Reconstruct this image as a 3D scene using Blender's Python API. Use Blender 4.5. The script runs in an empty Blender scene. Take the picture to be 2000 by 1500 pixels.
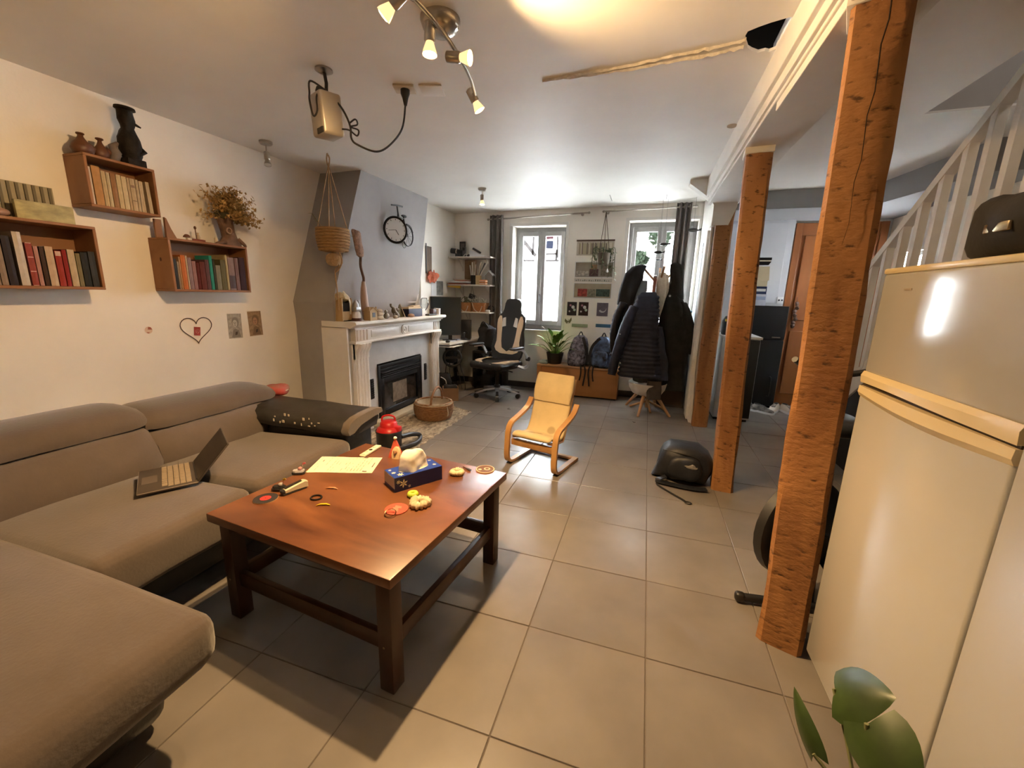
import bpy, bmesh, math, random
from mathutils import Vector, Matrix, noise
PI = math.pi
random.seed(7)
S = bpy.context.scene
COL = S.collection
# ------------------------------------------------------------------ camera
cam_d = bpy.data.cameras.new('camera'); cam = bpy.data.objects.new('camera', cam_d); COL.objects.link(cam)
cam_d.sensor_width = 36.0; cam_d.lens = 805.3 / 2000 * 36; cam_d.clip_start = 0.02; cam_d.clip_end = 200
_a, _b, _c = 0.3077, 0.2155, 0.0258
_f = Vector((-math.sin(_a) * math.cos(_b), math.cos(_a) * math.cos(_b), -math.sin(_b)))
_r = Vector((math.cos(_a), math.sin(_a), 0)); _u = _r.cross(_f)
_r2 = _r * math.cos(_c) + _u * math.sin(_c); _u2 = -_r * math.sin(_c) + _u * math.cos(_c)
M = Matrix((_r2, _u2, -_f)).transposed().to_4x4(); M.translation = Vector((-0.110, -0.936, 1.315))
cam.matrix_world = M
S.camera = cam
# ------------------------------------------------------------------ world, exposure
W = bpy.data.worlds.new('world'); S.world = W; W.use_nodes = True
_bg = W.node_tree.nodes['Background']; _bg.inputs[0].default_value = (0.88, 0.94, 1.0, 1); _bg.inputs[1].default_value = 72.0
S.view_settings.view_transform = 'Standard'; S.view_settings.look = 'None'
S.view_settings.exposure = 0.25; S.view_settings.gamma = 1.0
try: S.view_settings.use_curve_mapping = False
except Exception: pass
S.cycles.use_denoising = True
S.cycles.max_bounces = 10; S.cycles.diffuse_bounces = 6; S.cycles.transparent_max_bounces = 12
S.cycles.sample_clamp_indirect = 0.0
S.cycles.caustics_reflective = False; S.cycles.caustics_refractive = False
for _i, (_x, _w) in enumerate(((-1.57, 0.74), (0.0, 0.80), (None, 0.7))):      # daylight portals in the two window openings
    _l = bpy.data.lights.new('daylight_portal', 'AREA'); _l.shape = 'RECTANGLE'; _l.size = _w; _l.size_y = 1.4
    _l.cycles.is_portal = True
    _o = bpy.data.objects.new('daylight_portal', _l); COL.objects.link(_o); 
    if _x is None: _l.size_y = 0.8; _o.location = (2.62, 4.525, 1.625); _o.rotation_euler = (0, PI / 2, 0); _l.size = 0.46; _l.size_y = 0.46
    else: _o.location = (_x, 5.02, 1.52); _o.rotation_euler = (-PI / 2, 0, 0)
WARM = (1.0, 0.63, 0.285)
# ------------------------------------------------------------------ materials
MATS = {}
def mat(name, col, rough=0.6, metal=0.0, var=0.0, scale=8.0, bump=0.0, bscale=None, col2=None, stretch=None, spec=None, sheen=0.0, emit=None, trans=0.0, detail=4.0, coat=0.0):
    """plain procedural surface: base colour mixed with a second tone by noise, optional bump"""
    if name in MATS: return MATS[name]
    m = bpy.data.materials.new(name); m.use_nodes = True; nt = m.node_tree; N = nt.nodes; L = nt.links
    b = N['Principled BSDF']; b.inputs['Roughness'].default_value = rough; b.inputs['Metallic'].default_value = metal
    b.inputs['Base Color'].default_value = (*col, 1)
    if spec is not None: b.inputs['Specular IOR Level'].default_value = spec
    if sheen: b.inputs['Sheen Weight'].default_value = sheen
    if coat: b.inputs['Coat Weight'].default_value = coat; b.inputs['Coat Roughness'].default_value = 0.15
    if trans: b.inputs['Transmission Weight'].default_value = trans
    if emit: b.inputs['Emission Color'].default_value = (*emit[0], 1); b.inputs['Emission Strength'].default_value = emit[1]
    if var or col2 or bump:
        tc = N.new('ShaderNodeTexCoord'); mp = N.new('ShaderNodeMapping'); L.new(tc.outputs['Object'], mp.inputs[0])
        if stretch: mp.inputs['Scale'].default_value = stretch
        nz = N.new('ShaderNodeTexNoise'); nz.inputs['Scale'].default_value = scale; nz.inputs['Detail'].default_value = detail; nz.inputs['Roughness'].default_value = 0.6
        L.new(mp.outputs[0], nz.inputs['Vector'])
        if var or col2:
            rp = N.new('ShaderNodeValToRGB')
            c2 = col2 if col2 else tuple(max(0, c * (1 - var)) for c in col)
            c1 = col if col2 else tuple(min(1, c * (1 + var)) for c in col)
            rp.color_ramp.elements[0].position = 0.32; rp.color_ramp.elements[0].color = (*c2, 1)
            rp.color_ramp.elements[1].position = 0.68; rp.color_ramp.elements[1].color = (*c1, 1)
            L.new(nz.outputs['Fac'], rp.inputs[0]); L.new(rp.outputs[0], b.inputs['Base Color'])
        if bump:
            n2 = nz
            if bscale:
                n2 = N.new('ShaderNodeTexNoise'); n2.inputs['Scale'].default_value = bscale; n2.inputs['Detail'].default_value = 3; L.new(mp.outputs[0], n2.inputs['Vector'])
            bp = N.new('ShaderNodeBump'); bp.inputs['Strength'].default_value = bump; bp.inputs['Distance'].default_value = 0.01
            L.new(n2.outputs['Fac'], bp.inputs['Height']); L.new(bp.outputs[0], b.inputs['Normal'])
    MATS[name] = m
    return m
def wood(name, c1, c2, axis=2, scale=6.0, ratio=0.08, rough=0.55, bump=0.25, knots=False, coat=0.0):
    """timber: noise stretched along one axis; optional dark knots and pits"""
    if name in MATS: return MATS[name]
    m = bpy.data.materials.new(name); m.use_nodes = True; nt = m.node_tree; N = nt.nodes; L = nt.links
    b = N['Principled BSDF']; b.inputs['Roughness'].default_value = rough
    if coat: b.inputs['Coat Weight'].default_value = coat; b.inputs['Coat Roughness'].default_value = 0.2
    tc = N.new('ShaderNodeTexCoord'); mp = N.new('ShaderNodeMapping'); L.new(tc.outputs['Object'], mp.inputs[0])
    sc = [1, 1, 1]; sc[axis] = ratio; mp.inputs['Scale'].default_value = sc
    nz = N.new('ShaderNodeTexNoise'); nz.inputs['Scale'].default_value = scale; nz.inputs['Detail'].default_value = 8; nz.inputs['Distortion'].default_value = 0.6
    L.new(mp.outputs[0], nz.inputs['Vector'])
    rp = N.new('ShaderNodeValToRGB'); rp.color_ramp.elements[0].position = 0.3; rp.color_ramp.elements[0].color = (*c2, 1)
    rp.color_ramp.elements[1].position = 0.7; rp.color_ramp.elements[1].color = (*c1, 1); L.new(nz.outputs['Fac'], rp.inputs[0])
    out = rp.outputs[0]; hsrc = nz.outputs['Fac']
    if knots:
        m2 = N.new('ShaderNodeMapping'); L.new(tc.outputs['Object'], m2.inputs[0]); s2 = [1, 1, 1]; s2[axis] = 2.0; m2.inputs['Scale'].default_value = s2
        n2 = N.new('ShaderNodeTexNoise'); n2.inputs['Scale'].default_value = 24; n2.inputs['Detail'].default_value = 5; n2.inputs['Roughness'].default_value = 0.55; L.new(m2.outputs[0], n2.inputs['Vector'])
        r2 = N.new('ShaderNodeValToRGB'); r2.color_ramp.elements[0].position = 0.30; r2.color_ramp.elements[0].color = (0.06, 0.025, 0.010, 1)
        r2.color_ramp.elements[1].position = 0.42; r2.color_ramp.elements[1].color = (1, 1, 1, 1); L.new(n2.outputs['Fac'], r2.inputs[0])
        mx = N.new('ShaderNodeMixRGB'); mx.blend_type = 'MULTIPLY'; mx.inputs[0].default_value = 0.78; L.new(out, mx.inputs[1]); L.new(r2.outputs[0], mx.inputs[2]); out = mx.outputs[0]
        ad = N.new('ShaderNodeMath'); ad.operation = 'ADD'; L.new(nz.outputs['Fac'], ad.inputs[0]); L.new(n2.outputs['Fac'], ad.inputs[1]); hsrc = ad.outputs[0]
    L.new(out, b.inputs['Base Color'])
    bp = N.new('ShaderNodeBump'); bp.inputs['Strength'].default_value = bump; bp.inputs['Distance'].default_value = 0.01; L.new(hsrc, bp.inputs['Height']); L.new(bp.outputs[0], b.inputs['Normal'])
    MATS[name] = m
    return m
def glow(name, col, strength):
    if name in MATS: return MATS[name]
    m = bpy.data.materials.new(name); m.use_nodes = True; N = m.node_tree.nodes; b = N['Principled BSDF']
    b.inputs['Base Color'].default_value = (*col, 1); b.inputs['Emission Color'].default_value = (*col, 1); b.inputs['Emission Strength'].default_value = strength
    MATS[name] = m; return m
def pane_mat(name, film):
    if name in MATS: return MATS[name]
    m = bpy.data.materials.new(name); m.use_nodes = True; nt = m.node_tree; N = nt.nodes; L = nt.links
    N.remove(N['Principled BSDF']); out = N['Material Output']
    tr = N.new('ShaderNodeBsdfTransparent'); mx = N.new('ShaderNodeMixShader')
    if film:
        t2 = N.new('ShaderNodeBsdfTranslucent'); t2.inputs[0].default_value = (0.97, 0.98, 0.97, 1); mx.inputs[0].default_value = 0.78
        L.new(tr.outputs[0], mx.inputs[1]); L.new(t2.outputs[0], mx.inputs[2])
    else:
        g = N.new('ShaderNodeBsdfGlossy'); g.inputs['Roughness'].default_value = 0.02; mx.inputs[0].default_value = 0.05
        L.new(tr.outputs[0], mx.inputs[1]); L.new(g.outputs[0], mx.inputs[2])
    L.new(mx.outputs[0], out.inputs[0]); MATS[name] = m; return m
# ------------------------------------------------------------------ mesh builder
class MB:
    """collects shapes into one bmesh; build() links it as ONE mesh object"""
    def __init__(s): s.bm = bmesh.new(); s.mi = 0; s.mats = None
    def _tag(s, faces):
        for f in faces: f.material_index = s.mi
    def face(s, pts):
        f = s.bm.faces.new([s.bm.verts.new(p) for p in pts]); s._tag([f]); return f
    def box(s, x0, x1, y0, y1, z0, z1, r=0.0, seg=2, rot=None, at=None, taper=None):
        g = bmesh.ops.create_cube(s.bm, size=1.0); vs = g['verts']
        c = Vector(((x0 + x1) / 2, (y0 + y1) / 2, (z0 + z1) / 2)); d = Vector((x1 - x0, y1 - y0, z1 - z0))
        for v in vs:
            p = Vector((v.co.x * d.x, v.co.y * d.y, v.co.z * d.z))
            if taper and v.co.z > 0: p.x *= taper; p.y *= taper
            v.co = p + c
        fs = list({f for v in vs for f in v.link_faces})
        if r > 0:
            es = list({e for v in vs for e in v.link_edges})
            bb = bmesh.ops.bevel(s.bm, geom=es, offset=r, segments=seg, profile=0.5, affect='EDGES', clamp_overlap=True)
            allf = set(bb['faces']); allv = {v for f in allf for v in f.verts}
            allf |= {f for v in allv for f in v.link_faces}; vs = list({v for f in allf for v in f.verts}); fs = list(allf)
        s._tag(fs)
        if rot is not None:
            piv = Vector(at) if at is not None else c
            bmesh.ops.rotate(s.bm, verts=vs, cent=piv, matrix=rot)
        return vs
    def loft(s, rings, cap=True, closed=True):
        R = [[s.bm.verts.new(p) for p in r] for r in rings]; n = len(R[0]); fs = []
        for a, b in zip(R, R[1:]):
            for i in range(n if closed else n - 1):
                j = (i + 1) % n
                try: fs.append(s.bm.faces.new((a[i], a[j], b[j], b[i])))
                except ValueError: pass
        if cap and closed:
            for r in (R[0][::-1], R[-1]):
                try: fs.append(s.bm.faces.new(r))
                except ValueError: pass
        s._tag(fs); return [v for r in R for v in r]
    def lathe(s, prof, c=(0, 0, 0), n=20, cap=True, sx=1.0, sy=1.0):
        return s.loft([[(c[0] + r * sx * math.cos(2 * PI * i / n), c[1] + r * sy * math.sin(2 * PI * i / n), c[2] + z) for i in range(n)] for r, z in prof], cap)
    def tube(s, pts, r, n=8, cap=True):
        P = [Vector(p) for p in pts]; rr = r if isinstance(r, (list, tuple)) else [r] * len(P)
        rings = []; up = None
        for i, q in enumerate(P):
            t = (P[min(i + 1, len(P) - 1)] - P[max(i - 1, 0)])
            t = t.normalized() if t.length > 1e-9 else Vector((0, 0, 1))
            if up is None:
                up = Vector((0, 0, 1)) if abs(t.z) < 0.9 else Vector((1, 0, 0))
            a = t.cross(up); a = a.normalized() if a.length > 1e-6 else t.orthogonal().normalized()
            b = a.cross(t).normalized(); up = b
            rings.append([q + a * (rr[i] * math.cos(2 * PI * k / n)) + b * (rr[i] * math.sin(2 * PI * k / n)) for k in range(n)])
        return s.loft(rings, cap)
    def strip(s, pts, w, th, up=(0, 0, 1)):
        """flat band of width w and thickness th following pts; up = the side the flat faces"""
        P = [Vector(p) for p in pts]; rings = []
        for i, q in enumerate(P):
            t = (P[min(i + 1, len(P) - 1)] - P[max(i - 1, 0)]).normalized()
            u = Vector(up[i] if isinstance(up, list) else up); a = t.cross(u).normalized(); b = a.cross(t).normalized()
            rings.append([q + a * w / 2 + b * th / 2, q - a * w / 2 + b * th / 2, q - a * w / 2 - b * th / 2, q + a * w / 2 - b * th / 2])
        return s.loft(rings)
    def sup(s, c, d, e1=0.5, e2=0.5, nu=16, nv=10):
        """superellipsoid, half sizes d: cushions, pads, bulbs"""
        sg = lambda v, e: math.copysign(abs(v) ** e, v)
        rings = []
        for j in range(nv + 1):
            ph = -PI / 2 + PI * j / nv; ph = max(min(ph, PI / 2 - 0.03), -PI / 2 + 0.03)
            rings.append([(c[0] + d[0] * sg(math.cos(ph), e1) * sg(math.cos(2 * PI * i / nu), e2), c[1] + d[1] * sg(math.cos(ph), e1) * sg(math.sin(2 * PI * i / nu), e2), c[2] + d[2] * sg(math.sin(ph), e1)) for i in range(nu)])
        return s.loft(rings)
    def prism(s, poly, axis, a0, a1):
        """polygon (2D) extruded along an axis from a0 to a1; for axis 1 poly is (x,z), axis 0 (y,z), axis 2 (x,y)"""
        def P(p, a):
            return (a, p[0], p[1]) if axis == 0 else (p[0], a, p[1]) if axis == 1 else (p[0], p[1], a)
        return s.loft([[P(p, a0) for p in poly], [P(p, a1) for p in poly]])
    def disc(s, c, r, th, n=20, nrm=(0, 0, 1)):
        q = Vector((0, 0, 1)).rotation_difference(Vector(nrm)).to_matrix()
        C = Vector(c)
        return s.loft([[C + q @ Vector((r * math.cos(2 * PI * i / n), r * math.sin(2 * PI * i / n), z)) for i in range(n)] for z in (0, th)])
    def torus(s, c, R, r, n=20, m=8, rot=None, sx=1, sy=1):
        rings = []
        q = rot if rot is not None else Matrix.Identity(3)
        for i in range(n + 1):
            t = 2 * PI * i / n
            rings.append([Vector(c) + q @ Vector(((R + r * math.cos(2 * PI * k / m)) * math.cos(t) * sx, (R + r * math.cos(2 * PI * k / m)) * math.sin(t) * sy, r * math.sin(2 * PI * k / m))) for k in range(m)])
        return s.loft(rings, cap=False)
    def xf(s, verts, mtx):
        for v in set(verts): v.co = mtx @ v.co
    def jitter(s, amt, sc, verts=None, axes=(1, 1, 1), seed=0.0):
        for v in (verts or s.bm.verts):
            p = v.co * sc + Vector((seed, seed * 1.7, seed * 0.3)); d = noise.noise_vector(p)
            v.co += Vector((d.x * amt * axes[0], d.y * amt * axes[1], d.z * amt * axes[2]))
    def subdiv(s, cuts=1):
        bmesh.ops.subdivide_edges(s.bm, edges=list(s.bm.edges), cuts=cuts, use_grid_fill=True)
    def mesh(s, name, m, smooth=None, off=None):
        if off is not None: bmesh.ops.translate(s.bm, verts=list(s.bm.verts), vec=-Vector(off))
        bmesh.ops.remove_doubles(s.bm, verts=list(s.bm.verts), dist=1e-5)
        bmesh.ops.recalc_face_normals(s.bm, faces=list(s.bm.faces))
        me = bpy.data.meshes.new(name); s.bm.to_mesh(me); s.bm.free()
        for k in (m if isinstance(m, (list, tuple)) else [m]): me.materials.append(k)
        if smooth is not None:
            me.polygons.foreach_set('use_smooth', [True] * len(me.polygons))
            if smooth < 180:
                try: me.set_sharp_from_angle(angle=math.radians(smooth))
                except Exception: pass
        me.update(); return me
def link(name, me, parent=None):
    o = bpy.data.objects.new(name, me); COL.objects.link(o)
    if parent is not None: o.parent = parent
    return o
def tag(o, label, cat, group=None, kind=None):
    if label: o['label'] = label
    if cat: o['category'] = cat
    if group: o['group'] = group
    if kind: o['kind'] = kind
    return o
def struct(name, mb, m, parent=None, smooth=None, label=None):
    o = link(name, mb.mesh(name, m, smooth), parent)
    if parent is None: o['kind'] = 'structure'
    if label: o['label'] = label
    return o
class Thing:
    """an Empty at the thing's base; parts are given in local coordinates, or in world ones with world=True"""
    def __init__(s, name, label, cat, loc=(0, 0, 0), rz=0.0, group=None):
        o = bpy.data.objects.new(name, None); COL.objects.link(o); o.empty_display_size = 0.05
        o.location = loc; o.rotation_euler = (0, 0, rz); s.o = o; s.loc = Vector(loc); tag(o, label, cat, group)
    def part(s, name, mb, m, smooth=35, parent=None, world=False, label=None):
        o = link(name, mb.mesh(name, m, smooth, s.loc if world else None), parent or s.o)
        if label: o['label'] = label
        return o
def single(name, mb, m, label, cat, base, group=None, smooth=35, world=True, rz=0.0):
    """a thing that is one mesh, its origin at its base"""
    o = link(name, mb.mesh(name, m, smooth, base if world else None)); o.location = base; o.rotation_euler = (0, 0, rz)
    return tag(o, label, cat, group)
def copy_tree(o, parent=None):
    c = o.copy(); COL.objects.link(c); c.parent = parent
    for ch in list(o.children): copy_tree(ch, c)
    return c
def RZ(a): return Matrix.Rotation(a, 3, 'Z')
def RX(a): return Matrix.Rotation(a, 3, 'X')
def RY(a): return Matrix.Rotation(a, 3, 'Y')
def bez(p, n=8):
    """smooth curve through points (Catmull-Rom)"""
    P = [Vector(q) for q in p]; out = []
    for i in range(len(P) - 1):
        a, b, c, d = P[max(i - 1, 0)], P[i], P[i + 1], P[min(i + 2, len(P) - 1)]
        for k in range(n):
            t = k / n; out.append(0.5 * ((2 * b) + (c - a) * t + (2 * a - 5 * b + 4 * c - d) * t * t + (3 * b - a - 3 * c + d) * t ** 3))
    out.append(P[-1]); return out
def text_part(name, s, size, m, parent, loc, rot, ext=0.0004, label=None, align='CENTER'):
    cu = bpy.data.curves.new(name, 'FONT'); cu.body = s; cu.size = size; cu.extrude = ext; cu.align_x = align; cu.align_y = 'CENTER'
    o = bpy.data.objects.new(name, cu); COL.objects.link(o); dg = bpy.context.evaluated_depsgraph_get()
    me = bpy.data.meshes.new_from_object(o.evaluated_get(dg)); bpy.data.objects.remove(o); bpy.data.curves.remove(cu)
    me.materials.clear(); me.materials.append(m)
    q = link(name, me, parent); q.location = loc; q.rotation_euler = rot
    if label: q['label'] = label
    return q
def cz(x, y): return 2.372 + 0.012 * x + 0.011 * y      # the old ceiling is slightly out of level
# ================================================================== STRUCTURE
WHITE = mat('white_plaster', (0.84, 0.80, 0.73), 0.85, var=0.03, scale=3, bump=0.06, bscale=60)
CEIL = mat('ceiling_paint', (0.80, 0.78, 0.74), 0.62, var=0.03, scale=2, bump=0.03, bscale=40)
GREYP = mat('grey_breast_paint', (0.36, 0.345, 0.345), 0.8, var=0.05, scale=4, bump=0.04, bscale=50)
TRIMG = mat('window_grey_paint', (0.30, 0.30, 0.30), 0.5, var=0.06, scale=12)
GROUT = mat('grout', (0.13, 0.11, 0.095), 0.9)
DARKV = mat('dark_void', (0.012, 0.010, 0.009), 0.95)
FX0, FX1, FY0, FY1 = -3.12, 2.45, -2.6, 5.10
# floor: grout bed with every tile its own piece
mb = MB(); mb.box(-3.3, 2.7, -2.8, 5.3, -0.12, -0.003); floor = struct('floor', mb, GROUT)
def tile_mat():
    m = bpy.data.materials.new('stone_tile'); m.use_nodes = True; nt = m.node_tree; N = nt.nodes; L = nt.links; b = N['Principled BSDF']
    g = N.new('ShaderNodeNewGeometry'); oi = N.new('ShaderNodeObjectInfo')
    n1 = N.new('ShaderNodeTexNoise'); n1.inputs['Scale'].default_value = 3.2; n1.inputs['Detail'].default_value = 6; L.new(g.outputs['Position'], n1.inputs['Vector'])
    rp = N.new('ShaderNodeValToRGB'); rp.color_ramp.elements[0].position = 0.3; rp.color_ramp.elements[0].color = (0.160, 0.144, 0.130, 1)
    rp.color_ramp.elements[1].position = 0.7; rp.color_ramp.elements[1].color = (0.220, 0.198, 0.178, 1); L.new(n1.outputs['Fac'], rp.inputs[0])
    hs = N.new('ShaderNodeHueSaturation'); mr = N.new('ShaderNodeMapRange'); mr.inputs[3].default_value = 0.92; mr.inputs[4].default_value = 1.08
    L.new(oi.outputs['Random'], mr.inputs[0]); L.new(mr.outputs[0], hs.inputs['Value']); L.new(rp.outputs[0], hs.inputs['Color']); L.new(hs.outputs[0], b.inputs['Base Color'])
    n2 = N.new('ShaderNodeTexNoise'); n2.inputs['Scale'].default_value = 5; n2.inputs['Detail'].default_value = 4; L.new(g.outputs['Position'], n2.inputs['Vector'])
    m2 = N.new('ShaderNodeMapRange'); m2.inputs[3].default_value = 0.22; m2.inputs[4].default_value = 0.42; L.new(n2.outputs['Fac'], m2.inputs[0]); L.new(m2.outputs[0], b.inputs['Roughness'])
    bp = N.new('ShaderNodeBump'); bp.inputs['Strength'].default_value = 0.04; bp.inputs['Distance'].default_value = 0.01; L.new(n1.outputs['Fac'], bp.inputs['Height']); L.new(bp.outputs[0], b.inputs['Normal'])
    return m
TILE = tile_mat()
T = 0.45; cache = {}
for i in range(-8, 7):
    for j in range(-3, 13):
        x0, x1 = max(i * T, FX0) + 0.002, min((i + 1) * T, FX1) - 0.002
        y0, y1 = max(j * T, FY0) + 0.002, min((j + 1) * T, FY1 + 0.0) - 0.002
        if x1 - x0 < 0.02 or y1 - y0 < 0.02: continue
        if y1 < -1.3 and True: continue
        key = (round(x1 - x0, 3), round(y1 - y0, 3))
        if key not in cache:
            mb = MB(); w, d = key; mb.box(-w / 2, w / 2, -d / 2, d / 2, -0.02, 0.0, r=0.0015, seg=1); cache[key] = mb.mesh('tile', TILE)
        o = link('tile', cache[key], floor); o.location = ((x0 + x1) / 2, (y0 + y1) / 2, 0.0006 * math.sin(i * 3.7 + j * 2.3))
mb = MB(); mb.box(FX0, FX1, FY0, -1.35, -0.02, 0.0)
struct('tile_field', mb, TILE, floor, label='rest of the tiled floor')['kind'] = 'stuff'
# ceiling with the broken hole by the beam and the stairwell opening
def ring_edges(bm, pts):
    vs = [bm.verts.new(p) for p in pts]
    return [bm.edges.new((vs[k], vs[(k + 1) % len(vs)])) for k in range(len(vs))]
mb = MB(); bm = mb.bm
hole = [(0.175, 1.255), (0.180, 1.215), (0.215, 1.195), (0.255, 1.178), (0.312, 1.162), (0.330, 1.165), (0.330, 1.385), (0.300, 1.405), (0.282, 1.392), (0.255, 1.398), (0.225, 1.370), (0.205, 1.345), (0.190, 1.30)]
well = [(1.345, -1.1), (2.43, -1.1), (2.43, 2.40), (1.345, 2.40)]
out = [(-3.3, -2.8), (2.6, -2.8), (2.6, 5.3), (-3.3, 5.3)]
es = []
for poly in (out, hole, well): es += ring_edges(bm, [(x, y, cz(x, y)) for x, y in poly])
bmesh.ops.triangle_fill(bm, use_beauty=True, use_dissolve=False, edges=es)
ex = bmesh.ops.extrude_face_region(bm, geom=list(bm.faces))
bmesh.ops.translate(bm, verts=[v for v in ex['geom'] if isinstance(v, bmesh.types.BMVert)], vec=(0, 0, 0.012))
ceiling = struct('ceiling', mb, CEIL)
mb = MB()                                                                 # cavity above the hole, its shade painted in near-black
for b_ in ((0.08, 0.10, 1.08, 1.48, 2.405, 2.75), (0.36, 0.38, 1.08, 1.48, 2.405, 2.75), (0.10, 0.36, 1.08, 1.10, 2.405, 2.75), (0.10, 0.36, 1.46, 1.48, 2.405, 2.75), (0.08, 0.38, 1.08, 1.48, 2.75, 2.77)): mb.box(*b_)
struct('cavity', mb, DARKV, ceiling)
# rough unpainted plaster seam running from the hole along the ceiling
PLAST = mat('rough_plaster', (0.66, 0.62, 0.56), 0.95, var=0.2, scale=30, bump=0.6, bscale=50)
mb = MB()
pts = [(-0.72, 1.362, 0.010), (-0.55, 1.362, 0.018), (-0.36, 1.359, 0.03), (-0.18, 1.345, 0.042), (-0.02, 1.330, 0.05), (0.10, 1.316, 0.05), (0.185, 1.300, 0.055)]
pts = bez(pts, 6); random.seed(3)
for side, sg in ((0, 1), (1, -1)):
    rings = []
    for p in pts:
        w = max(p.z, 0.006); jx = random.uniform(-0.006, 0.006); cy = p.y + sg * w * 0.5 + jx
        z = cz(p.x, cy); rings.append([(p.x, cy - w * 0.22, z + 0.003), (p.x, cy, z - 0.006 - random.random() * 0.006), (p.x, cy + w * 0.22, z + 0.003)])
    mb.loft(rings, cap=False, closed=False)
struct('plaster_ridge', mb, PLAST, ceiling, smooth=60)
mb = MB()
for (x0, y0, x1, y1) in ((-0.62, 4.05, -0.58, 4.35), (-0.02, 4.2, -0.015, 4.42)):
    mb.box(x0, x0 + 0.006, y0, y1, cz(x0, y0) - 0.002, cz(x0, y0) + 0.01)
struct('crack', mb, mat('crack', (0.35, 0.33, 0.30), 0.9), ceiling)
# stair shaft above the opening
UPW = mat('upstairs_paint', (0.42, 0.40, 0.39), 0.9)
mb = MB()
for (xa, xb, ya, yb) in ((1.235, 1.335, -1.21, 2.51), (1.335, 2.54, 2.41, 2.51), (1.335, 2.54, -1.21, -1.11), (2.44, 2.54, -1.11, 2.41)):
    mb.loft([[(x, y, cz(x, y) + 0.005) for x, y in ((xa, ya), (xb, ya), (xb, yb), (xa, yb))], [(x, y, 3.7) for x, y in ((xa, ya), (xb, ya), (xb, yb), (xa, yb))]])
mb.box(1.2, 2.55, -1.25, 2.55, 3.7, 3.8)
struct('wall_stairwell', mb, UPW)
# outer walls
mb = MB(); mb.box(-3.30, -3.12, -2.8, 3.70, 0, 2.6); struct('wall_left', mb, WHITE)
mb = MB(); mb.box(-3.30, -2.80, 3.70, 4.86, 0, 2.6); struct('wall_alcove', mb, WHITE)
mb = MB(); mb.box(-3.30, 2.6, -2.78, -2.6, 0, 2.6); struct('wall_near', mb, WHITE)
mb = MB(); mb.box(2.45, 2.6, -2.7, 4.30, 0, 2.6); mb.box(2.45, 2.6, 4.75, 5.3, 0, 2.6); mb.box(2.45, 2.6, 4.30, 4.75, 0, 1.40); mb.box(2.45, 2.6, 4.30, 4.75, 1.85, 2.6); struct('wall_right', mb, WHITE)
mb = MB(); mb.box(0.42, 2.6, 5.10, 5.25, 0, 2.6); struct('wall_far', mb, mat('far_wall_paint', (0.66, 0.66, 0.66), 0.8, var=0.03, scale=3))
# back wall with two deep window openings
WIN = [(-1.935, -1.205, 0.835, 2.205), (-0.415, 0.385, 0.835, 2.235)]
mb = MB(); y0, y1 = 4.68, 4.98
xs = [-2.85, WIN[0][0], WIN[0][1], WIN[1][0], WIN[1][1], 0.56]
for k in (0, 2, 4): mb.box(xs[k], xs[k + 1], y0, y1, 0, 2.6)
for w in WIN: mb.box(w[0], w[1], y0, y1, 0, w[2]); mb.box(w[0], w[1], y0, y1, w[3], 2.6)
struct('wall_back', mb, WHITE)
mb = MB(); mb.box(-2.78, 0.42, 4.665, 4.681, 0, 0.08, r=0.002, seg=1); struct('baseboard_back', mb, mat('dark_skirting', (0.06, 0.055, 0.055), 0.5))
mb = MB(); mb.box(-2.801, -2.786, 3.74, 4.66, 0, 0.08, r=0.002, seg=1); struct('baseboard_alcove', mb, MATS['dark_skirting'])
# stub wall beside the right window, with its corbel
STUB = mat('stub_plaster', (0.78, 0.76, 0.72), 0.85, var=0.03, scale=5, bump=0.12, bscale=20)
mb = MB(); mb.box(0.42, 0.56, 3.74, 4.70, 0, 2.5)
stub = struct('wall_stub', mb, STUB)
mb = MB(); mb.prism([(0.40, 2.0), (0.545, 2.0), (0.60, 2.16), (0.60, 2.44), (0.17, 2.44), (0.17, 2.38), (0.36, 2.24), (0.40, 2.18)], 1, 3.60, 3.74)
struct('trim_4', mb, STUB)
mb = MB(); mb.box(0.395, 0.42, 3.80, 4.02, 0.02, 1.98); struct('panel', mb, STUB, stub)
mb = MB(); mb.box(0.400, 0.42, 4.12, 4.40, 0.9, 1.9, r=0.003); struct('panel', mb, mat('shutter_blue_grey', (0.45, 0.50, 0.58), 0.6), stub)
mb = MB(); mb.disc((0.399, 4.06, 1.82), 0.035, 0.012, nrm=(-1, 0, 0)); struct('thermostat', mb, mat('white_plastic', (0.8, 0.8, 0.8), 0.35), stub)
mb = MB(); mb.loft([[(0.440, 3.715, 0.0), (0.455, 3.71, 0.0), (0.455, 3.74, 0.0), (0.44, 3.74, 0.0)], [(0.388, 3.715, 0.55), (0.425, 3.71, 0.55), (0.425, 3.74, 0.55), (0.388, 3.74, 0.55)], [(0.405, 3.715, 0.66), (0.425, 3.71, 0.66), (0.425, 3.74, 0.66), (0.405, 3.74, 0.66)], [(0.415, 3.715, 2.0), (0.43, 3.71, 2.0), (0.43, 3.74, 2.0), (0.415, 3.74, 2.0)]])
struct('plaster_edge', mb, STUB, stub)
# white boxed beam over the posts
mb = MB(); mb.box(0.36, 0.62, -2.6, 3.72, 2.20, 2.46, r=0.004); beam = struct('trim_beam', mb, STUB)
mb = MB(); mb.box(0.325, 0.36, -2.6, 3.64, 2.26, 2.45, r=0.004); struct('moulding', mb, STUB, beam)
mb = MB(); mb.box(0.345, 0.37, -2.6, 3.64, 2.215, 2.265, r=0.003); struct('moulding', mb, STUB, beam)
mb = MB(); mb.box(0.37, 0.61, -2.6, 1.45, 2.165, 2.205, r=0.003); struct('board', mb, STUB, beam)
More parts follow.
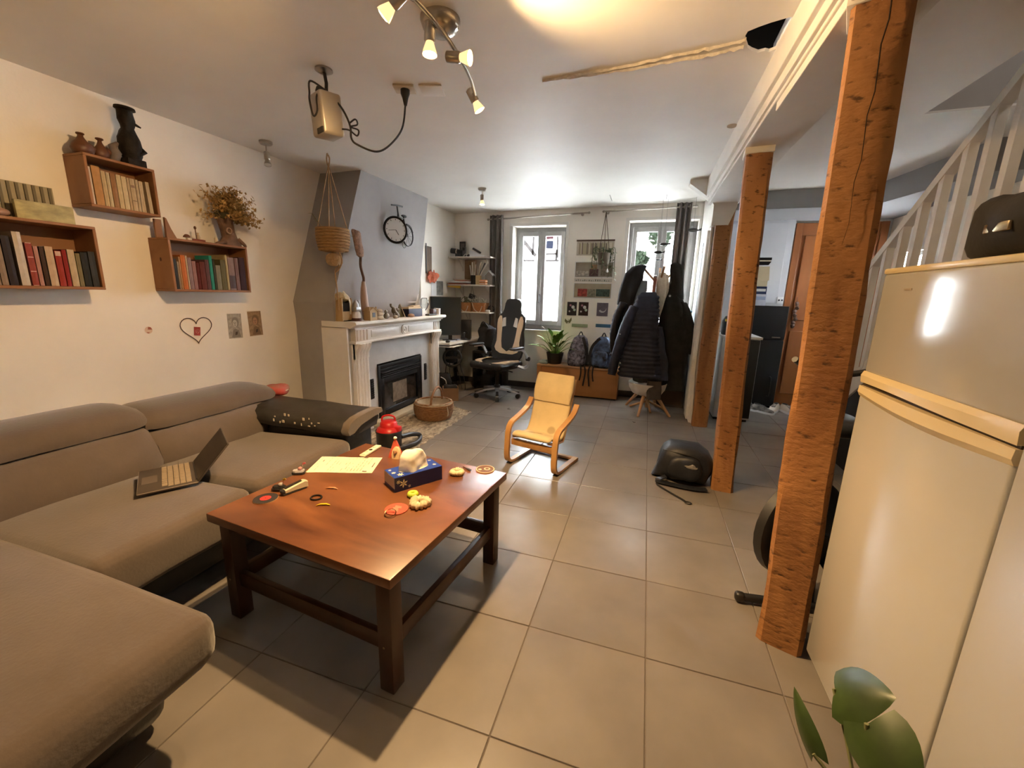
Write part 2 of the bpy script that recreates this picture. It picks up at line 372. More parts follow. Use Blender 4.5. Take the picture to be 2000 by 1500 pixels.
# kitchen side: grey lintel, soffit, doors
LINT = mat('lintel_grey', (0.33, 0.33, 0.34), 0.8)
mb = MB(); mb.box(0.62, 2.45, 4.28, 5.1, 2.25, 2.5); struct('trim_1', mb, LINT)
mb = MB(); mb.loft([[(1.90, 4.28, 2.25), (2.45, 4.28, 2.25), (2.45, 4.28, 2.5), (1.90, 4.28, 2.5)], [(2.05, 3.0, 2.22), (2.45, 3.0, 2.22), (2.45, 3.0, 2.5), (2.05, 3.0, 2.5)]]); struct('trim_2', mb, LINT)
ORW = wood('orange_door_wood', (0.42, 0.155, 0.045), (0.26, 0.085, 0.025), 2, 5, 0.12, 0.4)
mb = MB(); mb.box(1.49, 2.40, 5.06, 5.10, 0, 2.22); door = struct('door_1', mb, ORW)
for (x0, x1) in ((1.49, 1.56), (1.93, 1.97), (2.33, 2.40)):
    mb = MB(); mb.box(x0, x1, 5.035, 5.062, 0, 2.22, r=0.004); struct('door_frame', mb, ORW, door)
for (x0, x1) in ((1.60, 1.90), (2.00, 2.30)):
    for (z0, z1) in ((0.15, 0.95), (1.08, 2.08)):
        mb = MB(); mb.box(x0, x1, 5.045, 5.062, z0, z1, r=0.01); struct('door_panel', mb, ORW, door)
mb = MB(); mb.tube([(1.91, 5.06, 1.02), (1.91, 5.02, 1.02), (1.83, 5.02, 1.02)], 0.008); struct('door_handle', mb, mat('dark_metal', (0.05, 0.05, 0.05), 0.35, 0.8), door)
# tall white built-in cupboard face between black fridge and door
mb = MB(); mb.box(0.62, 1.47, 5.0, 5.10, 0, 2.25); cup = struct('trim_3', mb, mat('cool_white_panel', (0.62, 0.63, 0.66), 0.5))
for (x0, x1) in ((0.63, 1.03), (1.04, 1.40)):
    mb = MB(); mb.box(x0, x1, 4.985, 5.0, 1.28, 2.22, r=0.003); struct('cupboard_panel', mb, MATS['cool_white_panel'], cup)
# ------------------------------------------------------------------ windows
CLEAR, FILM = pane_mat('clear_pane', False), pane_mat('film_pane', True)
for n, (x0, x1, z0, z1) in enumerate(WIN):
    yf = 4.86; fr = 0.045
    mb = MB()
    mb.box(x0, x0 + fr, yf, yf + 0.07, z0, z1); mb.box(x1 - fr, x1, yf, yf + 0.07, z0, z1); mb.box(x0 + fr, x1 - fr, yf, yf + 0.07, z0, z0 + 0.05); mb.box(x0 + fr, x1 - fr, yf, yf + 0.07, z1 - 0.05, z1)
    w = struct('window_%d' % (n + 1), mb, TRIMG)
    xm = (x0 + x1) / 2
    for k, (a, b) in enumerate(((x0 + fr, xm), (xm, x1 - fr))):
        st = 0.052; lo, hi = z0 + 0.05, z1 - 0.05; a += 0.002; b -= 0.002
        mb = MB(); ys = yf - 0.018
        mb.box(a, a + st, ys, ys + 0.05, lo, hi, r=0.004, seg=1); mb.box(b - st, b, ys, ys + 0.05, lo, hi, r=0.004, seg=1)
        mb.box(a + st, b - st, ys, ys + 0.05, lo, lo + 0.07, r=0.004, seg=1); mb.box(a + st, b - st, ys, ys + 0.05, hi - 0.06, hi, r=0.004, seg=1)
        sash = struct('sash', mb, TRIMG, w)
        zc = 1.70
        mb = MB(); mb.box(a + st, b - st, ys + 0.022, ys + 0.026, zc, hi - 0.06); struct('pane', mb, CLEAR, sash, label='clear upper pane')
        mb = MB(); mb.box(a + st, b - st, ys + 0.022, ys + 0.026, lo + 0.07, zc); struct('frosted_pane', mb, FILM, sash, label='white frosted lower pane')
        if k == 0:
            mb = MB(); mb.box(b - 0.012, b + 0.012, ys - 0.012, ys + 0.002, lo, hi, r=0.003, seg=1); struct('meeting_strip', mb, TRIMG, w)
            mb = MB(); mb.box(b - 0.01, b + 0.012, ys - 0.028, ys - 0.012, 1.20, 1.32, r=0.004, seg=1); mb.tube([(b, ys - 0.025, 1.30), (b, ys - 0.055, 1.30), (b, ys - 0.055, 1.20)], 0.007); struct('window_handle', mb, MATS['dark_metal'], w)
    mb = MB(); mb.box(x0, x1, 4.66, 4.86, z0 - 0.022, z0, r=0.004); struct('window_sill', mb, STUB, w)
    ARCH = mat('architrave_white', (0.74, 0.72, 0.68), 0.6)
    mb = MB(); mb.box(x0 - 0.045, x0, 4.668, 4.68, z0 - 0.02, z1); mb.box(x1, x1 + 0.03, 4.668, 4.68, z0 - 0.02, z1); mb.box(x0 - 0.045, x1 + 0.03, 4.664, 4.682, z1, z1 + 0.035); struct('window_trim', mb, ARCH, w)
# small kitchen window in the right wall, glimpsed through the balusters
mb = MB(); mb.box(2.50, 2.56, 4.30, 4.34, 1.40, 1.85); mb.box(2.50, 2.56, 4.71, 4.75, 1.40, 1.85); mb.box(2.50, 2.56, 4.34, 4.71, 1.40, 1.44); mb.box(2.50, 2.56, 4.34, 4.71, 1.81, 1.85); w3 = struct('window_3', mb, TRIMG)
mb = MB(); mb.box(2.528, 2.532, 4.34, 4.71, 1.44, 1.81); struct('pane', mb, FILM, w3, label='white frosted pane')
mb = MB(); mb.box(2.515, 2.545, 4.51, 4.54, 1.44, 1.81); struct('mullion', mb, TRIMG, w3)
# ================================================================== CHIMNEY BREAST AND FIREPLACE
mb = MB()
def q4(x0, x1, y0, y1, z): return [(x0, y0, z), (x1, y0, z), (x1, y1, z), (x0, y1, z)]
mb.loft([q4(-3.15, -2.70, 2.05, 3.46, 0.0), q4(-3.15, -2.70, 2.045, 3.46, 1.05), q4(-3.15, -2.69, 2.03, 3.45, 1.20), q4(-3.15, -2.67, 2.505, 3.70, 2.45)])
breast = struct('wall_chimney', mb, GREYP)
WPAINT = mat('white_gloss_paint', (0.80, 0.78, 0.75), 0.42, var=0.03, scale=10, bump=0.05, bscale=25)
GSLAB = mat('grey_hearth_slab', (0.47, 0.47, 0.47), 0.6, var=0.07, scale=7)
t = Thing('fireplace', 'white fluted fireplace surround with a mantel shelf and black fire insert', 'fireplace', (-2.66, 2.9, 0))
P = lambda *a, **k: t.part(*a, world=True, **k)
mb = MB(); mb.box(-2.84, -2.60, 2.06, 2.16, 0, 0.99); mb.box(-2.84, -2.60, 3.60, 3.69, 0, 0.99); mb.box(-2.73, -2.60, 2.16, 3.60, 0.60, 0.99); mb.box(-2.73, -2.60, 2.16, 2.478, 0, 0.60); mb.box(-2.73, -2.60, 3.318, 3.60, 0, 0.60)
P('slab', mb, GSLAB, smooth=None)
mb = MB(); mb.box(-2.845, -2.575, 2.045, 2.06, 0.0, 0.99); P('side_panel', mb, WPAINT)
mb = MB(); mb.prism([(-2.84, 0.985), (-2.53, 0.985), (-2.515, 1.0), (-2.49, 1.005), (-2.475, 1.018), (-2.475, 1.032), (-2.485, 1.04), (-2.84, 1.04)], 1, 2.045, 3.74); P('mantel_shelf', mb, WPAINT)
mb = MB(); mb.box(-2.62, -2.545, 2.12, 3.70, 0.855, 0.987, r=0.003); mb.box(-2.62, -2.53, 2.10, 3.715, 0.84, 0.862, r=0.006); mb.box(-2.62, -2.532, 2.10, 3.715, 0.968, 0.987, r=0.006)
fz = P('frieze', mb, WPAINT)
mb = MB(); mb.box(-2.548, -2.538, 2.34, 2.80, 0.885, 0.950, r=0.004); mb.box(-2.548, -2.538, 2.98, 3.48, 0.885, 0.950, r=0.004); P('frieze_panel', mb, WPAINT, parent=fz)
mb = MB(); mb.disc((-2.546, 2.89, 0.918), 0.05, 0.012, nrm=(1, 0, 0)); mb.torus((-2.534, 2.89, 0.918), 0.034, 0.007, rot=RY(PI / 2)); mb.sup((-2.534, 2.89, 0.918), (0.008, 0.014, 0.014), 1, 1); P('medallion', mb, WPAINT, parent=fz)
for (a, b) in ((2.12, 2.31), (3.52, 3.70)):
    mb = MB(); mb.box(-2.62, -2.56, a, b, 0, 0.84, r=0.003); mb.box(-2.62, -2.545, a - 0.008, b + 0.008, 0, 0.10, r=0.004)
    mb.prism([(-2.58, 0.70), (-2.555, 0.70), (-2.553, 0.76), (-2.525, 0.81), (-2.52, 0.842), (-2.58, 0.842)], 1, a, b)
    p = P('pilaster', mb, WPAINT)
    for k in range(4):
        yy = a + 0.028 + k * (b - a - 0.056) / 3
        mb = MB(); mb.tube([(-2.562, yy, 0.12), (-2.562, yy, 0.70), (-2.553, yy, 0.76), (-2.525, yy, 0.805), (-2.520, yy, 0.84)], 0.0155, 8); P('flute', mb, WPAINT, parent=p)
        mb = MB(); mb.tube([(-2.547, yy, 0.868), (-2.547, yy, 0.962)], 0.0135, 8); P('flute', mb, WPAINT, parent=p)
IRON = mat('black_iron', (0.012, 0.012, 0.013), 0.38, 0.3)
for yy in (2.385, 3.415):
    mb = MB(); mb.box(-2.602, -2.592, yy - 0.026, yy + 0.026, 0.27, 0.47, r=0.003); v = P('air_slot', mb, IRON)
    for k in range(8):
        mb = MB(); mb.box(-2.594, -2.587, yy - 0.02, yy + 0.02, 0.285 + k * 0.0225, 0.295 + k * 0.0225); P('slat', mb, IRON, parent=v)
mb = MB(); mb.box(-2.74, -2.585, 2.48, 2.515, 0.015, 0.585, r=0.004); mb.box(-2.74, -2.585, 3.28, 3.315, 0.015, 0.585, r=0.004); mb.box(-2.74, -2.585, 2.515, 3.28, 0.545, 0.585, r=0.004); mb.box(-2.74, -2.585, 2.515, 3.28, 0.015, 0.05, r=0.004); mb.box(-2.745, -2.735, 2.49, 3.30, 0.02, 0.58)
ins = P('insert', mb, IRON)
for k, z in enumerate((0.452, 0.474, 0.496)):
    mb = MB(); mb.box(-2.63, -2.580 + 0.004 * k, 2.525, 3.27, z, z + 0.014, r=0.004); P('louvre', mb, IRON, parent=ins)
mb = MB(); mb.box(-2.64, -2.592, 2.517, 3.278, 0.512, 0.543, r=0.004); P('hood', mb, IRON, parent=ins)
mb = MB()
for (a, b, c, d) in ((2.517, 2.575, 0.055, 0.445), (3.22, 3.278, 0.055, 0.445), (2.575, 3.22, 0.055, 0.11), (2.575, 3.22, 0.395, 0.445)): mb.box(-2.62, -2.588, a, b, c, d, r=0.004)
dr = P('fire_door', mb, IRON)
mb = MB(); mb.box(-2.615, -2.611, 2.575, 3.22, 0.11, 0.395)
P('door_glass', mb, mat('sooty_glass', (0.05, 0.04, 0.035), 0.08, trans=0.0, col2=(0.012, 0.010, 0.009), scale=5), parent=dr)
mb = MB(); mb.box(-2.611, -2.609, 2.75, 3.02, 0.15, 0.36); P('soot_mark', mb, mat('soot_haze', (0.20, 0.15, 0.11), 0.25, var=0.4, scale=9), parent=dr)
mb = MB(); mb.tube([(-2.588, 3.255, 0.20), (-2.57, 3.255, 0.20), (-2.57, 3.255, 0.28), (-2.588, 3.255, 0.28)], 0.006); P('door_handle', mb, MATS['dark_metal'], parent=dr)
mb = MB(); mb.box(-2.585, -2.47, 2.35, 3.45, 0, 0.05, r=0.006); P('hearth_kerb', mb, mat('cream_kerb', (0.52, 0.45, 0.33), 0.6, var=0.1))
# ================================================================== POSTS
POST = wood('old_post_wood', (0.47, 0.225, 0.078), (0.20, 0.080, 0.027), 2, 5.5, 0.22, 0.6, 0.5, knots=True)
def post(label, base, w, d, rz, top, h, capz, seed):
    t = Thing('wooden_post', label, 'post', (base[0], base[1], 0), 0, 'wooden posts under the white beam')
    mb = MB(); rings = []; n = 26
    for k in range(n + 1):
        f = k / n; z = f * h; c = Vector((top[0] * f, top[1] * f, 0)); ch = 0.016
        x, y = w / 2, d / 2
        oct_ = [(-x + ch, -y), (0, -y - 0.002), (x - ch, -y), (x, -y + ch), (x, y - ch), (x - ch, y), (-x + ch, y), (-x, y - ch), (-x, -y + ch)]
        r = []
        for i, (a, b) in enumerate(oct_):
            nz = noise.noise(Vector((i * 1.3 + seed, z * 3.0, seed))) * 0.008 + noise.noise(Vector((i * 2.1, z * 11.0, seed))) * 0.004
            v = RZ(rz) @ Vector((a * (1 + nz / w * 2), b * (1 + nz / d * 2), 0)); r.append((v.x + c.x, v.y + c.y, z))
        rings.append(r)
    mb.loft(rings); t.part('shaft', mb, POST, smooth=30)
    mb = MB(); mb.box(-w * 0.56, w * 0.56, -d * 0.56, d * 0.56, h - 0.01, capz, r=0.004, rot=RZ(rz), at=(0, 0, h)); p = t.part('cap', mb, STUB, label='white plaster cap'); p.location = (top[0], top[1], 0)
    return t
p3t = post('thickest knotty brown post, nearest, beside the white fridge', (0.515, 0.735), 0.150, 0.150, -0.36, (-0.045, 0.01), 2.165, 2.19, 1.0)
mb = MB(); mb.tube([(0.012 + 0.004 * math.sin(k * 2.1) - 0.001 * k, -0.0775, 2.15 - k * 0.06) for k in range(12)], [0.0022 - 0.00016 * k for k in range(12)], 5); c = p3t.part('crack', mb, mat('post_crack', (0.02, 0.01, 0.005), 0.9)); c.rotation_euler = (0.005, -0.010, -0.36); c.location = (-0.02, 0.0, 0)
post('middle knotty brown post beside the dark backpack on the floor', (0.505, 2.115), 0.140, 0.125, -0.10, (-0.060, 0.0), 2.175, 2.21, 5.0)
post('slimmest, farthest brown post beside the white stub wall', (0.520, 3.655), 0.150, 0.095, 0.05, (-0.005, 0.01), 2.21, 2.25, 9.0)
# ================================================================== SOFA
FAB = mat('taupe_fabric', (0.082, 0.062, 0.050), 0.95, var=0.10, scale=5, bump=0.10, bscale=90, sheen=0.35)
LEA = mat('black_leather', (0.022, 0.020, 0.018), 0.42, var=0.25, scale=14, bump=0.10, bscale=120)
t = Thing('corner_sofa', 'large taupe fabric corner sofa with black leather base and armrest', 'sofa', (-2.4, 0.3, 0))
P = lambda *a, **k: t.part(*a, world=True, **k)
def cushion(x0, x1, y0, y1, z0, z1, r, jit=0.012, seed=0.0, cuts=3, dip=0.0, slope=0.0):
    mb = MB(); mb.box(x0, x1, y0, y1, z0, z1, r=r, seg=4); mb.subdiv(cuts - 1)
    xm, ym = (x0 + x1) / 2, (y0 + y1) / 2
    for v in mb.bm.verts:
        fx = 1 - ((v.co.x - xm) / ((x1 - x0) / 2)) ** 2; fy = 1 - ((v.co.y - ym) / ((y1 - y0) / 2)) ** 2
        if v.co.z > (z0 + z1) / 2: v.co.z += dip * max(fx, 0) * max(fy, 0) + slope * (v.co.x - xm)
    mb.jitter(jit, 3.0, seed=seed)
    return mb
mb = MB(); mb.box(-2.92, -1.93, -1.05, 1.04, 0.035, 0.26, r=0.015); mb.box(-2.6, -1.375, -1.05, -0.275, 0.035, 0.27, r=0.05, seg=4); P('base', mb, LEA, label='black leather base')
for (x, y) in ((-2.0, 0.9), (-2.0, 0.0), (-2.8, 0.9), (-1.48, -0.36), (-1.48, -0.9)):
    mb = MB(); mb.lathe([(0.025, 0), (0.03, 0.04)], (x, y, 0), 12); P('foot', mb, IRON)
for k, (a, b) in enumerate(((-0.24, 0.362), (0.366, 1.035))):
    P('seat_cushion', cushion(-2.60, -1.735, a, b, 0.235, 0.408, 0.05, seed=k * 3.0, dip=0.010, slope=0.055), FAB, smooth=80)
P('chaise_cushion', cushion(-2.62, -1.185, -1.10, -0.215, 0.245, 0.425, 0.065, seed=7.0, dip=0.015), FAB, smooth=80)
for k, (a, b, top, low) in enumerate(((-0.30, 0.430, 0.705, 0.585), (0.436, 1.215, 0.668, 0.555))):
    # lower back cushion leans back
    mb = MB(); n = 18; rings = []
    prof = [(-2.44, 0.33), (-2.415, 0.42), (-2.44, 0.50), (-2.49, low - 0.01), (-2.53, low + 0.005), (-2.70, low + 0.01), (-2.86, low), (-2.92, 0.45), (-2.92, 0.15), (-2.60, 0.20)]
    for j in range(n + 1):
        f = j / n; y = a + (b - a) * f; e = min(1.0, math.sin(PI * min(f, 1 - f) * 2.2 if min(f, 1 - f) < 0.227 else PI / 2)) ** 0.5
        s_ = 0.90 + 0.10 * e; w = 0.006 * math.sin(y * 9 + k)
        rings.append([(-2.70 + (px + 2.70) * s_ + w, y, 0.40 + (pz - 0.40) * (0.94 + 0.06 * e)) for px, pz in prof])
    mb.loft(rings); mb.jitter(0.010, 4.0, seed=k); P('back_cushion', mb, FAB, smooth=60)
    mb = MB(); rings = []
    prof = [(-2.515, low + 0.012), (-2.505, low + 0.05), (-2.53, top - 0.03), (-2.585, top), (-2.70, top + 0.012), (-2.80, top + 0.005), (-2.90, top - 0.03), (-2.92, low + 0.02), (-2.70, low + 0.0)]
    for j in range(n + 1):
        f = j / n; y = a - 0.012 + (b - a + 0.02) * f; e = min(1.0, math.sin(PI / 2 * min(min(f, 1 - f) / 0.14, 1))) ** 0.6
        s_ = 0.72 + 0.28 * e
        rings.append([(-2.71 + (px + 2.71) * (0.88 + 0.12 * e), y, low + 0.03 + (pz - low - 0.03) * s_) for px, pz in prof])
    mb.loft(rings); mb.jitter(0.008, 4.0, seed=k + 20); P('headrest', mb, FAB, smooth=60)
mb = MB(); mb.box(-2.92, -1.80, 1.045, 1.30, 0.035, 0.44, r=0.02, seg=3); ab = P('armrest', mb, LEA, label='black leather armrest')
mb = MB(); rings = []; n = 14
for j in range(n + 1):
    f = j / n; x = -2.88 + (1.13) * f; e = min(1.0, math.sin(PI / 2 * min(f / 0.08, 1))) ** 0.5
    if f > 0.93: e = 0.86 + 0.14 * (1 - (f - 0.93) / 0.07)
    zc = 0.50; prof = [(0.995, 0.455), (0.985, 0.49), (1.01, 0.53), (1.06, 0.552), (1.16, 0.562), (1.26, 0.565), (1.315, 0.55), (1.325, 0.50), (1.30, 0.44), (1.06, 0.425)]
    rings.append([(x, 1.15 + (py - 1.15) * e, zc + (pz - zc) * e + 0.012 * f * 0) for py, pz in prof])
mb.loft(rings); mb.jitter(0.006, 5.0, seed=3); P('armrest_pad', mb, LEA, smooth=60, parent=ab)
mb = MB(); mb.loft([[(x, 1.15 + (py - 1.15) * s_, 0.50 + (pz - 0.50) * s_) for py, pz in [(0.985, 0.462), (0.975, 0.49), (1.00, 0.535), (1.06, 0.556), (1.16, 0.566), (1.26, 0.569), (1.32, 0.555), (1.33, 0.53), (1.24, 0.520), (1.10, 0.50), (1.03, 0.465)]] for x, s_ in ((-1.775, 1.0), (-1.738, 1.0), (-1.727, 0.97))]); P('armrest_front', mb, FAB, parent=ab, smooth=50, label='taupe fabric front edge of armrest')
WORN = mat('worn_leather', (0.45, 0.40, 0.33), 0.8); mb = MB(); random.seed(5)
for k in range(14):
    x = -2.30 + random.random() * 0.36; z = 0.48 + random.random() * 0.05; yb = 0.983 + (z - 0.49) * 0.55 if z > 0.49 else 0.985
    mb.box(x, x + random.uniform(0.004, 0.016), yb - 0.0045, yb - 0.001, z, z + random.uniform(0.004, 0.018))
P('worn_patch', mb, WORN, parent=ab, label='pale scuffs on the leather')['kind'] = 'stuff'
# ================================================================== COFFEE TABLE
TTOP = wood('table_top_wood', (0.235, 0.088, 0.031), (0.075, 0.024, 0.010), 0, 5, 0.40, 0.36, 0.10, coat=0.12)
TLEG = wood('table_leg_wood', (0.065, 0.024, 0.010), (0.035, 0.013, 0.006), 2, 9, 0.10, 0.4, 0.1)
TZ = 0.465
t = Thing('coffee_table', 'square dark red-brown wooden coffee table with lower stretchers', 'table', (-1.168, 0.456, 0), math.radians(-5.7)); table = t
mb = MB(); mb.box(-0.44, 0.44, -0.427, 0.427, 0.430, TZ, r=0.004); t.part('tabletop', mb, TTOP)
mb = MB(); mb.box(-0.40, 0.40, -0.385, -0.365, 0.385, 0.430); mb.box(-0.40, 0.40, 0.365, 0.385, 0.385, 0.430); mb.box(-0.40, -0.38, -0.365, 0.365, 0.385, 0.430); mb.box(0.38, 0.40, -0.365, 0.365, 0.385, 0.430); t.part('apron', mb, TLEG)
for sx in (-1, 1):
    for sy in (-1, 1):
        mb = MB(); mb.box(sx * 0.385 - 0.029, sx * 0.385 + 0.029, sy * 0.372 - 0.029, sy * 0.372 + 0.029, 0, 0.430, r=0.004); lg = t.part('leg', mb, TLEG)
        mb = MB(); mb.disc((sx * 0.385 - 0.004, sy * 0.372 - 0.0295, 0.175), 0.004, 0.001, 8, (0, -1, 0)); t.part('screw_plug', mb, mat('brass_dull', (0.35, 0.25, 0.15), 0.5, 0.4), parent=lg)
for s_ in (-1, 1):
    mb = MB(); mb.box(-0.356, 0.356, s_ * 0.372 - 0.012, s_ * 0.372 + 0.012, 0.145, 0.205, r=0.003); t.part('stretcher', mb, TLEG)
    mb = MB(); mb.box(s_ * 0.385 - 0.012, s_ * 0.385 + 0.012, -0.343, 0.343, 0.145, 0.205, r=0.003); t.part('stretcher', mb, TLEG)
# ================================================================== CHILD'S BENTWOOD ARMCHAIR
BIRCH = wood('birch_veneer', (0.52, 0.29, 0.11), (0.40, 0.20, 0.07), 2, 8, 0.2, 0.35, 0.03, coat=0.2)
t = Thing('child_armchair', 'small bentwood armchair with a stained cream cushion, beyond the coffee table', 'armchair', (-0.855, 1.905, 0), math.radians(-14.5))
for s_ in (-1, 1):
    side = bez([(s_ * 0.205, 0.40, 0.018), (s_ * 0.205, 0.20, 0.018), (s_ * 0.205, 0.07, 0.018), (s_ * 0.205, 0.015, 0.035), (s_ * 0.205, -0.005, 0.09), (s_ * 0.205, 0.0, 0.20), (s_ * 0.205, 0.012, 0.29), (s_ * 0.205, 0.05, 0.335), (s_ * 0.205, 0.12, 0.355), (s_ * 0.205, 0.23, 0.385), (s_ * 0.205, 0.31, 0.42), (s_ * 0.205, 0.36, 0.475)], 5)
    mb = MB(); mb.strip(side, 0.042, 0.020, (0, 1, 0.02)) if False else None
    P_ = [Vector(p) for p in side]; rings = []
    for i, q in enumerate(P_):
        tg = (P_[min(i + 1, len(P_) - 1)] - P_[max(i - 1, 0)]).normalized(); nr = Vector((1, 0, 0)).cross(tg).normalized()
        a = Vector((0.021, 0, 0)); b = nr * 0.010; rings.append([q + a + b, q - a + b, q - a - b, q + a - b])
    mb.loft(rings); t.part('arm_frame', mb, BIRCH, smooth=40)
    mb = MB(); mb.box(s_ * 0.205 - 0.018, s_ * 0.205 + 0.018, 0.02, 0.05, 0.0, 0.008); t.part('foot_pad', mb, IRON)
mb = MB(); mb.box(-0.185, 0.185, 0.02, 0.045, 0.165, 0.215, r=0.004); t.part('front_rail', mb, BIRCH)
mb = MB(); mb.box(-0.185, 0.185, 0.36, 0.40, 0.008, 0.028, r=0.004); t.part('rear_rail', mb, BIRCH)
def canvas():
    m = mat('cream_canvas', (0.62, 0.49, 0.27), 0.9, var=0.06, scale=9, bump=0.12, bscale=35)
    nt = m.node_tree; N = nt.nodes; L = nt.links; b = N['Principled BSDF']; src = b.inputs['Base Color'].links[0].from_socket
    tc = N.new('ShaderNodeTexCoord'); acc = None
    for (c, r) in (((0.055, 0.235, 0.262), 0.036), ((-0.052, 0.10, 0.258), 0.042), ((0.0, 0.13, 0.250), 0.03)):
        d = N.new('ShaderNodeVectorMath'); d.operation = 'DISTANCE'; L.new(tc.outputs['Object'], d.inputs[0]); d.inputs[1].default_value = c
        k = N.new('ShaderNodeMapRange'); k.inputs[1].default_value = r * 0.8; k.inputs[2].default_value = r * 1.2; k.inputs[3].default_value = 0.55; k.inputs[4].default_value = 0.0; L.new(d.outputs['Value'], k.inputs[0])
        if acc is None: acc = k.outputs[0]
        else:
            a = N.new('ShaderNodeMath'); a.operation = 'MAXIMUM'; L.new(acc, a.inputs[0]); L.new(k.outputs[0], a.inputs[1]); acc = a.outputs[0]
    mx = N.new('ShaderNodeMixRGB'); L.new(acc, mx.inputs[0]); L.new(src, mx.inputs[1]); mx.inputs[2].default_value = (0.24, 0.17, 0.09, 1); L.new(mx.outputs[0], b.inputs['Base Color'])
    return m
CANV = canvas()
prof = bez([(-0.015, 0.262), (0.03, 0.272), (0.10, 0.252), (0.18, 0.232), (0.225, 0.240), (0.26, 0.285), (0.30, 0.38), (0.34, 0.49), (0.38, 0.60), (0.405, 0.665)], 4)
def pad(t, name, prof, w, th, m, ends=1, parent=None):
    mb = MB(); rings = []; n = len(prof)
    for i, q in enumerate(prof):
        q = Vector((0, q[0], q[1])); a = Vector((0, prof[min(i + 1, n - 1)][0] - prof[max(i - 1, 0)][0], prof[min(i + 1, n - 1)][1] - prof[max(i - 1, 0)][1])).normalized(); nr = Vector((0, -a.z, a.y))
        f = min(1, math.sin(PI / 2 * min(1, (min(i, n - 1 - i) + 0.35) / 2.5))); hw = w / 2 * (0.93 + 0.07 * f); ht = th / 2 * (0.35 + 0.65 * f)
        rings.append([q + Vector((x * hw, 0, 0)) + nr * (ht * z) for x, z in ((-1, 0), (-0.97, 0.6), (-0.85, 0.95), (-0.4, 1.05), (0, 1.08), (0.4, 1.05), (0.85, 0.95), (0.97, 0.6), (1, 0), (0.97, -0.6), (0.85, -0.95), (0, -1), (-0.85, -0.95), (-0.97, -0.6))])
    mb.loft(rings); mb.jitter(0.004, 12); return t.part(name, mb, m, smooth=60, parent=parent)
cu = pad(t, 'cushion', [(p.x, p.y) for p in [Vector((a[0], a[1], 0)) for a in prof]], 0.325, 0.036, CANV)
pad(t, 'head_pillow', [(0.315, 0.475), (0.325, 0.51), (0.342, 0.56), (0.362, 0.615), (0.38, 0.665), (0.392, 0.690)], 0.335, 0.052, CANV, parent=cu)
mb = MB(); fr = [(-0.16, 0.01, 0.24), (-0.16, 0.19, 0.205), (-0.16, 0.26, 0.25), (-0.16, 0.42, 0.66)]
for s_ in (-1, 1): mb.strip(bez([(s_ * 0.15, y, z) for _, y, z in fr], 5), 0.03, 0.012, (0.0, -0.5, 1))
t.part('back_frame', mb, BIRCH, smooth=40)
# ================================================================== FRIDGE
ENAM = mat('aged_white_enamel', (0.45, 0.44, 0.415), 0.16, var=0.02, scale=2, coat=0.5)
YEL = mat('yellowed_plastic', (0.66, 0.54, 0.32), 0.35)
t = Thing('fridge', 'tall white two-door fridge freezer with yellowed handle band', 'fridge', (0.84, 0.315, 0))
P = lambda *a, **k: t.part(*a, world=True, **k)
mb = MB(); mb.box(0.585, 1.13, 0.02, 0.61, 0.03, 1.395, r=0.008); P('body', mb, ENAM)
mb = MB(); mb.box(0.552, 0.590, 0.018, 0.612, 1.105, 1.400, r=0.009, seg=3); fd = P('freezer_door', mb, ENAM)
mb = MB(); mb.box(0.552, 0.590, 0.018, 0.612, 0.07, 1.035, r=0.009, seg=3); ld = P('fridge_door', mb, ENAM)
mb = MB(); mb.box(0.55, 1.13, 0.015, 0.615, 1.398, 1.415, r=0.006); P('top_trim', mb, YEL)
mb = MB(); n = 16; rings = []
for k in range(n + 1):
    f = k / n; y = 0.612 - 0.594 * f; bulge = 0.018 * math.sin(PI * min(1, f * 1.15))
    rings.append([(0.588, y, 1.073), (0.548 - bulge * 0.6, y, 1.073 + 0.004 * math.sin(f * 5)), (0.546 - bulge * 0.4, y, 1.095), (0.552, y, 1.108), (0.588, y, 1.108)])
mb.loft(rings); P('freezer_handle', mb, YEL, parent=fd, smooth=30, label='yellowed freezer handle strip')
mb = MB(); rings = []
for k in range(n + 1):
    f = k / n; y = 0.612 - 0.594 * f; bulge = 0.022 * math.sin(PI * min(1, f * 1.1)); dz = -0.016 * math.sin(PI * f)
    rings.append([(0.588, y, 1.033 + dz), (0.552, y, 1.030 + dz), (0.546 - bulge * 0.5, y, 1.042 + dz * 0.6), (0.548 - bulge * 0.6, y, 1.062), (0.588, y, 1.062)])
mb.loft(rings); P('door_handle', mb, YEL, parent=ld, smooth=30, label='yellowed fridge handle strip')
mb = MB(); mb.box(0.556, 0.585, 0.02, 0.61, 1.060, 1.076); P('gap_seal', mb, mat('dark_seal', (0.05, 0.035, 0.02), 0.7))
mb = MB(); mb.box(0.5505, 0.553, 0.455, 0.490, 1.351, 1.356); P('badge', mb, mat('badge_grey', (0.35, 0.30, 0.24), 0.4), parent=fd)
mb = MB(); mb.box(0.60, 1.10, 0.04, 0.59, 0.0, 0.032); P('plinth', mb, IRON)
mb = MB(); mb.box(0.562, 1.13, -0.62, 0.012, 0.0, 1.36, r=0.004)
t = Thing('tall_cupboard', 'tall cream cupboard against the near side of the fridge', 'cupboard', (0.84, -0.3, 0)); t.part('carcass', mb, ENAM, world=True)
mb = MB(); mb.box(0.550, 0.562, -0.61, 0.008, 0.08, 1.35, r=0.003); dd = t.part('door', mb, ENAM, world=True)
mb = MB(); mb.sup((0.54, -0.54, 0.85), (0.014, 0.014, 0.014), 1, 1); t.part('knob', mb, YEL, world=True, parent=dd)
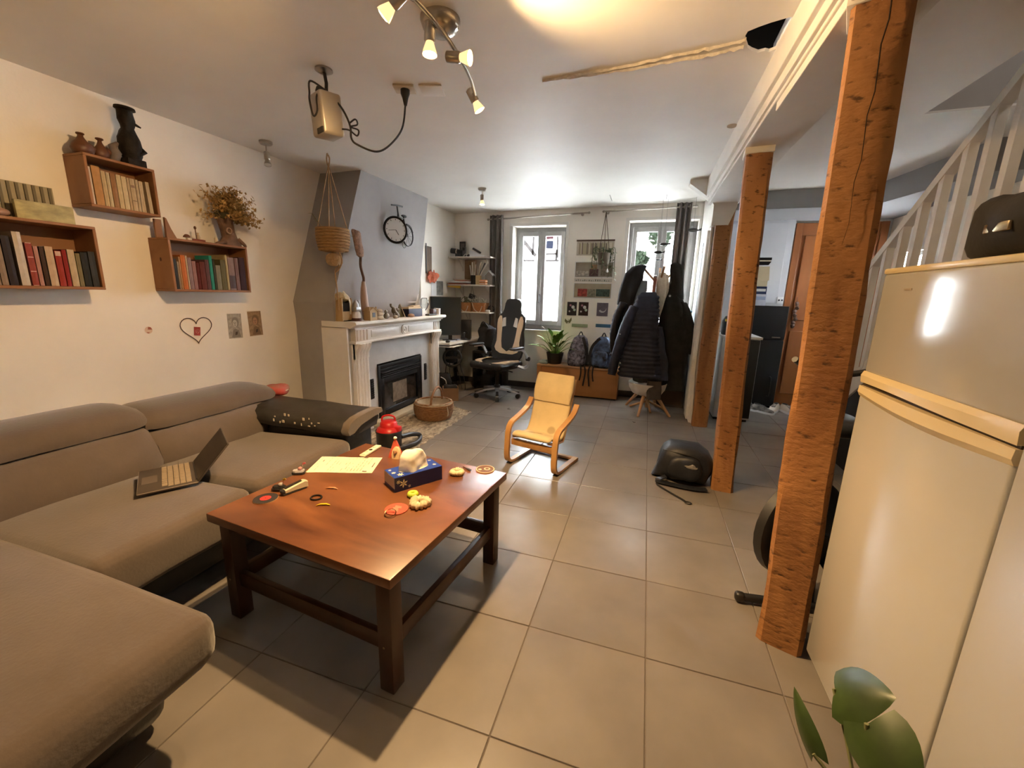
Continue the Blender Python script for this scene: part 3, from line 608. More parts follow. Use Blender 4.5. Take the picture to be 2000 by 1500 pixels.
# ================================================================== STAIRCASE
SWH = mat('stair_white', (0.66, 0.62, 0.56), 0.5, var=0.03, scale=8)
t = Thing('staircase', 'white wooden staircase with square balusters behind the fridge', 'staircase', (1.9, 3.9, 0))
P = lambda *a, **k: t.part(*a, world=True, **k)
zs = lambda y: 0.579 + (3.153 - y) * 0.77
zr = lambda y: 1.446 + (3.225 - y) * 0.745
def sloped(mb, x0, x1, ya, yb, f, lo, hi):
    mb.loft([[(x0, y, f(y) + lo), (x1, y, f(y) + lo), (x1, y, f(y) + hi), (x0, y, f(y) + hi)] for y in (ya, yb)])
mb = MB(); sloped(mb, 1.485, 1.52, 3.86, 0.75, zs, -0.15, 0.04); P('stringer', mb, SWH)
mb = MB(); sloped(mb, 2.40, 2.44, 3.86, 0.75, zs, -0.15, 0.04); P('stringer', mb, SWH)
mb = MB(); sloped(mb, 1.475, 1.53, 3.86, 0.60, zr, -0.045, 0.02); P('handrail', mb, SWH)
y = 3.80; k = 0
while y > 0.7:
    mb = MB(); a, b = zs(y), zr(y) - 0.03
    mb.loft([[(1.480, y - 0.022, zs(y - 0.022)), (1.524, y - 0.022, zs(y - 0.022)), (1.524, y + 0.022, zs(y + 0.022)), (1.480, y + 0.022, zs(y + 0.022))], [(1.480, y - 0.022, b), (1.524, y - 0.022, b), (1.524, y + 0.022, b), (1.480, y + 0.022, b)]])
    P('baluster', mb, SWH); y -= 0.160
mb = MB(); mb.box(1.47, 1.54, 3.84, 3.91, 0, 1.05, r=0.006); mb.sup((1.505, 3.875, 1.07), (0.045, 0.045, 0.025), 0.7, 0.7); P('newel_post', mb, SWH)
for k in range(12):
    yy = 3.80 - k * 0.235; z = 0.18 * (k + 1)
    mb = MB(); mb.box(1.52, 2.40, yy - 0.255, yy, z - 0.035, z, r=0.004); P('tread', mb, SWH)
    mb = MB(); mb.box(1.52, 2.40, yy - 0.235, yy - 0.215, z, z + 0.145); P('riser', mb, SWH)
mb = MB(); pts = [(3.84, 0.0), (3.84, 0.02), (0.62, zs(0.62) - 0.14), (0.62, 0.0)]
mb.prism(pts, 0, 1.50, 1.515); struct('understair_void', mb, mat('understair_shade', (0.010, 0.010, 0.014), 0.8))  # near-black sheet stands in for the shade of the void under the stairs
# ================================================================== LAMPS
CHROME = mat('brushed_nickel', (0.42, 0.38, 0.33), 0.28, 0.9)
BULB = glow('lit_bulb', (1.0, 0.80, 0.45), 28.0)
BGLASS = mat('bulb_reflector', (0.75, 0.55, 0.28), 0.2, 0.3, emit=((1.0, 0.68, 0.30), 1.2))
def head(t, pos, aim, lit=True, power=30.0, ang=110, stem=None, ln=0.055, blend=0.9):
    """spot head: body, reflector and bulb face along aim, pos = centre of the bulb face"""
    d = Vector(aim).normalized(); q = Vector((0, 0, -1)).rotation_difference(d).to_matrix(); p = Vector(pos)
    mb = MB(); mb.loft([[p + q @ Vector((r * math.cos(2 * PI * i / 16), r * math.sin(2 * PI * i / 16), z)) for i in range(16)] for r, z in ((0.012, 0.045 + ln), (0.019, 0.045 + ln - 0.004), (0.020, 0.045), (0.016, 0.040))])
    b = t.part('lamp_body', mb, CHROME, smooth=40, world=True)
    mb = MB(); mb.loft([[p + q @ Vector((r * math.cos(2 * PI * i / 16), r * math.sin(2 * PI * i / 16), z)) for i in range(16)] for r, z in ((0.013, 0.042), (0.018, 0.028), (0.024, 0.010), (0.0255, 0.0))], cap=False)
    t.part('reflector', mb, BGLASS if lit else CHROME, smooth=60, parent=b, world=True)
    mb = MB(); mb.loft([[p + q @ Vector((r * math.cos(2 * PI * i / 16), r * math.sin(2 * PI * i / 16), z)) for i in range(16)] for r, z in ((0.001, -0.004), (0.014, -0.003), (0.0245, 0.002), (0.020, 0.006))])
    t.part('bulb', mb, BULB if lit else mat('unlit_bulb', (0.6, 0.6, 0.58), 0.1), smooth=60, parent=b, world=True)
    if stem:
        mb = MB(); mb.tube([p + q @ Vector((0, 0, 0.045 + ln * 0.8))] + [Vector(s_) for s_ in stem], 0.005, 8); t.part('swivel', mb, CHROME, parent=b, world=True)
    if lit:
        l = bpy.data.lights.new('bulb_light', 'SPOT'); l.energy = power; l.color = WARM; l.spot_size = math.radians(ang); l.spot_blend = blend; l.shadow_soft_size = 0.022
        o = bpy.data.objects.new('bulb_light', l); COL.objects.link(o); o.parent = t.o; o.location = (p + d * 0.012) - t.loc; o.rotation_euler = Vector((0, 0, -1)).rotation_difference(d).to_euler()
    return b
bx, by = -0.99, 0.775
t = Thing('spotlight_bar', 'curved nickel ceiling bar with five glowing swivel spotlights', 'ceiling lamp', (bx, by, cz(bx, by)))
mb = MB(); mb.lathe([(0.078, 0.0), (0.078, -0.012), (0.070, -0.035), (0.045, -0.052), (0.006, -0.058)], (bx, by, cz(bx, by)), 28); t.part('ceiling_rose', mb, CHROME, smooth=50, world=True)
bar = bez([(-0.98, 0.06, 2.22), (-0.93, 0.25, 2.225), (-0.905, 0.43, 2.225), (-0.895, 0.60, 2.225), (-0.905, 0.76, 2.225), (-0.93, 0.93, 2.225), (-0.965, 1.07, 2.22)], 6)
mb = MB(); mb.tube(bar, 0.0075, 8); t.part('bar', mb, CHROME, smooth=60, world=True)
mb = MB(); mb.tube([(bx + 0.02, by - 0.02, cz(bx, by) - 0.05), (-0.905, 0.74, 2.225)], 0.007, 8); t.part('stem', mb, CHROME, world=True)
head(t, (-1.01, 0.415, 2.185), (-0.85, -0.10, -0.66), power=88, blend=1.0, ang=128, stem=[(-0.91, 0.44, 2.225)])
head(t, (-0.925, 0.565, 2.135), (0.0, -0.05, -1.0), power=215, blend=0.55, ang=122, stem=[(-0.895, 0.60, 2.225)], ln=0.06)
head(t, (-0.835, 0.715, 2.185), (1.0, 0.02, -0.16), power=66, blend=1.0, ang=140, stem=[(-0.91, 0.78, 2.225)])
head(t, (-0.955, 1.105, 2.165), (0.45, 0.25, -0.85), power=70, ang=105, stem=[(-0.965, 1.065, 2.215)])
head(t, (-0.96, 0.10, 2.16), (0.30, -0.55, -0.80), power=22, ang=120, stem=[(-0.975, 0.08, 2.22)])
def ceiling_spot(label, x, y, lit, aim, power=20):
    z = cz(x, y); t = Thing('ceiling_spotlight', label, 'ceiling lamp', (x, y, z))
    mb = MB(); mb.lathe([(0.045, 0.0), (0.045, -0.014), (0.038, -0.022), (0.004, -0.024)], (x, y, z), 20); t.part('ceiling_rose', mb, CHROME, smooth=40, world=True)
    head(t, (x + aim[0] * 0.02, y + aim[1] * 0.02, z - 0.16), aim, lit, power, 130, stem=[(x, y, z - 0.02)])
ceiling_spot('small single ceiling spotlight, lit, near the left window', -1.868, 3.394, True, (0.05, -0.05, -1), 40)
ceiling_spot('small single ceiling spotlight, unlit, near the left wall', -2.87, 1.66, False, (0.25, -0.2, -1))
t = Thing('added_shaft_bulb', 'bare bulb added in the stairwell shaft, out of view', 'ceiling lamp', (1.95, 1.2, 3.70))  # unseen bulb, added to brighten the stairwell shaft
mb = MB(); mb.tube([(1.95, 1.2, 3.70), (1.95, 1.2, 3.45)], 0.004, 6); t.part('flex', mb, mat('flex_white', (0.6, 0.6, 0.6), 0.5), world=True)
mb = MB(); mb.sup((1.95, 1.2, 3.40), (0.03, 0.03, 0.04), 1, 1, 14, 8); t.part('bulb', mb, glow('shaft_fill_glow', (1.0, 0.92, 0.82), 10.0), smooth=80, world=True)
l = bpy.data.lights.new('bulb_light', 'POINT'); l.energy = 10; l.color = (1.0, 0.92, 0.82); l.shadow_soft_size = 0.05; o = bpy.data.objects.new('bulb_light', l); COL.objects.link(o); o.parent = t.o; o.location = (0, 0, -0.36)  # fill light that goes with the added bulb
# ================================================================== WALL BOXES WITH BOOKS (left wall, x = -3.12)
PINE = wood('crate_pine', (0.31, 0.145, 0.058), (0.215, 0.090, 0.034), 1, 6, 0.12, 0.6, 0.1)
def wall_box(label, y0, y1, z0, z1, xf, th=0.014):
    t = Thing('wall_box_shelf', label, 'shelf', (-3.12, (y0 + y1) / 2, z0), 0, 'open wooden box shelves on the left wall')
    P = lambda *a, **k: t.part(*a, world=True, **k)
    mb = MB(); mb.box(-3.12, xf, y0, y1, z0, z0 + th, r=0.002, seg=1); P('bottom', mb, PINE)
    mb = MB(); mb.box(-3.12, xf, y0, y1, z1 - th, z1, r=0.002, seg=1); P('top', mb, PINE)
    for a in (y0, y1 - th):
        mb = MB(); mb.box(-3.12, xf, a, a + th, z0 + th, z1 - th, r=0.002, seg=1); P('side', mb, PINE)
    mb = MB(); mb.box(-3.12, -3.112, y0 + th, y1 - th, z0 + th, z1 - th); P('back', mb, PINE)
    return t
bR = wall_box('box shelf with coloured books and dried flowers on top', 0.940, 1.475, 1.275, 1.600, -2.943)
bU = wall_box('highest box shelf, filled with cream paperbacks', 0.596, 0.930, 1.712, 1.976, -2.956)
bL = wall_box('leftmost box shelf, cut by the picture edge, with red books', -0.12, 0.585, 1.280, 1.605, -2.94)
mb = MB(); mb.sup((-3.03, 0.939, 1.47), (0.008, 0.002, 0.012), 1, 1); bR.part('knot_hole', mb, mat('knot', (0.06, 0.02, 0.01), 0.8), world=True)
PAGES = mat('book_pages', (0.55, 0.47, 0.34), 0.9)
def book(y0, y1, z0, h, xf, depth, col, label, group, lean=0.0, band=None):
    nm = 'book_' + '_'.join('%02d' % int(c * 99) for c in col); m = mat(nm, tuple(c * 0.85 for c in col), 0.65, var=0.10, scale=30, spec=0.15)
    t = Thing('book', label, 'book', (xf - depth / 2, (y0 + y1) / 2, z0), 0, group); w = (y1 - y0) * 0.94; d = depth
    mb = MB(); c = min(0.002, w * 0.12)
    mb.box(-d / 2, d / 2, -w / 2, -w / 2 + c, 0, h); mb.box(-d / 2, d / 2, w / 2 - c, w / 2, 0, h)
    mb.prism([(d / 2 - c, -w / 2 + c), (d / 2, -w / 2 + c), (d / 2 + min(0.003, w * 0.1), 0), (d / 2, w / 2 - c), (d / 2 - c, w / 2 - c)], 2, 0, h)
    t.part('cover', mb, m, smooth=None)
    mb = MB(); mb.box(-d / 2 + 0.003, d / 2 - c, -w / 2 + c, w / 2 - c, 0.003, h - 0.003); t.part('pages', mb, PAGES, smooth=None)
    if band:
        for (f0, f1, bc) in band:
            mb = MB(); mb.prism([(d / 2 - c, -w / 2 + c), (d / 2 + 0.0008, -w / 2 + c), (d / 2 + min(0.003, w * 0.1) + 0.0008, 0), (d / 2 + 0.0008, w / 2 - c), (d / 2 - c, w / 2 - c)], 2, h * f0, h * f1)
            t.part('spine_band', mb, mat('band_%02d%02d%02d' % tuple(int(c_ * 99) for c_ in bc), bc, 0.6), smooth=None)
    t.o.rotation_euler = (lean, 0, 0); return t
CR = (0.50, 0.38, 0.22)
ordn = ['leftmost', 'second', 'third', 'fourth', 'fifth', 'sixth', 'seventh', 'eighth', 'ninth', 'tenth', 'eleventh', 'twelfth', 'thirteenth', 'fourteenth', 'fifteenth', 'sixteenth']
def row(spec, z0, xf, where, group, dep=0.125):
    for k, s_ in enumerate(spec):
        y0, y1, h, col, what = s_[:5]
        lab = '%s, %s from the left in the %s' % (what, ordn[k], where) if k else '%s, leftmost in the %s' % (what, where)
        book(y0, y1, z0, h, xf, dep, col, lab, group, lean=s_[5] if len(s_) > 5 else 0.0, band=s_[6] if len(s_) > 6 else None)
row([(0.612, 0.622, 0.185, (0.58, 0.48, 0.40), 'thin pale pamphlet'), (0.626, 0.664, 0.195, (0.44, 0.24, 0.095), 'thick tan-orange book'), (0.666, 0.686, 0.178, CR, 'cream paperback'), (0.688, 0.704, 0.176, (0.52, 0.42, 0.27), 'pale cream paperback'),
     (0.706, 0.731, 0.176, (0.30, 0.16, 0.075), 'brown paperback'), (0.733, 0.755, 0.176, (0.56, 0.45, 0.28), 'bright cream paperback'), (0.757, 0.781, 0.174, (0.60, 0.50, 0.33), 'brightest cream paperback'), (0.783, 0.795, 0.172, (0.45, 0.34, 0.22), 'slim beige paperback'),
     (0.797, 0.822, 0.172, (0.48, 0.37, 0.24), 'beige paperback with a dark title line', 0.0, [(0.30, 0.32, (0.1, 0.06, 0.04)), (0.72, 0.80, (0.2, 0.12, 0.08))]), (0.824, 0.838, 0.172, (0.45, 0.35, 0.23), 'dull beige paperback'), (0.841, 0.862, 0.168, (0.50, 0.39, 0.26), 'light beige paperback'), (0.880, 0.900, 0.172, (0.46, 0.36, 0.24), 'sandy paperback', 0.03)],
    1.727, -2.966, 'highest wall box', 'paperbacks in the highest wall box')
row([(0.955, 0.978, 0.185, (0.030, 0.032, 0.038), 'black book'), (0.980, 0.990, 0.170, (0.30, 0.22, 0.15), 'thin beige book'), (0.992, 1.002, 0.200, (0.40, 0.22, 0.10), 'tan book'), (1.004, 1.034, 0.212, (0.50, 0.15, 0.04), 'orange book'), (1.036, 1.044, 0.210, (0.60, 0.50, 0.38), 'thin cream book'),
     (1.046, 1.070, 0.200, (0.26, 0.18, 0.20), 'lilac book'), (1.072, 1.096, 0.180, (0.30, 0.16, 0.16), 'dusty pink book'), (1.098, 1.118, 0.172, (0.10, 0.015, 0.015), 'dark red book'), (1.120, 1.156, 0.180, (0.13, 0.035, 0.03), 'maroon book'), (1.158, 1.184, 0.196, (0.12, 0.06, 0.07), 'plum book'),
     (1.188, 1.208, 0.225, (0.03, 0.28, 0.22), 'teal green book'), (1.212, 1.226, 0.205, (0.05, 0.055, 0.04), 'dark green book'), (1.228, 1.262, 0.165, (0.22, 0.20, 0.14), 'grey-green book'), (1.264, 1.300, 0.205, (0.12, 0.11, 0.05), 'olive book'), (1.304, 1.318, 0.240, (0.42, 0.34, 0.18), 'tall cream book'), (1.320, 1.368, 0.225, (0.24, 0.16, 0.15), 'wide mauve book', 0, [(0.05, 0.45, (0.05, 0.025, 0.03))])],
    1.290, -2.953, 'flower-topped box shelf', 'coloured books in the box shelf below the flowers', 0.13)
book(1.372, 1.40, 1.290, 0.225, -2.953, 0.13, (0.20, 0.12, 0.12), 'dusky mauve book second from the right below the flowers', 'coloured books in the box shelf below the flowers')
book(1.404, 1.452, 1.290, 0.232, -2.953, 0.13, (0.05, 0.022, 0.028), 'dark plum book, rightmost in the box shelf below the flowers', 'coloured books in the box shelf below the flowers')
row([(0.10, 0.135, 0.20, (0.25, 0.18, 0.13), 'brown book'), (0.137, 0.175, 0.21, (0.06, 0.05, 0.05), 'black book'), (0.178, 0.200, 0.215, (0.22, 0.15, 0.11), 'pale brown book'), (0.202, 0.224, 0.21, (0.26, 0.19, 0.14), 'beige-brown book'), (0.227, 0.256, 0.222, (0.035, 0.028, 0.035), 'black-purple book'),
     (0.266, 0.297, 0.245, (0.55, 0.50, 0.46), 'tall white book', 0.0), (0.303, 0.328, 0.200, (0.30, 0.065, 0.055), 'red book with white lines', 0, [(0.0, 0.012, (0.7, 0.5, 0.45)), (0.33, 0.345, (0.7, 0.5, 0.45)), (0.66, 0.675, (0.7, 0.5, 0.45)), (0.985, 0.999, (0.7, 0.5, 0.45))]), (0.330, 0.346, 0.186, (0.42, 0.22, 0.19), 'pinkish book'),
     (0.350, 0.366, 0.186, (0.06, 0.03, 0.02), 'dark brown book'), (0.370, 0.401, 0.190, (0.52, 0.38, 0.27), 'thick cream book'), (0.404, 0.430, 0.172, (0.32, 0.04, 0.03), 'red book with a pale top', 0, [(0.86, 0.99, (0.45, 0.30, 0.24))]), (0.432, 0.450, 0.180, (0.26, 0.02, 0.018), 'plain deep red book'),
     (0.453, 0.482, 0.184, (0.50, 0.40, 0.27), 'light cream book'), (0.484, 0.502, 0.168, (0.20, 0.17, 0.09), 'olive-beige book'), (0.504, 0.534, 0.175, (0.025, 0.025, 0.025), 'thick black book'), (0.537, 0.566, 0.182, (0.045, 0.045, 0.05), 'charcoal book')],
    1.295, -2.95, 'leftmost box shelf', 'books in the leftmost box shelf', 0.13)
# ------------------------------------------------------------------ ornaments on the box shelves
CLAY = mat('brown_clay', (0.115, 0.045, 0.020), 0.45, var=0.15, scale=15)
def clay_bird(y, label, s_, rz):
    t = Thing('clay_bird', label, 'ornament', (-3.03, y, 1.976), rz, 'clay birds on the highest box shelf')
    mb = MB(); mb.lathe([(0.018, 0), (0.036, 0.008), (0.044, 0.028), (0.036, 0.052), (0.020, 0.072), (0.012, 0.088), (0.010, 0.098)], (0, 0, 0), 18, sx=s_, sy=s_ * 1.15); t.part('body', mb, CLAY, smooth=60)
    mb = MB(); mb.lathe([(0.010, 0.096), (0.018, 0.103), (0.016, 0.108), (0.006, 0.106)], (0, 0, 0), 14); t.part('rim', mb, CLAY, smooth=60)
    mb = MB(); mb.tube([(0, 0.02, 0.055), (0, 0.05, 0.040), (0, 0.078, 0.014)], [0.020, 0.014, 0.004], 10); t.part('tail', mb, CLAY, smooth=60)
clay_bird(0.640, 'round brown clay bird vase, left of two on the highest box', 1.0, 0.0)
clay_bird(0.722, 'slimmer brown clay bird vase, right of two on the highest box', 0.72, 0.0)
mb = MB(); mb.tube([(-3.03, 0.775, 1.98), (-3.02, 0.785, 2.03), (-3.02, 0.775, 2.06), (-3.02, 0.80, 2.085)], [0.022, 0.026, 0.020, 0.008], 10)
single('stone_figure', mb, mat('grey_stone', (0.16, 0.13, 0.11), 0.8, var=0.2, scale=20), 'small grey stone figure beside the black statue', 'ornament', (-3.03, 0.775, 1.976), smooth=60)
BLK = mat('black_carved_wood', (0.014, 0.010, 0.008), 0.6, spec=0.2, var=0.4, scale=25, bump=0.4, bscale=60)
t = Thing('black_statue', 'tall black carved statue with a flat hat on the highest box', 'statue', (-3.03, 0.868, 1.976), 0)
mb = MB(); mb.box(-0.04, 0.04, -0.046, 0.050, 0, 0.045, r=0.006); t.part('plinth', mb, BLK)
mb = MB(); mb.lathe([(0.034, 0.04), (0.046, 0.07), (0.050, 0.11), (0.046, 0.15), (0.034, 0.185), (0.026, 0.205), (0.030, 0.22), (0.034, 0.25), (0.032, 0.285), (0.030, 0.30)], (0, 0, 0), 18, sx=0.95, sy=1.18); mb.jitter(0.009, 30); t.part('body', mb, BLK, smooth=50)
mb = MB(); mb.lathe([(0.030, 0.296), (0.050, 0.303), (0.048, 0.314), (0.02, 0.318)], (0, 0, 0), 18, sx=0.85); t.part('hat', mb, BLK, smooth=40)
mb = MB(); mb.tube([(0.02, 0.025, 0.235), (0.025, 0.055, 0.225)], [0.010, 0.004], 8); mb.tube([(0.02, 0.03, 0.12), (0.04, 0.05, 0.09), (0.035, 0.02, 0.07)], 0.010, 8); t.part('arm', mb, BLK, smooth=50)
# items on the leftmost box
LAND = mat('landscape_paint', (0.50, 0.44, 0.22), 0.7, col2=(0.26, 0.24, 0.13), scale=14, stretch=(1, 1, 2.2))
mb = MB(); mb.box(-3.005, -2.985, 0.315, 0.530, 1.605, 1.693, r=0.003); single('landscape_block', mb, LAND, 'long yellow-green landscape painting block on the leftmost box', 'painting', (-2.995, 0.42, 1.605))
t = Thing('striped_panel', 'grey-green upright slatted panel behind the landscape block', 'panel', (-3.06, 0.36, 1.605))
mb = MB(); mb.box(-3.075, -3.065, 0.20, 0.500, 1.605, 1.782); t.part('board', mb, mat('sage_board', (0.34, 0.30, 0.21), 0.8, var=0.1, scale=20), world=True)
for k in range(10):
    yy = 0.215 + k * 0.0295
    mb = MB(); mb.box(-3.065, -3.058, yy, yy + 0.011, 1.61, 1.779); mb.xf(list(mb.bm.verts), Matrix.Translation((0, 0, 0))); t.part('slat', mb, mat('sage_dark', (0.14, 0.12, 0.075), 0.8), world=True)
mb = MB(); mb.sup((-2.99, 0.245, 1.625), (0.03, 0.05, 0.020), 0.9, 0.9); single('pebble', mb, mat('rosy_pebble', (0.30, 0.18, 0.13), 0.7), 'smooth rosy pebble left of the landscape block', 'ornament', (-2.99, 0.245, 1.605), smooth=80)
# items on the box with the flowers
PL2 = wood('raw_plank', (0.30, 0.14, 0.055), (0.20, 0.09, 0.035), 2, 8, 0.15, 0.6, 0.1)
mb = MB(); mb.box(-3.06, -3.045, 0.945, 0.985, 1.600, 1.712, r=0.002); single('wooden_plank', mb, PL2, 'short upright plank propping the highest box', 'plank', (-3.05, 0.965, 1.600))
mb = MB(); mb.prism([(0.998, 1.600), (1.062, 1.600), (1.030, 1.665), (1.010, 1.722), (1.000, 1.728)], 0, -3.05, -3.035); single('wooden_wedge', mb, PL2, 'triangular wooden wedge beside the upright plank', 'ornament', (-3.042, 1.03, 1.600))
STN = mat('pale_stone', (0.45, 0.36, 0.26), 0.7, var=0.1)
t = Thing('mushroom_figurine', 'tiny stone mushroom on the flower box shelf', 'ornament', (-3.02, 1.110, 1.600)); mb = MB(); mb.lathe([(0.007, 0), (0.006, 0.025)], n=10); t.part('stem', mb, STN); mb = MB(); mb.lathe([(0.020, 0.022), (0.019, 0.030), (0.010, 0.040), (0.002, 0.042)], n=14); t.part('cap', mb, CLAY, smooth=60)
t = Thing('boat_figurine', 'little figure standing in a brown boat on the flower box shelf', 'ornament', (-3.02, 1.185, 1.600)); mb = MB(); mb.loft([[(x * w, y, z) for x, z in ((-1, 0.018), (-0.6, 0), (0.6, 0), (1, 0.018))] for y, w in ((-0.04, 0.003), (-0.02, 0.014), (0.02, 0.014), (0.045, 0.003))]); t.part('boat', mb, mat('boat_red', (0.20, 0.045, 0.03), 0.6))
mb = MB(); mb.lathe([(0.011, 0.01), (0.012, 0.03), (0.006, 0.05), (0.008, 0.06)], (0, 0.0, 0), 10); t.part('figure', mb, STN, smooth=60); mb = MB(); mb.tube([(0, -0.012, 0.01), (0, -0.014, 0.085)], 0.003, 6); mb.sup((0, -0.014, 0.09), (0.008, 0.008, 0.011), 1, 1, 8, 6); t.part('pole', mb, CLAY)
mb = MB(); mb.lathe([(0.011, 0), (0.012, 0.003), (0.012, 0.038), (0.006, 0.041), (0.001, 0.052)], (-3.0, 1.292, 1.600), 14); single('white_candle', mb, mat('wax_white', (0.62, 0.55, 0.45), 0.5), 'short white candle on the flower box shelf', 'candle', (-3.0, 1.292, 1.600), smooth=50)
t = Thing('driftwood_vase', 'knotted driftwood vase holding a bushy bunch of dried flowers', 'vase', (-3.02, 1.40, 1.600))
mb = MB(); DW = mat('driftwood', (0.15, 0.085, 0.055), 0.8, var=0.3, scale=12, bump=0.5, bscale=40)
mb.loft([[(0.8 * r * math.cos(2 * PI * i / 14) * (1 + 0.25 * noise.noise(Vector((i * 0.9, z * 12, 1)))), oy + r * math.sin(2 * PI * i / 14) * (1 + 0.25 * noise.noise(Vector((i * 0.9, z * 12, 5)))), z) for i in range(14)] for r, oy, z in ((0.075, 0.01, 0.0), (0.070, 0.012, 0.03), (0.052, 0.01, 0.06), (0.048, 0.0, 0.10), (0.052, -0.008, 0.15), (0.056, -0.014, 0.19), (0.040, -0.01, 0.195))]); t.part('vessel', mb, DW, smooth=45)
for (a, b, c) in (((0.04, -0.06, 0.02), (0.05, -0.09, 0.012), (0.04, -0.13, 0.004)), ((0.03, 0.05, 0.05), (0.05, 0.075, 0.02), (0.03, 0.11, 0.004))):
    mb = MB(); mb.tube(bez([a, b, c], 4), [0.016, 0.015, 0.014, 0.013, 0.012, 0.011, 0.010, 0.008, 0.004], 8); t.part('root', mb, DW, smooth=50)
mb = MB(); mb.torus((0.04, -0.02, 0.10), 0.018, 0.006, 14, 6, rot=RY(PI / 2)); t.part('knot', mb, mat('pale_knot', (0.36, 0.24, 0.18), 0.7), smooth=60)
random.seed(11); mb = MB()
for k in range(420):
    az = random.uniform(0, 2 * PI); el = random.uniform(-0.15, 1.45); L_ = random.uniform(0.09, 0.25)
    d = Vector((math.cos(az) * math.cos(el) * 0.55, math.sin(az) * math.cos(el) * 0.85 + 0.38, math.sin(el) * 0.95 + 0.05)); d.normalize()
    p0 = Vector((0.0, -0.005, 0.18)); p1 = p0 + d * L_ * 0.6 + Vector((0, 0, 0.01)); p2 = p0 + d * L_ - Vector((0, 0, 0.010 * random.random()))
    if p2.x < -0.085: continue
    mb.tube([p0, p1, p2], [0.0012, 0.001, 0.0008], 3)
    for q in range(7):
        c = p1.lerp(p2, q / 5.0 - 0.2); s_ = random.uniform(0.012, 0.022); dv = Vector((random.uniform(-1, 1), random.uniform(-1, 1), random.uniform(-1, 1))).normalized() * s_ * 1.6
        nrm = dv.cross(Vector((0.3, 0.5, 0.8))).normalized() * s_ * 0.5
        mb.face([c, c + dv * 0.5 + nrm, c + dv, c + dv * 0.5 - nrm])
fl = t.part('dried_flowers', mb, mat('dried_gold', (0.42, 0.27, 0.10), 0.9, var=0.35, scale=30), smooth=None); fl['kind'] = 'stuff'
mb = MB(); mb.sup((0.0, -0.02, 0.20), (0.05, 0.055, 0.03), 0.9, 0.9, 12, 8); mb.jitter(0.012, 40); t.part('moss', mb, mat('dark_moss', (0.05, 0.045, 0.02), 0.95), smooth=None)
# ------------------------------------------------------------------ prints and heart on the left wall
PGR, PSE = mat('grey_print', (0.36, 0.33, 0.28), 0.8, var=0.25, scale=45), mat('sepia_print', (0.32, 0.22, 0.13), 0.8, var=0.25, scale=45)
def portrait(label, y0, y1, z0, z1, rot, paper, ink, face):
    yc, zc_ = (y0 + y1) / 2, (z0 + z1) / 2; t = Thing('portrait_print', label, 'print', (-3.1195, yc, zc_), 0, 'small portrait prints on the left wall')
    w, h = (y1 - y0) / 2, (z1 - z0) / 2
    mb = MB(); mb.box(0, 0.0012, -w, w, -h, h); t.part('paper', mb, paper)
    E = lambda cy, cz_, ry, rz_, x0, x1, n=18: mb.loft([[(x, cy + ry * math.cos(2 * PI * i / n), cz_ + rz_ * math.sin(2 * PI * i / n)) for i in range(n)] for x in (x0, x1)])
    mb = MB(); E(0.004, h * 0.30, w * 0.52, h * 0.42, 0.0012, 0.0016); mb.prism([(-w * 0.55, -h * 0.92), (w * 0.75, -h * 0.92), (w * 0.5, -h * 0.35), (0.0, -h * 0.2), (-w * 0.35, -h * 0.35)], 0, 0.0012, 0.0016); t.part('drawn_figure', mb, ink)
    mb = MB(); E(0.0, h * 0.20, w * 0.34, h * 0.30, 0.0016, 0.0020); t.part('drawn_face', mb, face)
    mb = MB(); E(-w * 0.14, h * 0.26, w * 0.07, h * 0.025, 0.0020, 0.0023, 8); E(w * 0.12, h * 0.26, w * 0.07, h * 0.025, 0.0020, 0.0023, 8); E(0, h * 0.06, w * 0.10, h * 0.02, 0.0020, 0.0023, 8); mb.box(0.0020, 0.0023, -0.002, 0.001, h * 0.12, h * 0.24); mb.prism([(-w * 0.1, -h * 0.75), (w * 0.25, -h * 0.7), (w * 0.3, -h * 0.45), (0.0, -h * 0.5)], 0, 0.0016, 0.0021); t.part('drawn_lines', mb, mat('print_ink', (0.07, 0.055, 0.045), 0.8))
    t.o.rotation_euler = (rot, 0, 0)
portrait('grey portrait print, left of two unframed prints on the left wall', 1.395, 1.508, 0.925, 1.112, -0.02, PGR, mat('ink_grey', (0.22, 0.20, 0.17), 0.8), mat('print_face_grey', (0.45, 0.42, 0.37), 0.8))
portrait('sepia portrait print, right of two unframed prints on the left wall', 1.568, 1.688, 0.930, 1.125, 0.02, PSE, mat('ink_sepia', (0.20, 0.13, 0.075), 0.8), mat('print_face_sepia', (0.42, 0.24, 0.14), 0.8))
t = Thing('wire_heart', 'dark wire heart hung on the wall around a red square', 'wall ornament', (-3.118, 1.160, 0.905))
hp = []
for k in range(41):
    a = 2 * PI * k / 40; hp.append((0.004, 0.108 * math.sin(a) ** 3, 0.115 + 0.0062 * (13 * math.cos(a) - 5 * math.cos(2 * a) - 2 * math.cos(3 * a) - math.cos(4 * a))))
mb = MB(); mb.tube(hp, 0.0028, 6); t.part('wire', mb, mat('rust_wire', (0.07, 0.035, 0.03), 0.6), smooth=60)
t = Thing('red_card', 'small red square print inside the wire heart', 'print', (-3.1195, 1.163, 1.0)); mb = MB(); mb.box(0, 0.001, -0.022, 0.022, -0.030, 0.030); t.part('paper', mb, mat('red_print', (0.36, 0.05, 0.04), 0.7, var=0.3, scale=40)); t.o.rotation_euler = (-0.12, 0, 0)
mb = MB(); mb.torus((0.0013, 0.002, 0.0), 0.013, 0.0018, 14, 5, rot=RY(PI / 2)); mb.tube([(0.0013, -0.008, -0.012), (0.0013, 0.0, 0.006), (0.0013, 0.009, -0.008)], 0.0016, 5); t.part('print', mb, mat('pale_red', (0.55, 0.22, 0.18), 0.7))
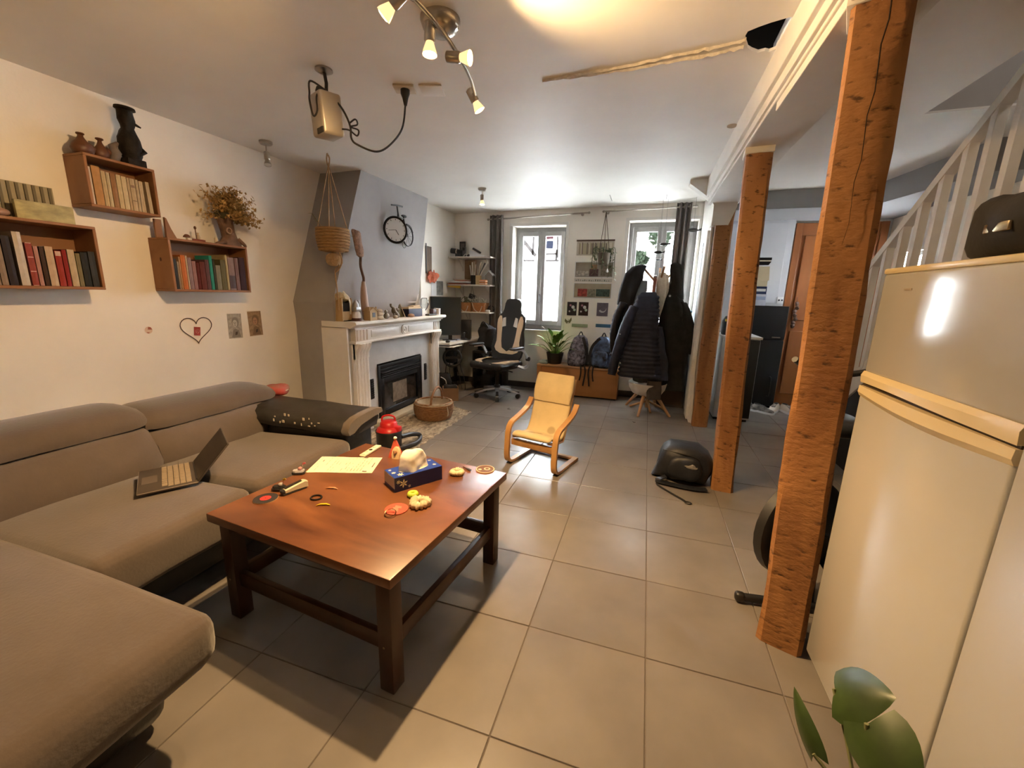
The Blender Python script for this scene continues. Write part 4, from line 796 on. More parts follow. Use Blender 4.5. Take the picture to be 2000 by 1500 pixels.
t = Thing('wall_sticker', 'faded red and white sticker left of the wire heart', 'sticker', (-3.1195, 0.863, 1.03)); mb = MB(); mb.disc((0, 0, 0), 0.022, 0.0008, 18, (1, 0, 0)); t.part('paper', mb, mat('sticker_pink', (0.66, 0.48, 0.36), 0.8))
mb = MB(); mb.prism([(-0.004, 0.004), (0.021, 0.002), (0.014, 0.018), (0.0, 0.021)], 0, 0.0008, 0.0012); mb.prism([(-0.014, -0.012), (0.004, -0.014), (0.0, -0.021), (-0.008, -0.019)], 0, 0.0008, 0.0012); t.part('print', mb, mat('sticker_red', (0.36, 0.12, 0.08), 0.8))
# ================================================================== CEILING THINGS
PX, PY = -1.716, 0.955
t = Thing('ceiling_projector', 'silver-grey projector hung from the ceiling with looped black cables', 'projector', (PX, PY, cz(PX, PY)))
P = lambda *a, **k: t.part(*a, world=True, **k)
BPL = mat('black_plastic', (0.018, 0.017, 0.017), 0.4)
mb = MB(); mb.lathe([(0.04, 0), (0.042, -0.008), (0.025, -0.016), (0.012, -0.018)], (PX, PY, cz(PX, PY)), 18); P('mount_plate', mb, CHROME, smooth=40)
mb = MB(); mb.tube([(PX, PY, 2.36), (PX + 0.01, PY, 2.30), (PX + 0.005, PY, 2.245)], 0.008, 8); mb.box(PX - 0.04, PX + 0.045, PY - 0.03, PY + 0.03, 2.238, 2.27, r=0.008, rot=RY(0.5), at=(PX, PY, 2.25)); P('bracket', mb, BPL)
rot = RZ(-0.42) @ RX(0.06)
mb = MB(); mb.box(-0.062, 0.062, -0.055, 0.055, -0.105, 0.085, r=0.014, seg=3); mb.xf(list(mb.bm.verts), Matrix.Translation((PX, PY, 2.165)) @ rot.to_4x4()); bd = P('body', mb, mat('silver_plastic', (0.44, 0.39, 0.32), 0.38, 0.35))
mb = MB(); mb.box(0.0, 0.058, -0.058, -0.052, -0.100, -0.076); mb.xf(list(mb.bm.verts), Matrix.Translation((PX, PY, 2.165)) @ rot.to_4x4()); P('lens_window', mb, BPL, parent=bd)
mb = MB(); mb.lathe([(0.012, 0), (0.012, 0.016), (0.004, 0.018)], (0, 0, 0), 12); mb.xf(list(mb.bm.verts), Matrix.Translation((PX, PY, 2.165)) @ rot.to_4x4() @ Matrix.Translation((-0.06, 0, 0.02)) @ RY(-PI / 2).to_4x4()); P('knob', mb, BPL, parent=bd)
CAB = mat('black_cable', (0.02, 0.017, 0.015), 0.5)
mb = MB(); mb.tube(bez([(PX + 0.02, PY - 0.02, 2.26), (PX - 0.05, PY - 0.04, 2.30), (PX - 0.06, PY - 0.04, 2.25), (PX - 0.035, PY - 0.07, 2.20), (PX - 0.01, PY - 0.08, 2.13), (PX + 0.015, PY - 0.08, 2.15), (PX + 0.01, PY - 0.07, 2.22), (PX + 0.03, PY - 0.03, 2.26)], 6), 0.0045, 6); P('looped_cable', mb, CAB, smooth=60)
# ceiling outlet and the power cable between them
OX, OY = -1.44, 1.235
t2 = Thing('ceiling_socket', 'white ceiling socket plate with a black plug in it', 'socket', (OX, OY, cz(OX, OY)))
mb = MB(); mb.box(OX - 0.055, OX + 0.055, OY - 0.045, OY + 0.045, cz(OX, OY) - 0.012, cz(OX, OY), r=0.004, rot=RZ(0.35)); t2.part('plate', mb, mat('socket_cream', (0.60, 0.52, 0.40), 0.5), world=True)
mb = MB(); mb.lathe([(0.024, 0), (0.024, -0.02), (0.016, -0.04), (0.008, -0.075)], (OX + 0.005, OY - 0.005, cz(OX, OY) - 0.012), 14); t2.part('plug', mb, BPL, smooth=50, world=True)
mb = MB(); mb.box(OX + 0.07, OX + 0.19, OY + 0.0, OY + 0.12, cz(OX, OY) - 0.006, cz(OX, OY) + 0.002, r=0.002, rot=RZ(0.3)); single('ceiling_cover_plate', mb, CEIL, 'blank white cover plate beside the ceiling socket', 'cover plate', (OX + 0.13, OY + 0.06, cz(OX, OY)))
mb = MB(); mb.tube(bez([(PX + 0.03, PY, 2.25), (PX + 0.09, PY + 0.01, 2.18), (PX + 0.12, PY + 0.02, 2.11), (PX + 0.125, PY + 0.02, 2.05), (PX + 0.15, PY + 0.04, 2.025), (PX + 0.21, PY + 0.10, 2.01), (PX + 0.245, PY + 0.17, 2.06), (OX + 0.002, OY - 0.04, 2.16), (OX + 0.005, OY - 0.005, 2.29)], 7), 0.005, 7)
mb.tube(bez([(PX + 0.115, PY + 0.02, 2.12), (PX + 0.145, PY + 0.03, 2.14), (PX + 0.155, PY + 0.03, 2.115), (PX + 0.12, PY + 0.02, 2.105), (PX + 0.16, PY + 0.03, 2.09), (PX + 0.15, PY + 0.03, 2.065), (PX + 0.115, PY + 0.02, 2.09), (PX + 0.08, PY + 0.01, 2.095)], 5), 0.004, 6)
single('power_cable', mb, CAB, 'black power cable sagging from the projector to the ceiling socket', 'cable', (PX + 0.12, PY + 0.02, 2.01), smooth=60)
mb = MB(); mb.lathe([(0.030, 0), (0.030, -0.006), (0.022, -0.010), (0.002, -0.010)], (0.301, 2.273, cz(0.301, 2.273)), 16); single('ceiling_disc', mb, STN, 'small round cap on the ceiling beside the beam', 'cover plate', (0.301, 2.273, cz(0.301, 2.273)), smooth=50)
# ================================================================== HANGING BASKET
HX, HY = -2.624, 2.007
ROPE = mat('jute_rope', (0.40, 0.27, 0.14), 0.9, var=0.2, scale=60)
STRAW = mat('basket_straw', (0.44, 0.27, 0.11), 0.8, col2=(0.25, 0.13, 0.045), scale=26, stretch=(1, 1, 6), bump=0.5)
t = Thing('hanging_basket', 'straw basket hung on ropes from the ceiling beside the chimney', 'hanging basket', (HX, HY, 1.60))
P = lambda *a, **k: t.part(*a, world=True, **k)
mb = MB(); mb.tube(bez([(HX, HY, 2.37), (HX - 0.012, HY, 2.32), (HX, HY, 2.27), (HX + 0.014, HY, 2.32), (HX + 0.004, HY, 2.35)], 5), 0.006, 6); P('hanging_loop', mb, ROPE, smooth=60)
for k in range(4):
    a = k * PI / 2 + 0.5; mb = MB(); mb.tube([(HX, HY, 2.28), (HX + 0.115 * math.cos(a), HY + 0.115 * math.sin(a), 1.80)], 0.0035, 5); P('rope', mb, ROPE)
mb = MB(); mb.lathe([(0.075, 1.615), (0.105, 1.635), (0.120, 1.68), (0.124, 1.74), (0.118, 1.795), (0.110, 1.80), (0.105, 1.76), (0.10, 1.68)], (HX, HY, 0), 24); P('basket', mb, STRAW, smooth=50)
for k in range(8):
    z = 1.632 + k * 0.0225; r = 0.103 + 0.022 * math.sin((k + 1) / 9 * PI * 0.75)
    mb = MB(); mb.torus((HX, HY, z), r, 0.011, 22, 6); P('coil', mb, STRAW, smooth=60)
mb = MB(); mb.sup((HX, HY, 1.555), (0.062, 0.062, 0.055), 0.9, 0.9, 14, 8); mb.jitter(0.012, 30); P('knotted_net', mb, ROPE, smooth=None)
mb = MB(); mb.tube(bez([(HX, HY, 1.60), (HX + 0.03, HY, 1.54), (HX + 0.05, HY - 0.01, 1.50), (HX, HY, 1.46), (HX + 0.01, HY, 1.30), (HX + 0.012, HY, 1.14)], 5), 0.005, 6); mb.tube(bez([(HX + 0.05, HY, 1.62), (HX + 0.075, HY, 1.55), (HX + 0.05, HY, 1.49), (HX, HY, 1.45)], 5), 0.006, 6); P('tassel', mb, ROPE, smooth=60)
LEAFD = mat('dry_leaf', (0.16, 0.14, 0.05), 0.7)
def leaf(mb, p, d, l, w, up=(0, 0, 1), fold=0.15, droop=0.2):
    p, d = Vector(p), Vector(d).normalized(); s_ = d.cross(Vector(up)); s_ = s_.normalized() if s_.length > 1e-4 else Vector((1, 0, 0)); n_ = s_.cross(d).normalized()
    R = [];
    for k in range(6):
        f = k / 5; ww = w * math.sin(PI * min(0.97, f * 0.93 + 0.05)) ** 0.8 / 2; c = p + d * l * f - n_ * (droop * l * f * f)
        R.append([c - s_ * ww + n_ * ww * fold, c, c + s_ * ww + n_ * ww * fold])
    mb.loft(R, cap=False, closed=False)
for (dx, dy, dz) in ((-0.05, -0.16, 0.10), (0.10, 0.08, -0.04)):
    mb = MB(); p1 = Vector((HX + dx * 0.5, HY + dy * 0.5, 1.79)); p2 = Vector((HX + dx, HY + dy, 1.79 + dz)); mb.tube([(HX, HY, 1.77), p1, p2], 0.0025, 5)
    for q in range(4): leaf(mb, p1.lerp(p2, 0.4 + q * 0.2), (dx + random.uniform(-.1, .1), dy, 0.05 - q * 0.02), 0.035, 0.018)
    P('sprig', mb, LEAFD)
# ================================================================== BICYCLE CLOCK ON THE BREAST
t = Thing('bicycle_clock', 'black metal bicycle wall clock with a white dial as front wheel', 'clock', (-2.665, 2.98, 1.80))
P = lambda *a, **k: t.part(*a, world=True, **k)
BM = mat('black_bike_metal', (0.015, 0.014, 0.014), 0.4, 0.5)
fw = Vector((-2.60, 2.885, 1.915)); q = RZ(-0.50) @ RY(PI / 2)
mb = MB(); mb.torus(fw, 0.122, 0.012, 28, 8, rot=q); w1 = P('front_wheel', mb, BM, smooth=60)
mb = MB(); mb.disc(fw - q @ Vector((0, 0, 0.004)), 0.112, 0.006, 28, q @ Vector((0, 0, 1))); dial = P('dial', mb, mat('dial_white', (0.72, 0.72, 0.72), 0.25), parent=w1)
for k in range(12):
    a = k * PI / 6; c = fw + q @ Vector((0.092 * math.cos(a), 0.092 * math.sin(a), 0.003)); mb = MB(); mb.tube([c, fw + q @ Vector((0.105 * math.cos(a), 0.105 * math.sin(a), 0.003))], 0.0028, 5); P('hour_mark', mb, BM, parent=w1)
mb = MB(); mb.tube([fw + q @ Vector((0, 0, 0.005)), fw + q @ Vector((0.045, 0.03, 0.005))], 0.003, 5); mb.tube([fw + q @ Vector((0, 0, 0.005)), fw + q @ Vector((0.01, -0.08, 0.005))], 0.0022, 5); P('hands', mb, BM, parent=w1)
rw = Vector((-2.635, 3.165, 1.895)); q2 = RY(PI / 2)
mb = MB(); mb.torus(rw, 0.105, 0.007, 28, 6, rot=q2); w2 = P('rear_wheel', mb, BM, smooth=60)
mb = MB()
for k in range(10):
    a = k * PI / 5; mb.tube([rw, rw + Vector((0, 0.105 * math.cos(a), 0.105 * math.sin(a)))], 0.0015, 4)
P('spokes', mb, BM, parent=w2)
mb = MB()
hs, cr, st = Vector((-2.61, 2.955, 2.08)), Vector((-2.63, 3.04, 1.905)), Vector((-2.63, 3.085, 2.055))
for a, b, r in ((hs, fw + Vector((0, 0.015, 0.0)), 0.008), (hs, cr, 0.008), (hs - Vector((0, 0, 0.03)), st, 0.007), (cr, st, 0.008), (cr, rw, 0.006), (st, rw, 0.006)): mb.tube([a, b], r, 7)
mb.tube(bez([rw + Vector((0, -0.02, 0.115)), rw + Vector((0, 0.06, 0.10)), rw + Vector((0, 0.105, 0.045))], 4), 0.007, 6); P('frame', mb, BM, smooth=40)
mb = MB(); mb.tube([hs, hs + Vector((-0.005, -0.01, 0.075))], 0.007, 7); mb.tube([hs + Vector((-0.02, -0.085, 0.070)), hs + Vector((0.0, -0.01, 0.078)), hs + Vector((0.0, 0.085, 0.085))], 0.008, 7); P('handlebar', mb, BM)
mb = MB(); mb.tube([st, st + Vector((0, 0, 0.02))], 0.005, 6); mb.sup(st + Vector((0, 0.01, 0.028)), (0.018, 0.045, 0.012), 0.8, 0.8, 12, 8); P('saddle', mb, BM, smooth=60)
mb = MB(); mb.torus(rw + Vector((0.01, -0.09, -0.10)), 0.035, 0.002, 18, 4, rot=q2); mb.tube([fw + Vector((0, 0.03, -0.11)), fw + Vector((0, 0.09, -0.11)), cr], 0.004, 5); P('stand', mb, BM)
# ================================================================== ON THE MANTEL
MZ = 1.0402
t = Thing('driftwood_sculpture', 'tall wavy driftwood stick with a carved head and pink horn foot', 'sculpture', (-2.62, 2.34, MZ))
P = lambda *a, **k: t.part(*a, world=True, **k)
mb = MB(); mb.loft([[( -2.62 + sx * r * math.cos(2 * PI * i / 12), y + r * math.sin(2 * PI * i / 12), z) for i in range(12)] for r, y, z, sx in ((0.008, 2.345, 1.60, 1), (0.045, 2.335, 1.615, 0.5), (0.052, 2.33, 1.66, 0.5), (0.050, 2.305, 1.74, 0.5), (0.055, 2.30, 1.81, 0.45), (0.046, 2.295, 1.825, 0.4))]); mb.jitter(0.012, 25); P('carved_head', mb, mat('carved_drift', (0.30, 0.18, 0.12), 0.8, var=0.35, scale=30, bump=0.6, bscale=50), smooth=40)
mb = MB(); mb.tube(bez([(-2.62, 2.345, 1.62), (-2.62, 2.335, 1.53), (-2.62, 2.355, 1.46), (-2.62, 2.37, 1.42), (-2.62, 2.365, 1.37)], 5), [0.012] * 21, 8); P('stem', mb, DW, smooth=50)
mb = MB(); mb.tube(bez([(-2.62, 2.365, 1.39), (-2.62, 2.36, 1.30), (-2.62, 2.365, 1.18), (-2.62, 2.395, MZ)], 5), [0.016, 0.018, 0.020, 0.024, 0.027, 0.029, 0.031, 0.033, 0.034, 0.035, 0.035, 0.036, 0.037, 0.037, 0.038, 0.036], 12); P('horn', mb, mat('pink_horn', (0.52, 0.38, 0.32), 0.4, var=0.1, scale=6), smooth=60)
CREAMW = wood('pale_box_wood', (0.50, 0.34, 0.15), (0.40, 0.26, 0.11), 2, 8, 0.2, 0.6, 0.05)
t = Thing('open_wooden_box', 'pale open wooden box stuffed with crumpled paper on the mantel', 'box', (-2.70, 2.13, MZ))
mb = MB(); mb.box(-0.075, 0.075, -0.065, -0.055, 0, 0.20); mb.box(-0.075, -0.065, -0.055, 0.055, 0, 0.20); mb.box(-0.075, 0.075, 0.055, 0.065, 0, 0.20); mb.box(-0.075, 0.075, -0.055, 0.055, 0, 0.01); mb.box(0.065, 0.075, -0.055, 0.055, 0, 0.085); t.part('box', mb, CREAMW, smooth=None)
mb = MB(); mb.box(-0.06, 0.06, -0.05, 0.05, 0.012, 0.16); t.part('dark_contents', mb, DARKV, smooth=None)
mb = MB(); mb.sup((0.0, 0.0, 0.215), (0.085, 0.075, 0.045), 0.8, 0.8, 16, 10); mb.jitter(0.03, 14); t.part('crumpled_paper', mb, mat('crumpled_cream', (0.52, 0.42, 0.26), 0.9, var=0.15), smooth=None)
mb = MB(); mb.strip(bez([(0.04, 0.0, 0.26), (0.085, 0.02, 0.19), (0.082, 0.035, 0.12), (0.083, 0.03, 0.06)], 5), 0.02, 0.003, (1, 0, 0)); t.part('ribbon', mb, mat('ribbon_cream', (0.62, 0.56, 0.44), 0.7))
SILV = mat('silver_toy', (0.45, 0.47, 0.52), 0.35, 0.4)
t = Thing('silver_bell_jar', 'silver and white toy machine on a dark base, on the mantel', 'ornament', (-2.60, 2.215, MZ))
mb = MB(); mb.lathe([(0.042, 0), (0.044, 0.012), (0.040, 0.026)], n=20); t.part('base', mb, mat('dark_red_wood', (0.09, 0.03, 0.02), 0.4), smooth=40)
mb = MB(); mb.lathe([(0.038, 0.026), (0.040, 0.05), (0.032, 0.075), (0.020, 0.085)], n=20); t.part('white_body', mb, mat('toy_white', (0.72, 0.68, 0.68), 0.4), smooth=60)
mb = MB(); mb.box(-0.03, 0.03, -0.034, 0.034, 0.085, 0.125, r=0.008); mb.lathe([(0.030, 0.122), (0.024, 0.15), (0.012, 0.17), (0.006, 0.185)], n=16); t.part('silver_top', mb, SILV, smooth=40)
mb = MB(); mb.torus((0, 0.03, 0.165), 0.012, 0.004, 14, 6, rot=RX(PI / 2)); t.part('ring', mb, SILV, smooth=60)
t = Thing('house_lantern', 'yellow-wood house-shaped lantern with a dark square window, on the mantel', 'lantern', (-2.545, 2.345, MZ))
mb = MB(); mb.prism([(-0.052, 0), (0.052, 0), (0.052, 0.085), (0.0, 0.115), (-0.052, 0.085)], 0, -0.035, 0.035); t.part('walls', mb, CREAMW, smooth=None)
mb = MB()
for s_ in (-1, 1): mb.prism([(0, 0.113), (s_ * 0.060, 0.080), (s_ * 0.060, 0.088), (0, 0.122)], 0, -0.04, 0.04)
t.part('roof', mb, CREAMW, smooth=None)
mb = MB(); mb.box(0.034, 0.037, -0.020, 0.022, 0.03, 0.072); t.part('window', mb, BPL)
mb = MB(); mb.box(0.02, 0.03, -0.054, -0.046, 0.085, 0.125); mb.box(0.02, 0.03, 0.046, 0.054, 0.085, 0.125); t.part('finial', mb, CREAMW)
LINEN = mat('linen_cream', (0.50, 0.42, 0.31), 0.9, var=0.12, scale=20)
t = Thing('linen_pouches', 'stack of small cream linen pouches on the mantel', 'pouch', (-2.56, 2.485, MZ))
for k, (z, s_) in enumerate(((0.018, 1.0), (0.052, 0.95), (0.080, 0.8))):
    mb = MB(); mb.sup((0, 0.005 * (k - 1), z), (0.035 * s_, 0.055 * s_, 0.019), 0.6, 0.6, 16, 8); mb.jitter(0.005, 30, seed=k); t.part('pouch', mb, LINEN, smooth=60)
PEW = mat('pewter', (0.23, 0.21, 0.17), 0.45, 0.4, var=0.2, scale=25)
t = Thing('duck_figurine', 'small pewter duck figurine on the mantel', 'ornament', (-2.56, 2.615, MZ)); mb = MB(); mb.sup((0, 0, 0.028), (0.024, 0.036, 0.028), 0.9, 0.9, 14, 8); t.part('body', mb, PEW, smooth=80); mb = MB(); mb.sup((0.0, -0.008, 0.070), (0.016, 0.018, 0.018), 1, 1, 12, 8); mb.tube([(0, -0.008, 0.045), (0, -0.008, 0.065)], 0.012, 8); mb.tube([(0, -0.02, 0.068), (0, -0.038, 0.064)], [0.008, 0.003], 6); t.part('head', mb, PEW, smooth=80)
t = Thing('lizard_figurine', 'grey twisting lizard figurine on the mantel', 'ornament', (-2.57, 2.77, MZ)); mb = MB(); mb.tube(bez([(0, 0.07, 0.02), (0.0, 0.03, 0.045), (0, -0.01, 0.07), (0.01, -0.03, 0.10), (0.0, -0.055, 0.12), (0, -0.06, 0.145)], 5), [0.012 + 0.014 * math.sin(PI * min(1, k / 18)) for k in range(26)], 10); t.part('body', mb, PEW, smooth=60)
mb = MB(); mb.sup((0, 0.045, 0.085), (0.018, 0.03, 0.016), 0.8, 0.8, 12, 8); mb.tube([(0, 0.03, 0.05), (0.02, 0.03, 0.0)], [0.012, 0.009], 7); mb.tube([(0, -0.01, 0.06), (0.022, -0.03, 0.0)], [0.012, 0.009], 7); t.part('limbs', mb, PEW, smooth=60)
t = Thing('shell', 'small pale shell beside the lizard figurine', 'shell', (-2.525, 2.715, MZ)); mb = MB(); mb.sup((0, 0, 0.016), (0.02, 0.03, 0.018), 0.8, 0.9, 12, 8); mb.tube([(0, 0.02, 0.02), (0, 0.042, 0.01)], [0.012, 0.003], 8); t.part('whorl', mb, LINEN, smooth=80)
mb = MB(); mb.prism([(2.84, MZ), (2.975, MZ), (2.90, MZ + 0.135)], 0, -2.60, -2.594); mb.xf(list(mb.bm.verts), Matrix.Translation((0, 0, 0))); t = Thing('easel_card', 'olive triangular card standing on the mantel', 'card', (-2.597, 2.91, MZ)); t.part('card', mb, mat('olive_card', (0.13, 0.12, 0.06), 0.7, var=0.2), world=True)
mb = MB(); mb.tube([(-2.59, 2.905, MZ + 0.14), (-2.575, 2.975, MZ)], 0.005, 6); t.part('strut', mb, LINEN, world=True)
t = Thing('pink_shell', 'rounded pink-brown shell in front of the navy box', 'shell', (-2.53, 3.02, MZ)); mb = MB(); mb.sup((0, 0, 0.018), (0.03, 0.045, 0.02), 0.9, 0.9, 14, 8); t.part('dome', mb, mat('shell_pink', (0.40, 0.24, 0.17), 0.5, var=0.2, scale=30), smooth=80); mb = MB(); mb.tube([(0.0, 0.03, 0.012), (0.01, 0.055, 0.006)], [0.012, 0.004], 8); t.part('tip', mb, MATS['shell_pink'])
t = Thing('navy_box', 'navy blue cardboard box with papers on top, on the mantel', 'box', (-2.60, 3.16, MZ)); mb = MB(); mb.box(-0.05, 0.05, -0.15, 0.13, 0, 0.085, r=0.002); t.part('carton', mb, mat('navy_card', (0.012, 0.018, 0.075), 0.5)); mb = MB(); mb.box(-0.05, 0.05, 0.132, 0.20, 0, 0.082, r=0.002); t.part('white_end', mb, mat('card_white', (0.70, 0.70, 0.70), 0.6)); mb = MB(); mb.box(-0.045, 0.048, -0.15, 0.09, 0.085, 0.105); mb.box(-0.04, 0.03, -0.02, 0.12, 0.105, 0.118, rot=RX(0.06)); mb.jitter(0.004, 20); t.part('papers', mb, mat('papers_cream', (0.58, 0.46, 0.32), 0.8), smooth=None)
t = Thing('paper_cone', 'folded white paper leaning at the far end of the mantel', 'paper', (-2.66, 3.36, MZ)); mb = MB(); mb.loft([[(0, -0.06, 0.0), (0.012, 0.0, 0.0), (0, 0.03, 0.0)], [(0, -0.045, 0.10), (0.012, 0.0, 0.10), (0, 0.02, 0.10)], [(0, 0.03, 0.24), (0.004, 0.04, 0.245), (0, 0.045, 0.25)]], closed=True); t.part('sheet', mb, MATS['card_white'], smooth=None); mb = MB(); mb.prism([(-0.20, 0.155), (0.0, 0.14), (0.0, 0.165)], 0, -0.004, 0.0); t.part('flap', mb, MATS['card_white'], smooth=None)
GLASS = mat('clear_glass', (0.9, 0.93, 0.93), 0.02, trans=0.95)
t = Thing('round_glass', 'clear round glass goblet at the far end of the mantel', 'glass', (-2.60, 3.43, MZ)); mb = MB(); mb.lathe([(0.032, 0), (0.030, 0.004), (0.005, 0.010), (0.005, 0.05), (0.030, 0.075), (0.052, 0.125), (0.048, 0.175), (0.030, 0.20), (0.028, 0.198), (0.046, 0.173), (0.049, 0.125), (0.028, 0.079)], n=24, cap=False); t.part('bowl', mb, GLASS, smooth=60); mb = MB(); mb.lathe([(0.031, 0.196), (0.032, 0.200), (0.029, 0.202)], n=24); t.part('rim', mb, GLASS, smooth=60)
t = Thing('dark_gadget', 'dark brown gadget beside the white mug on the mantel', 'gadget', (-2.53, 3.46, MZ)); mb = MB(); mb.box(-0.03, 0.03, -0.10, 0.09, 0, 0.02, r=0.008); t.part('cable_coil', mb, BPL, smooth=60); mb = MB(); mb.box(-0.025, 0.025, 0.0, 0.09, 0.02, 0.075, r=0.006); t.part('box', mb, mat('dark_red_wood2', (0.06, 0.02, 0.016), 0.35))
t = Thing('white_mug', 'white mug at the far end of the mantel', 'mug', (-2.53, 3.61, MZ)); mb = MB(); mb.lathe([(0.034, 0), (0.038, 0.004), (0.040, 0.078), (0.037, 0.080), (0.035, 0.07), (0.033, 0.008)], n=22); t.part('cup', mb, mat('mug_white', (0.72, 0.74, 0.78), 0.3), smooth=40); mb = MB(); mb.torus((0, 0.046, 0.042), 0.022, 0.005, 16, 6, rot=RY(PI / 2)); t.part('handle', mb, MATS['mug_white'], smooth=60)
# ================================================================== WINDOW WALL: curtains, rods
CURT = mat('taupe_curtain', (0.165, 0.145, 0.135), 0.9, var=0.10, scale=4, bump=0.05, bscale=80)
def curtain(label, x0, x1, z0, z1, y, folds, amp, seed):
    t = Thing('curtain', label, 'curtain', ((x0 + x1) / 2, y, z0), 0)
    mb = MB(); n = folds * 8; rings = []
    for k in range(15):
        f = k / 14; z = z0 + (z1 - z0) * f; fr, bk = [], []
        for i in range(n + 1):
            u = i / n; x = x0 + (x1 - x0) * u; s_ = math.sin(u * folds * 2 * PI + 0.4 * math.sin(f * 3 + seed)) * amp * (0.9 + 0.25 * math.sin(f * 4 + u * 9))
            fr.append((x, y + s_ - 0.002, z)); bk.append((x, y + s_ + 0.002, z))
        rings.append(fr + bk[::-1])
    mb.loft(rings); t.part('drape', mb, CURT, smooth=60, world=True)
    for i in range(folds):
        mb = MB(); x = x0 + (x1 - x0) * (i + 0.5) / folds; mb.torus((x, y, z1 - 0.045), 0.021, 0.004, 14, 6, rot=RY(PI / 2)); t.part('eyelet', mb, CHROME, smooth=60, world=True)
curtain('taupe curtain gathered left of the left window', -2.235, -2.045, 0.06, 2.335, 4.585, 3, 0.035, 0.0)
curtain('taupe curtain gathered right of the right window, behind the coats', 0.115, 0.285, 0.55, 2.405, 4.585, 3, 0.030, 1.0)
def rod(label, a, b):
    t = Thing('curtain_rod', label, 'curtain rod', a); mb = MB(); mb.tube([a, b], 0.009, 10); t.part('rod', mb, CHROME, world=True)
    for p in (a, b): mb = MB(); mb.sup(p, (0.018, 0.014, 0.014), 1, 1, 12, 8); t.part('finial', mb, CHROME, smooth=80, world=True)
    for f in (0.04, 0.93):
        p = Vector(a).lerp(Vector(b), f); mb = MB(); mb.tube([p, (p.x, 4.68, p.z)], 0.007, 8); mb.disc((p.x, 4.672, p.z), 0.02, 0.009, 14, (0, 1, 0)); t.part('bracket', mb, CHROME, world=True)
rod('nickel curtain rod above the left window', (-2.26, 4.585, 2.285), (-0.91, 4.585, 2.330))
rod('nickel curtain rod above the right window', (-0.73, 4.585, 2.338), (0.33, 4.585, 2.362))
# ================================================================== ALCOVE SHELVES
SHW = mat('shelf_white', (0.66, 0.61, 0.54), 0.55)
def wshelf(label, x0, x1, z):
    t = Thing('wall_shelf', label, 'shelf', ((x0 + x1) / 2, 4.56, z), 0, 'white shelves left of the window'); mb = MB(); mb.box(x0, x1, 4.43, 4.68, z - 0.018, z, r=0.002, seg=1); t.part('board', mb, SHW, world=True)
    for x in (x0 + 0.12, x1 - 0.10):
        mb = MB(); mb.box(x - 0.01, x + 0.01, 4.50, 4.68, z - 0.024, z - 0.018); mb.box(x - 0.01, x + 0.01, 4.674, 4.68, z - 0.18, z - 0.02); mb.tube([(x, 4.52, z - 0.024), (x, 4.676, z - 0.16)], 0.005, 6); t.part('bracket', mb, SHW, world=True)
wshelf('top white alcove shelf, holding the black lens tube', -2.79, -2.16, 1.795)
wshelf('middle white alcove shelf, holding the pen pot', -2.79, -2.16, 1.425)
wshelf('lowest white alcove shelf, holding two wicker baskets', -2.69, -2.16, 1.055)
# top shelf
t = Thing('lens_tube', 'black lens tube lying on the top alcove shelf', 'lens', (-2.68, 4.52, 1.795)); mb = MB(); mb.tube([(-0.10, 0, 0.085), (-0.02, 0, 0.075), (0.0, 0, 0.072), (0.09, 0, 0.065)], [0.036, 0.036, 0.030, 0.030], 16); t.part('tube', mb, BPL, smooth=40); mb = MB(); mb.tube([(-0.022, 0, 0.075), (-0.006, 0, 0.073)], 0.0375, 16); t.part('ring', mb, STN, smooth=40); mb = MB(); mb.box(-0.03, 0.03, -0.03, 0.03, 0, 0.045); t.part('stand', mb, BPL)
t = Thing('framed_card', 'small black framed card standing on the top alcove shelf', 'frame', (-2.655, 4.62, 1.795)); mb = MB(); mb.box(-0.045, 0.045, -0.006, 0.006, 0, 0.215, r=0.002); t.part('frame', mb, BPL); mb = MB(); mb.box(-0.03, 0.03, -0.008, -0.005, 0.10, 0.19); t.part('card', mb, mat('dark_card', (0.12, 0.10, 0.09), 0.6, var=0.5, scale=60))
t = Thing('grey_case', 'small grey case on the top alcove shelf', 'case', (-2.575, 4.50, 1.795)); mb = MB(); mb.box(-0.022, 0.022, -0.02, 0.02, 0, 0.13, r=0.004); t.part('case', mb, mat('case_grey', (0.08, 0.075, 0.08), 0.5)); mb = MB(); mb.box(-0.016, 0.016, -0.021, -0.019, 0.08, 0.12); t.part('cover', mb, BPL)
t = Thing('camera_rig', 'little white drone-like gadget on the top alcove shelf', 'gadget', (-2.40, 4.52, 1.795)); mb = MB(); mb.loft([[(x, y, z) for y, z in ((-0.04, 0), (0.04, 0), (0.035, h), (-0.035, h))] for x, h in ((-0.09, 0.085), (-0.02, 0.065), (0.06, 0.03), (0.13, 0.012))]); t.part('shell', mb, MATS['card_white']); mb = MB(); mb.box(-0.06, 0.06, -0.02, 0.025, 0.07, 0.095, rot=RY(0.5)); t.part('lid', mb, MATS['case_grey'])
mb = MB(); mb.sup((-2.51, 4.50, 1.812), (0.026, 0.03, 0.017), 0.7, 0.7, 12, 8); t = Thing('black_puck', 'small black puck between the case and white gadget', 'gadget', (-2.51, 4.50, 1.795)); t.part('puck', mb, BPL, smooth=80, world=True); mb = MB(); mb.tube([(-2.51, 4.48, 1.815), (-2.54, 4.46, 1.83), (-2.57, 4.46, 1.80)], 0.004, 5); t.part('lead', mb, SHW, world=True)
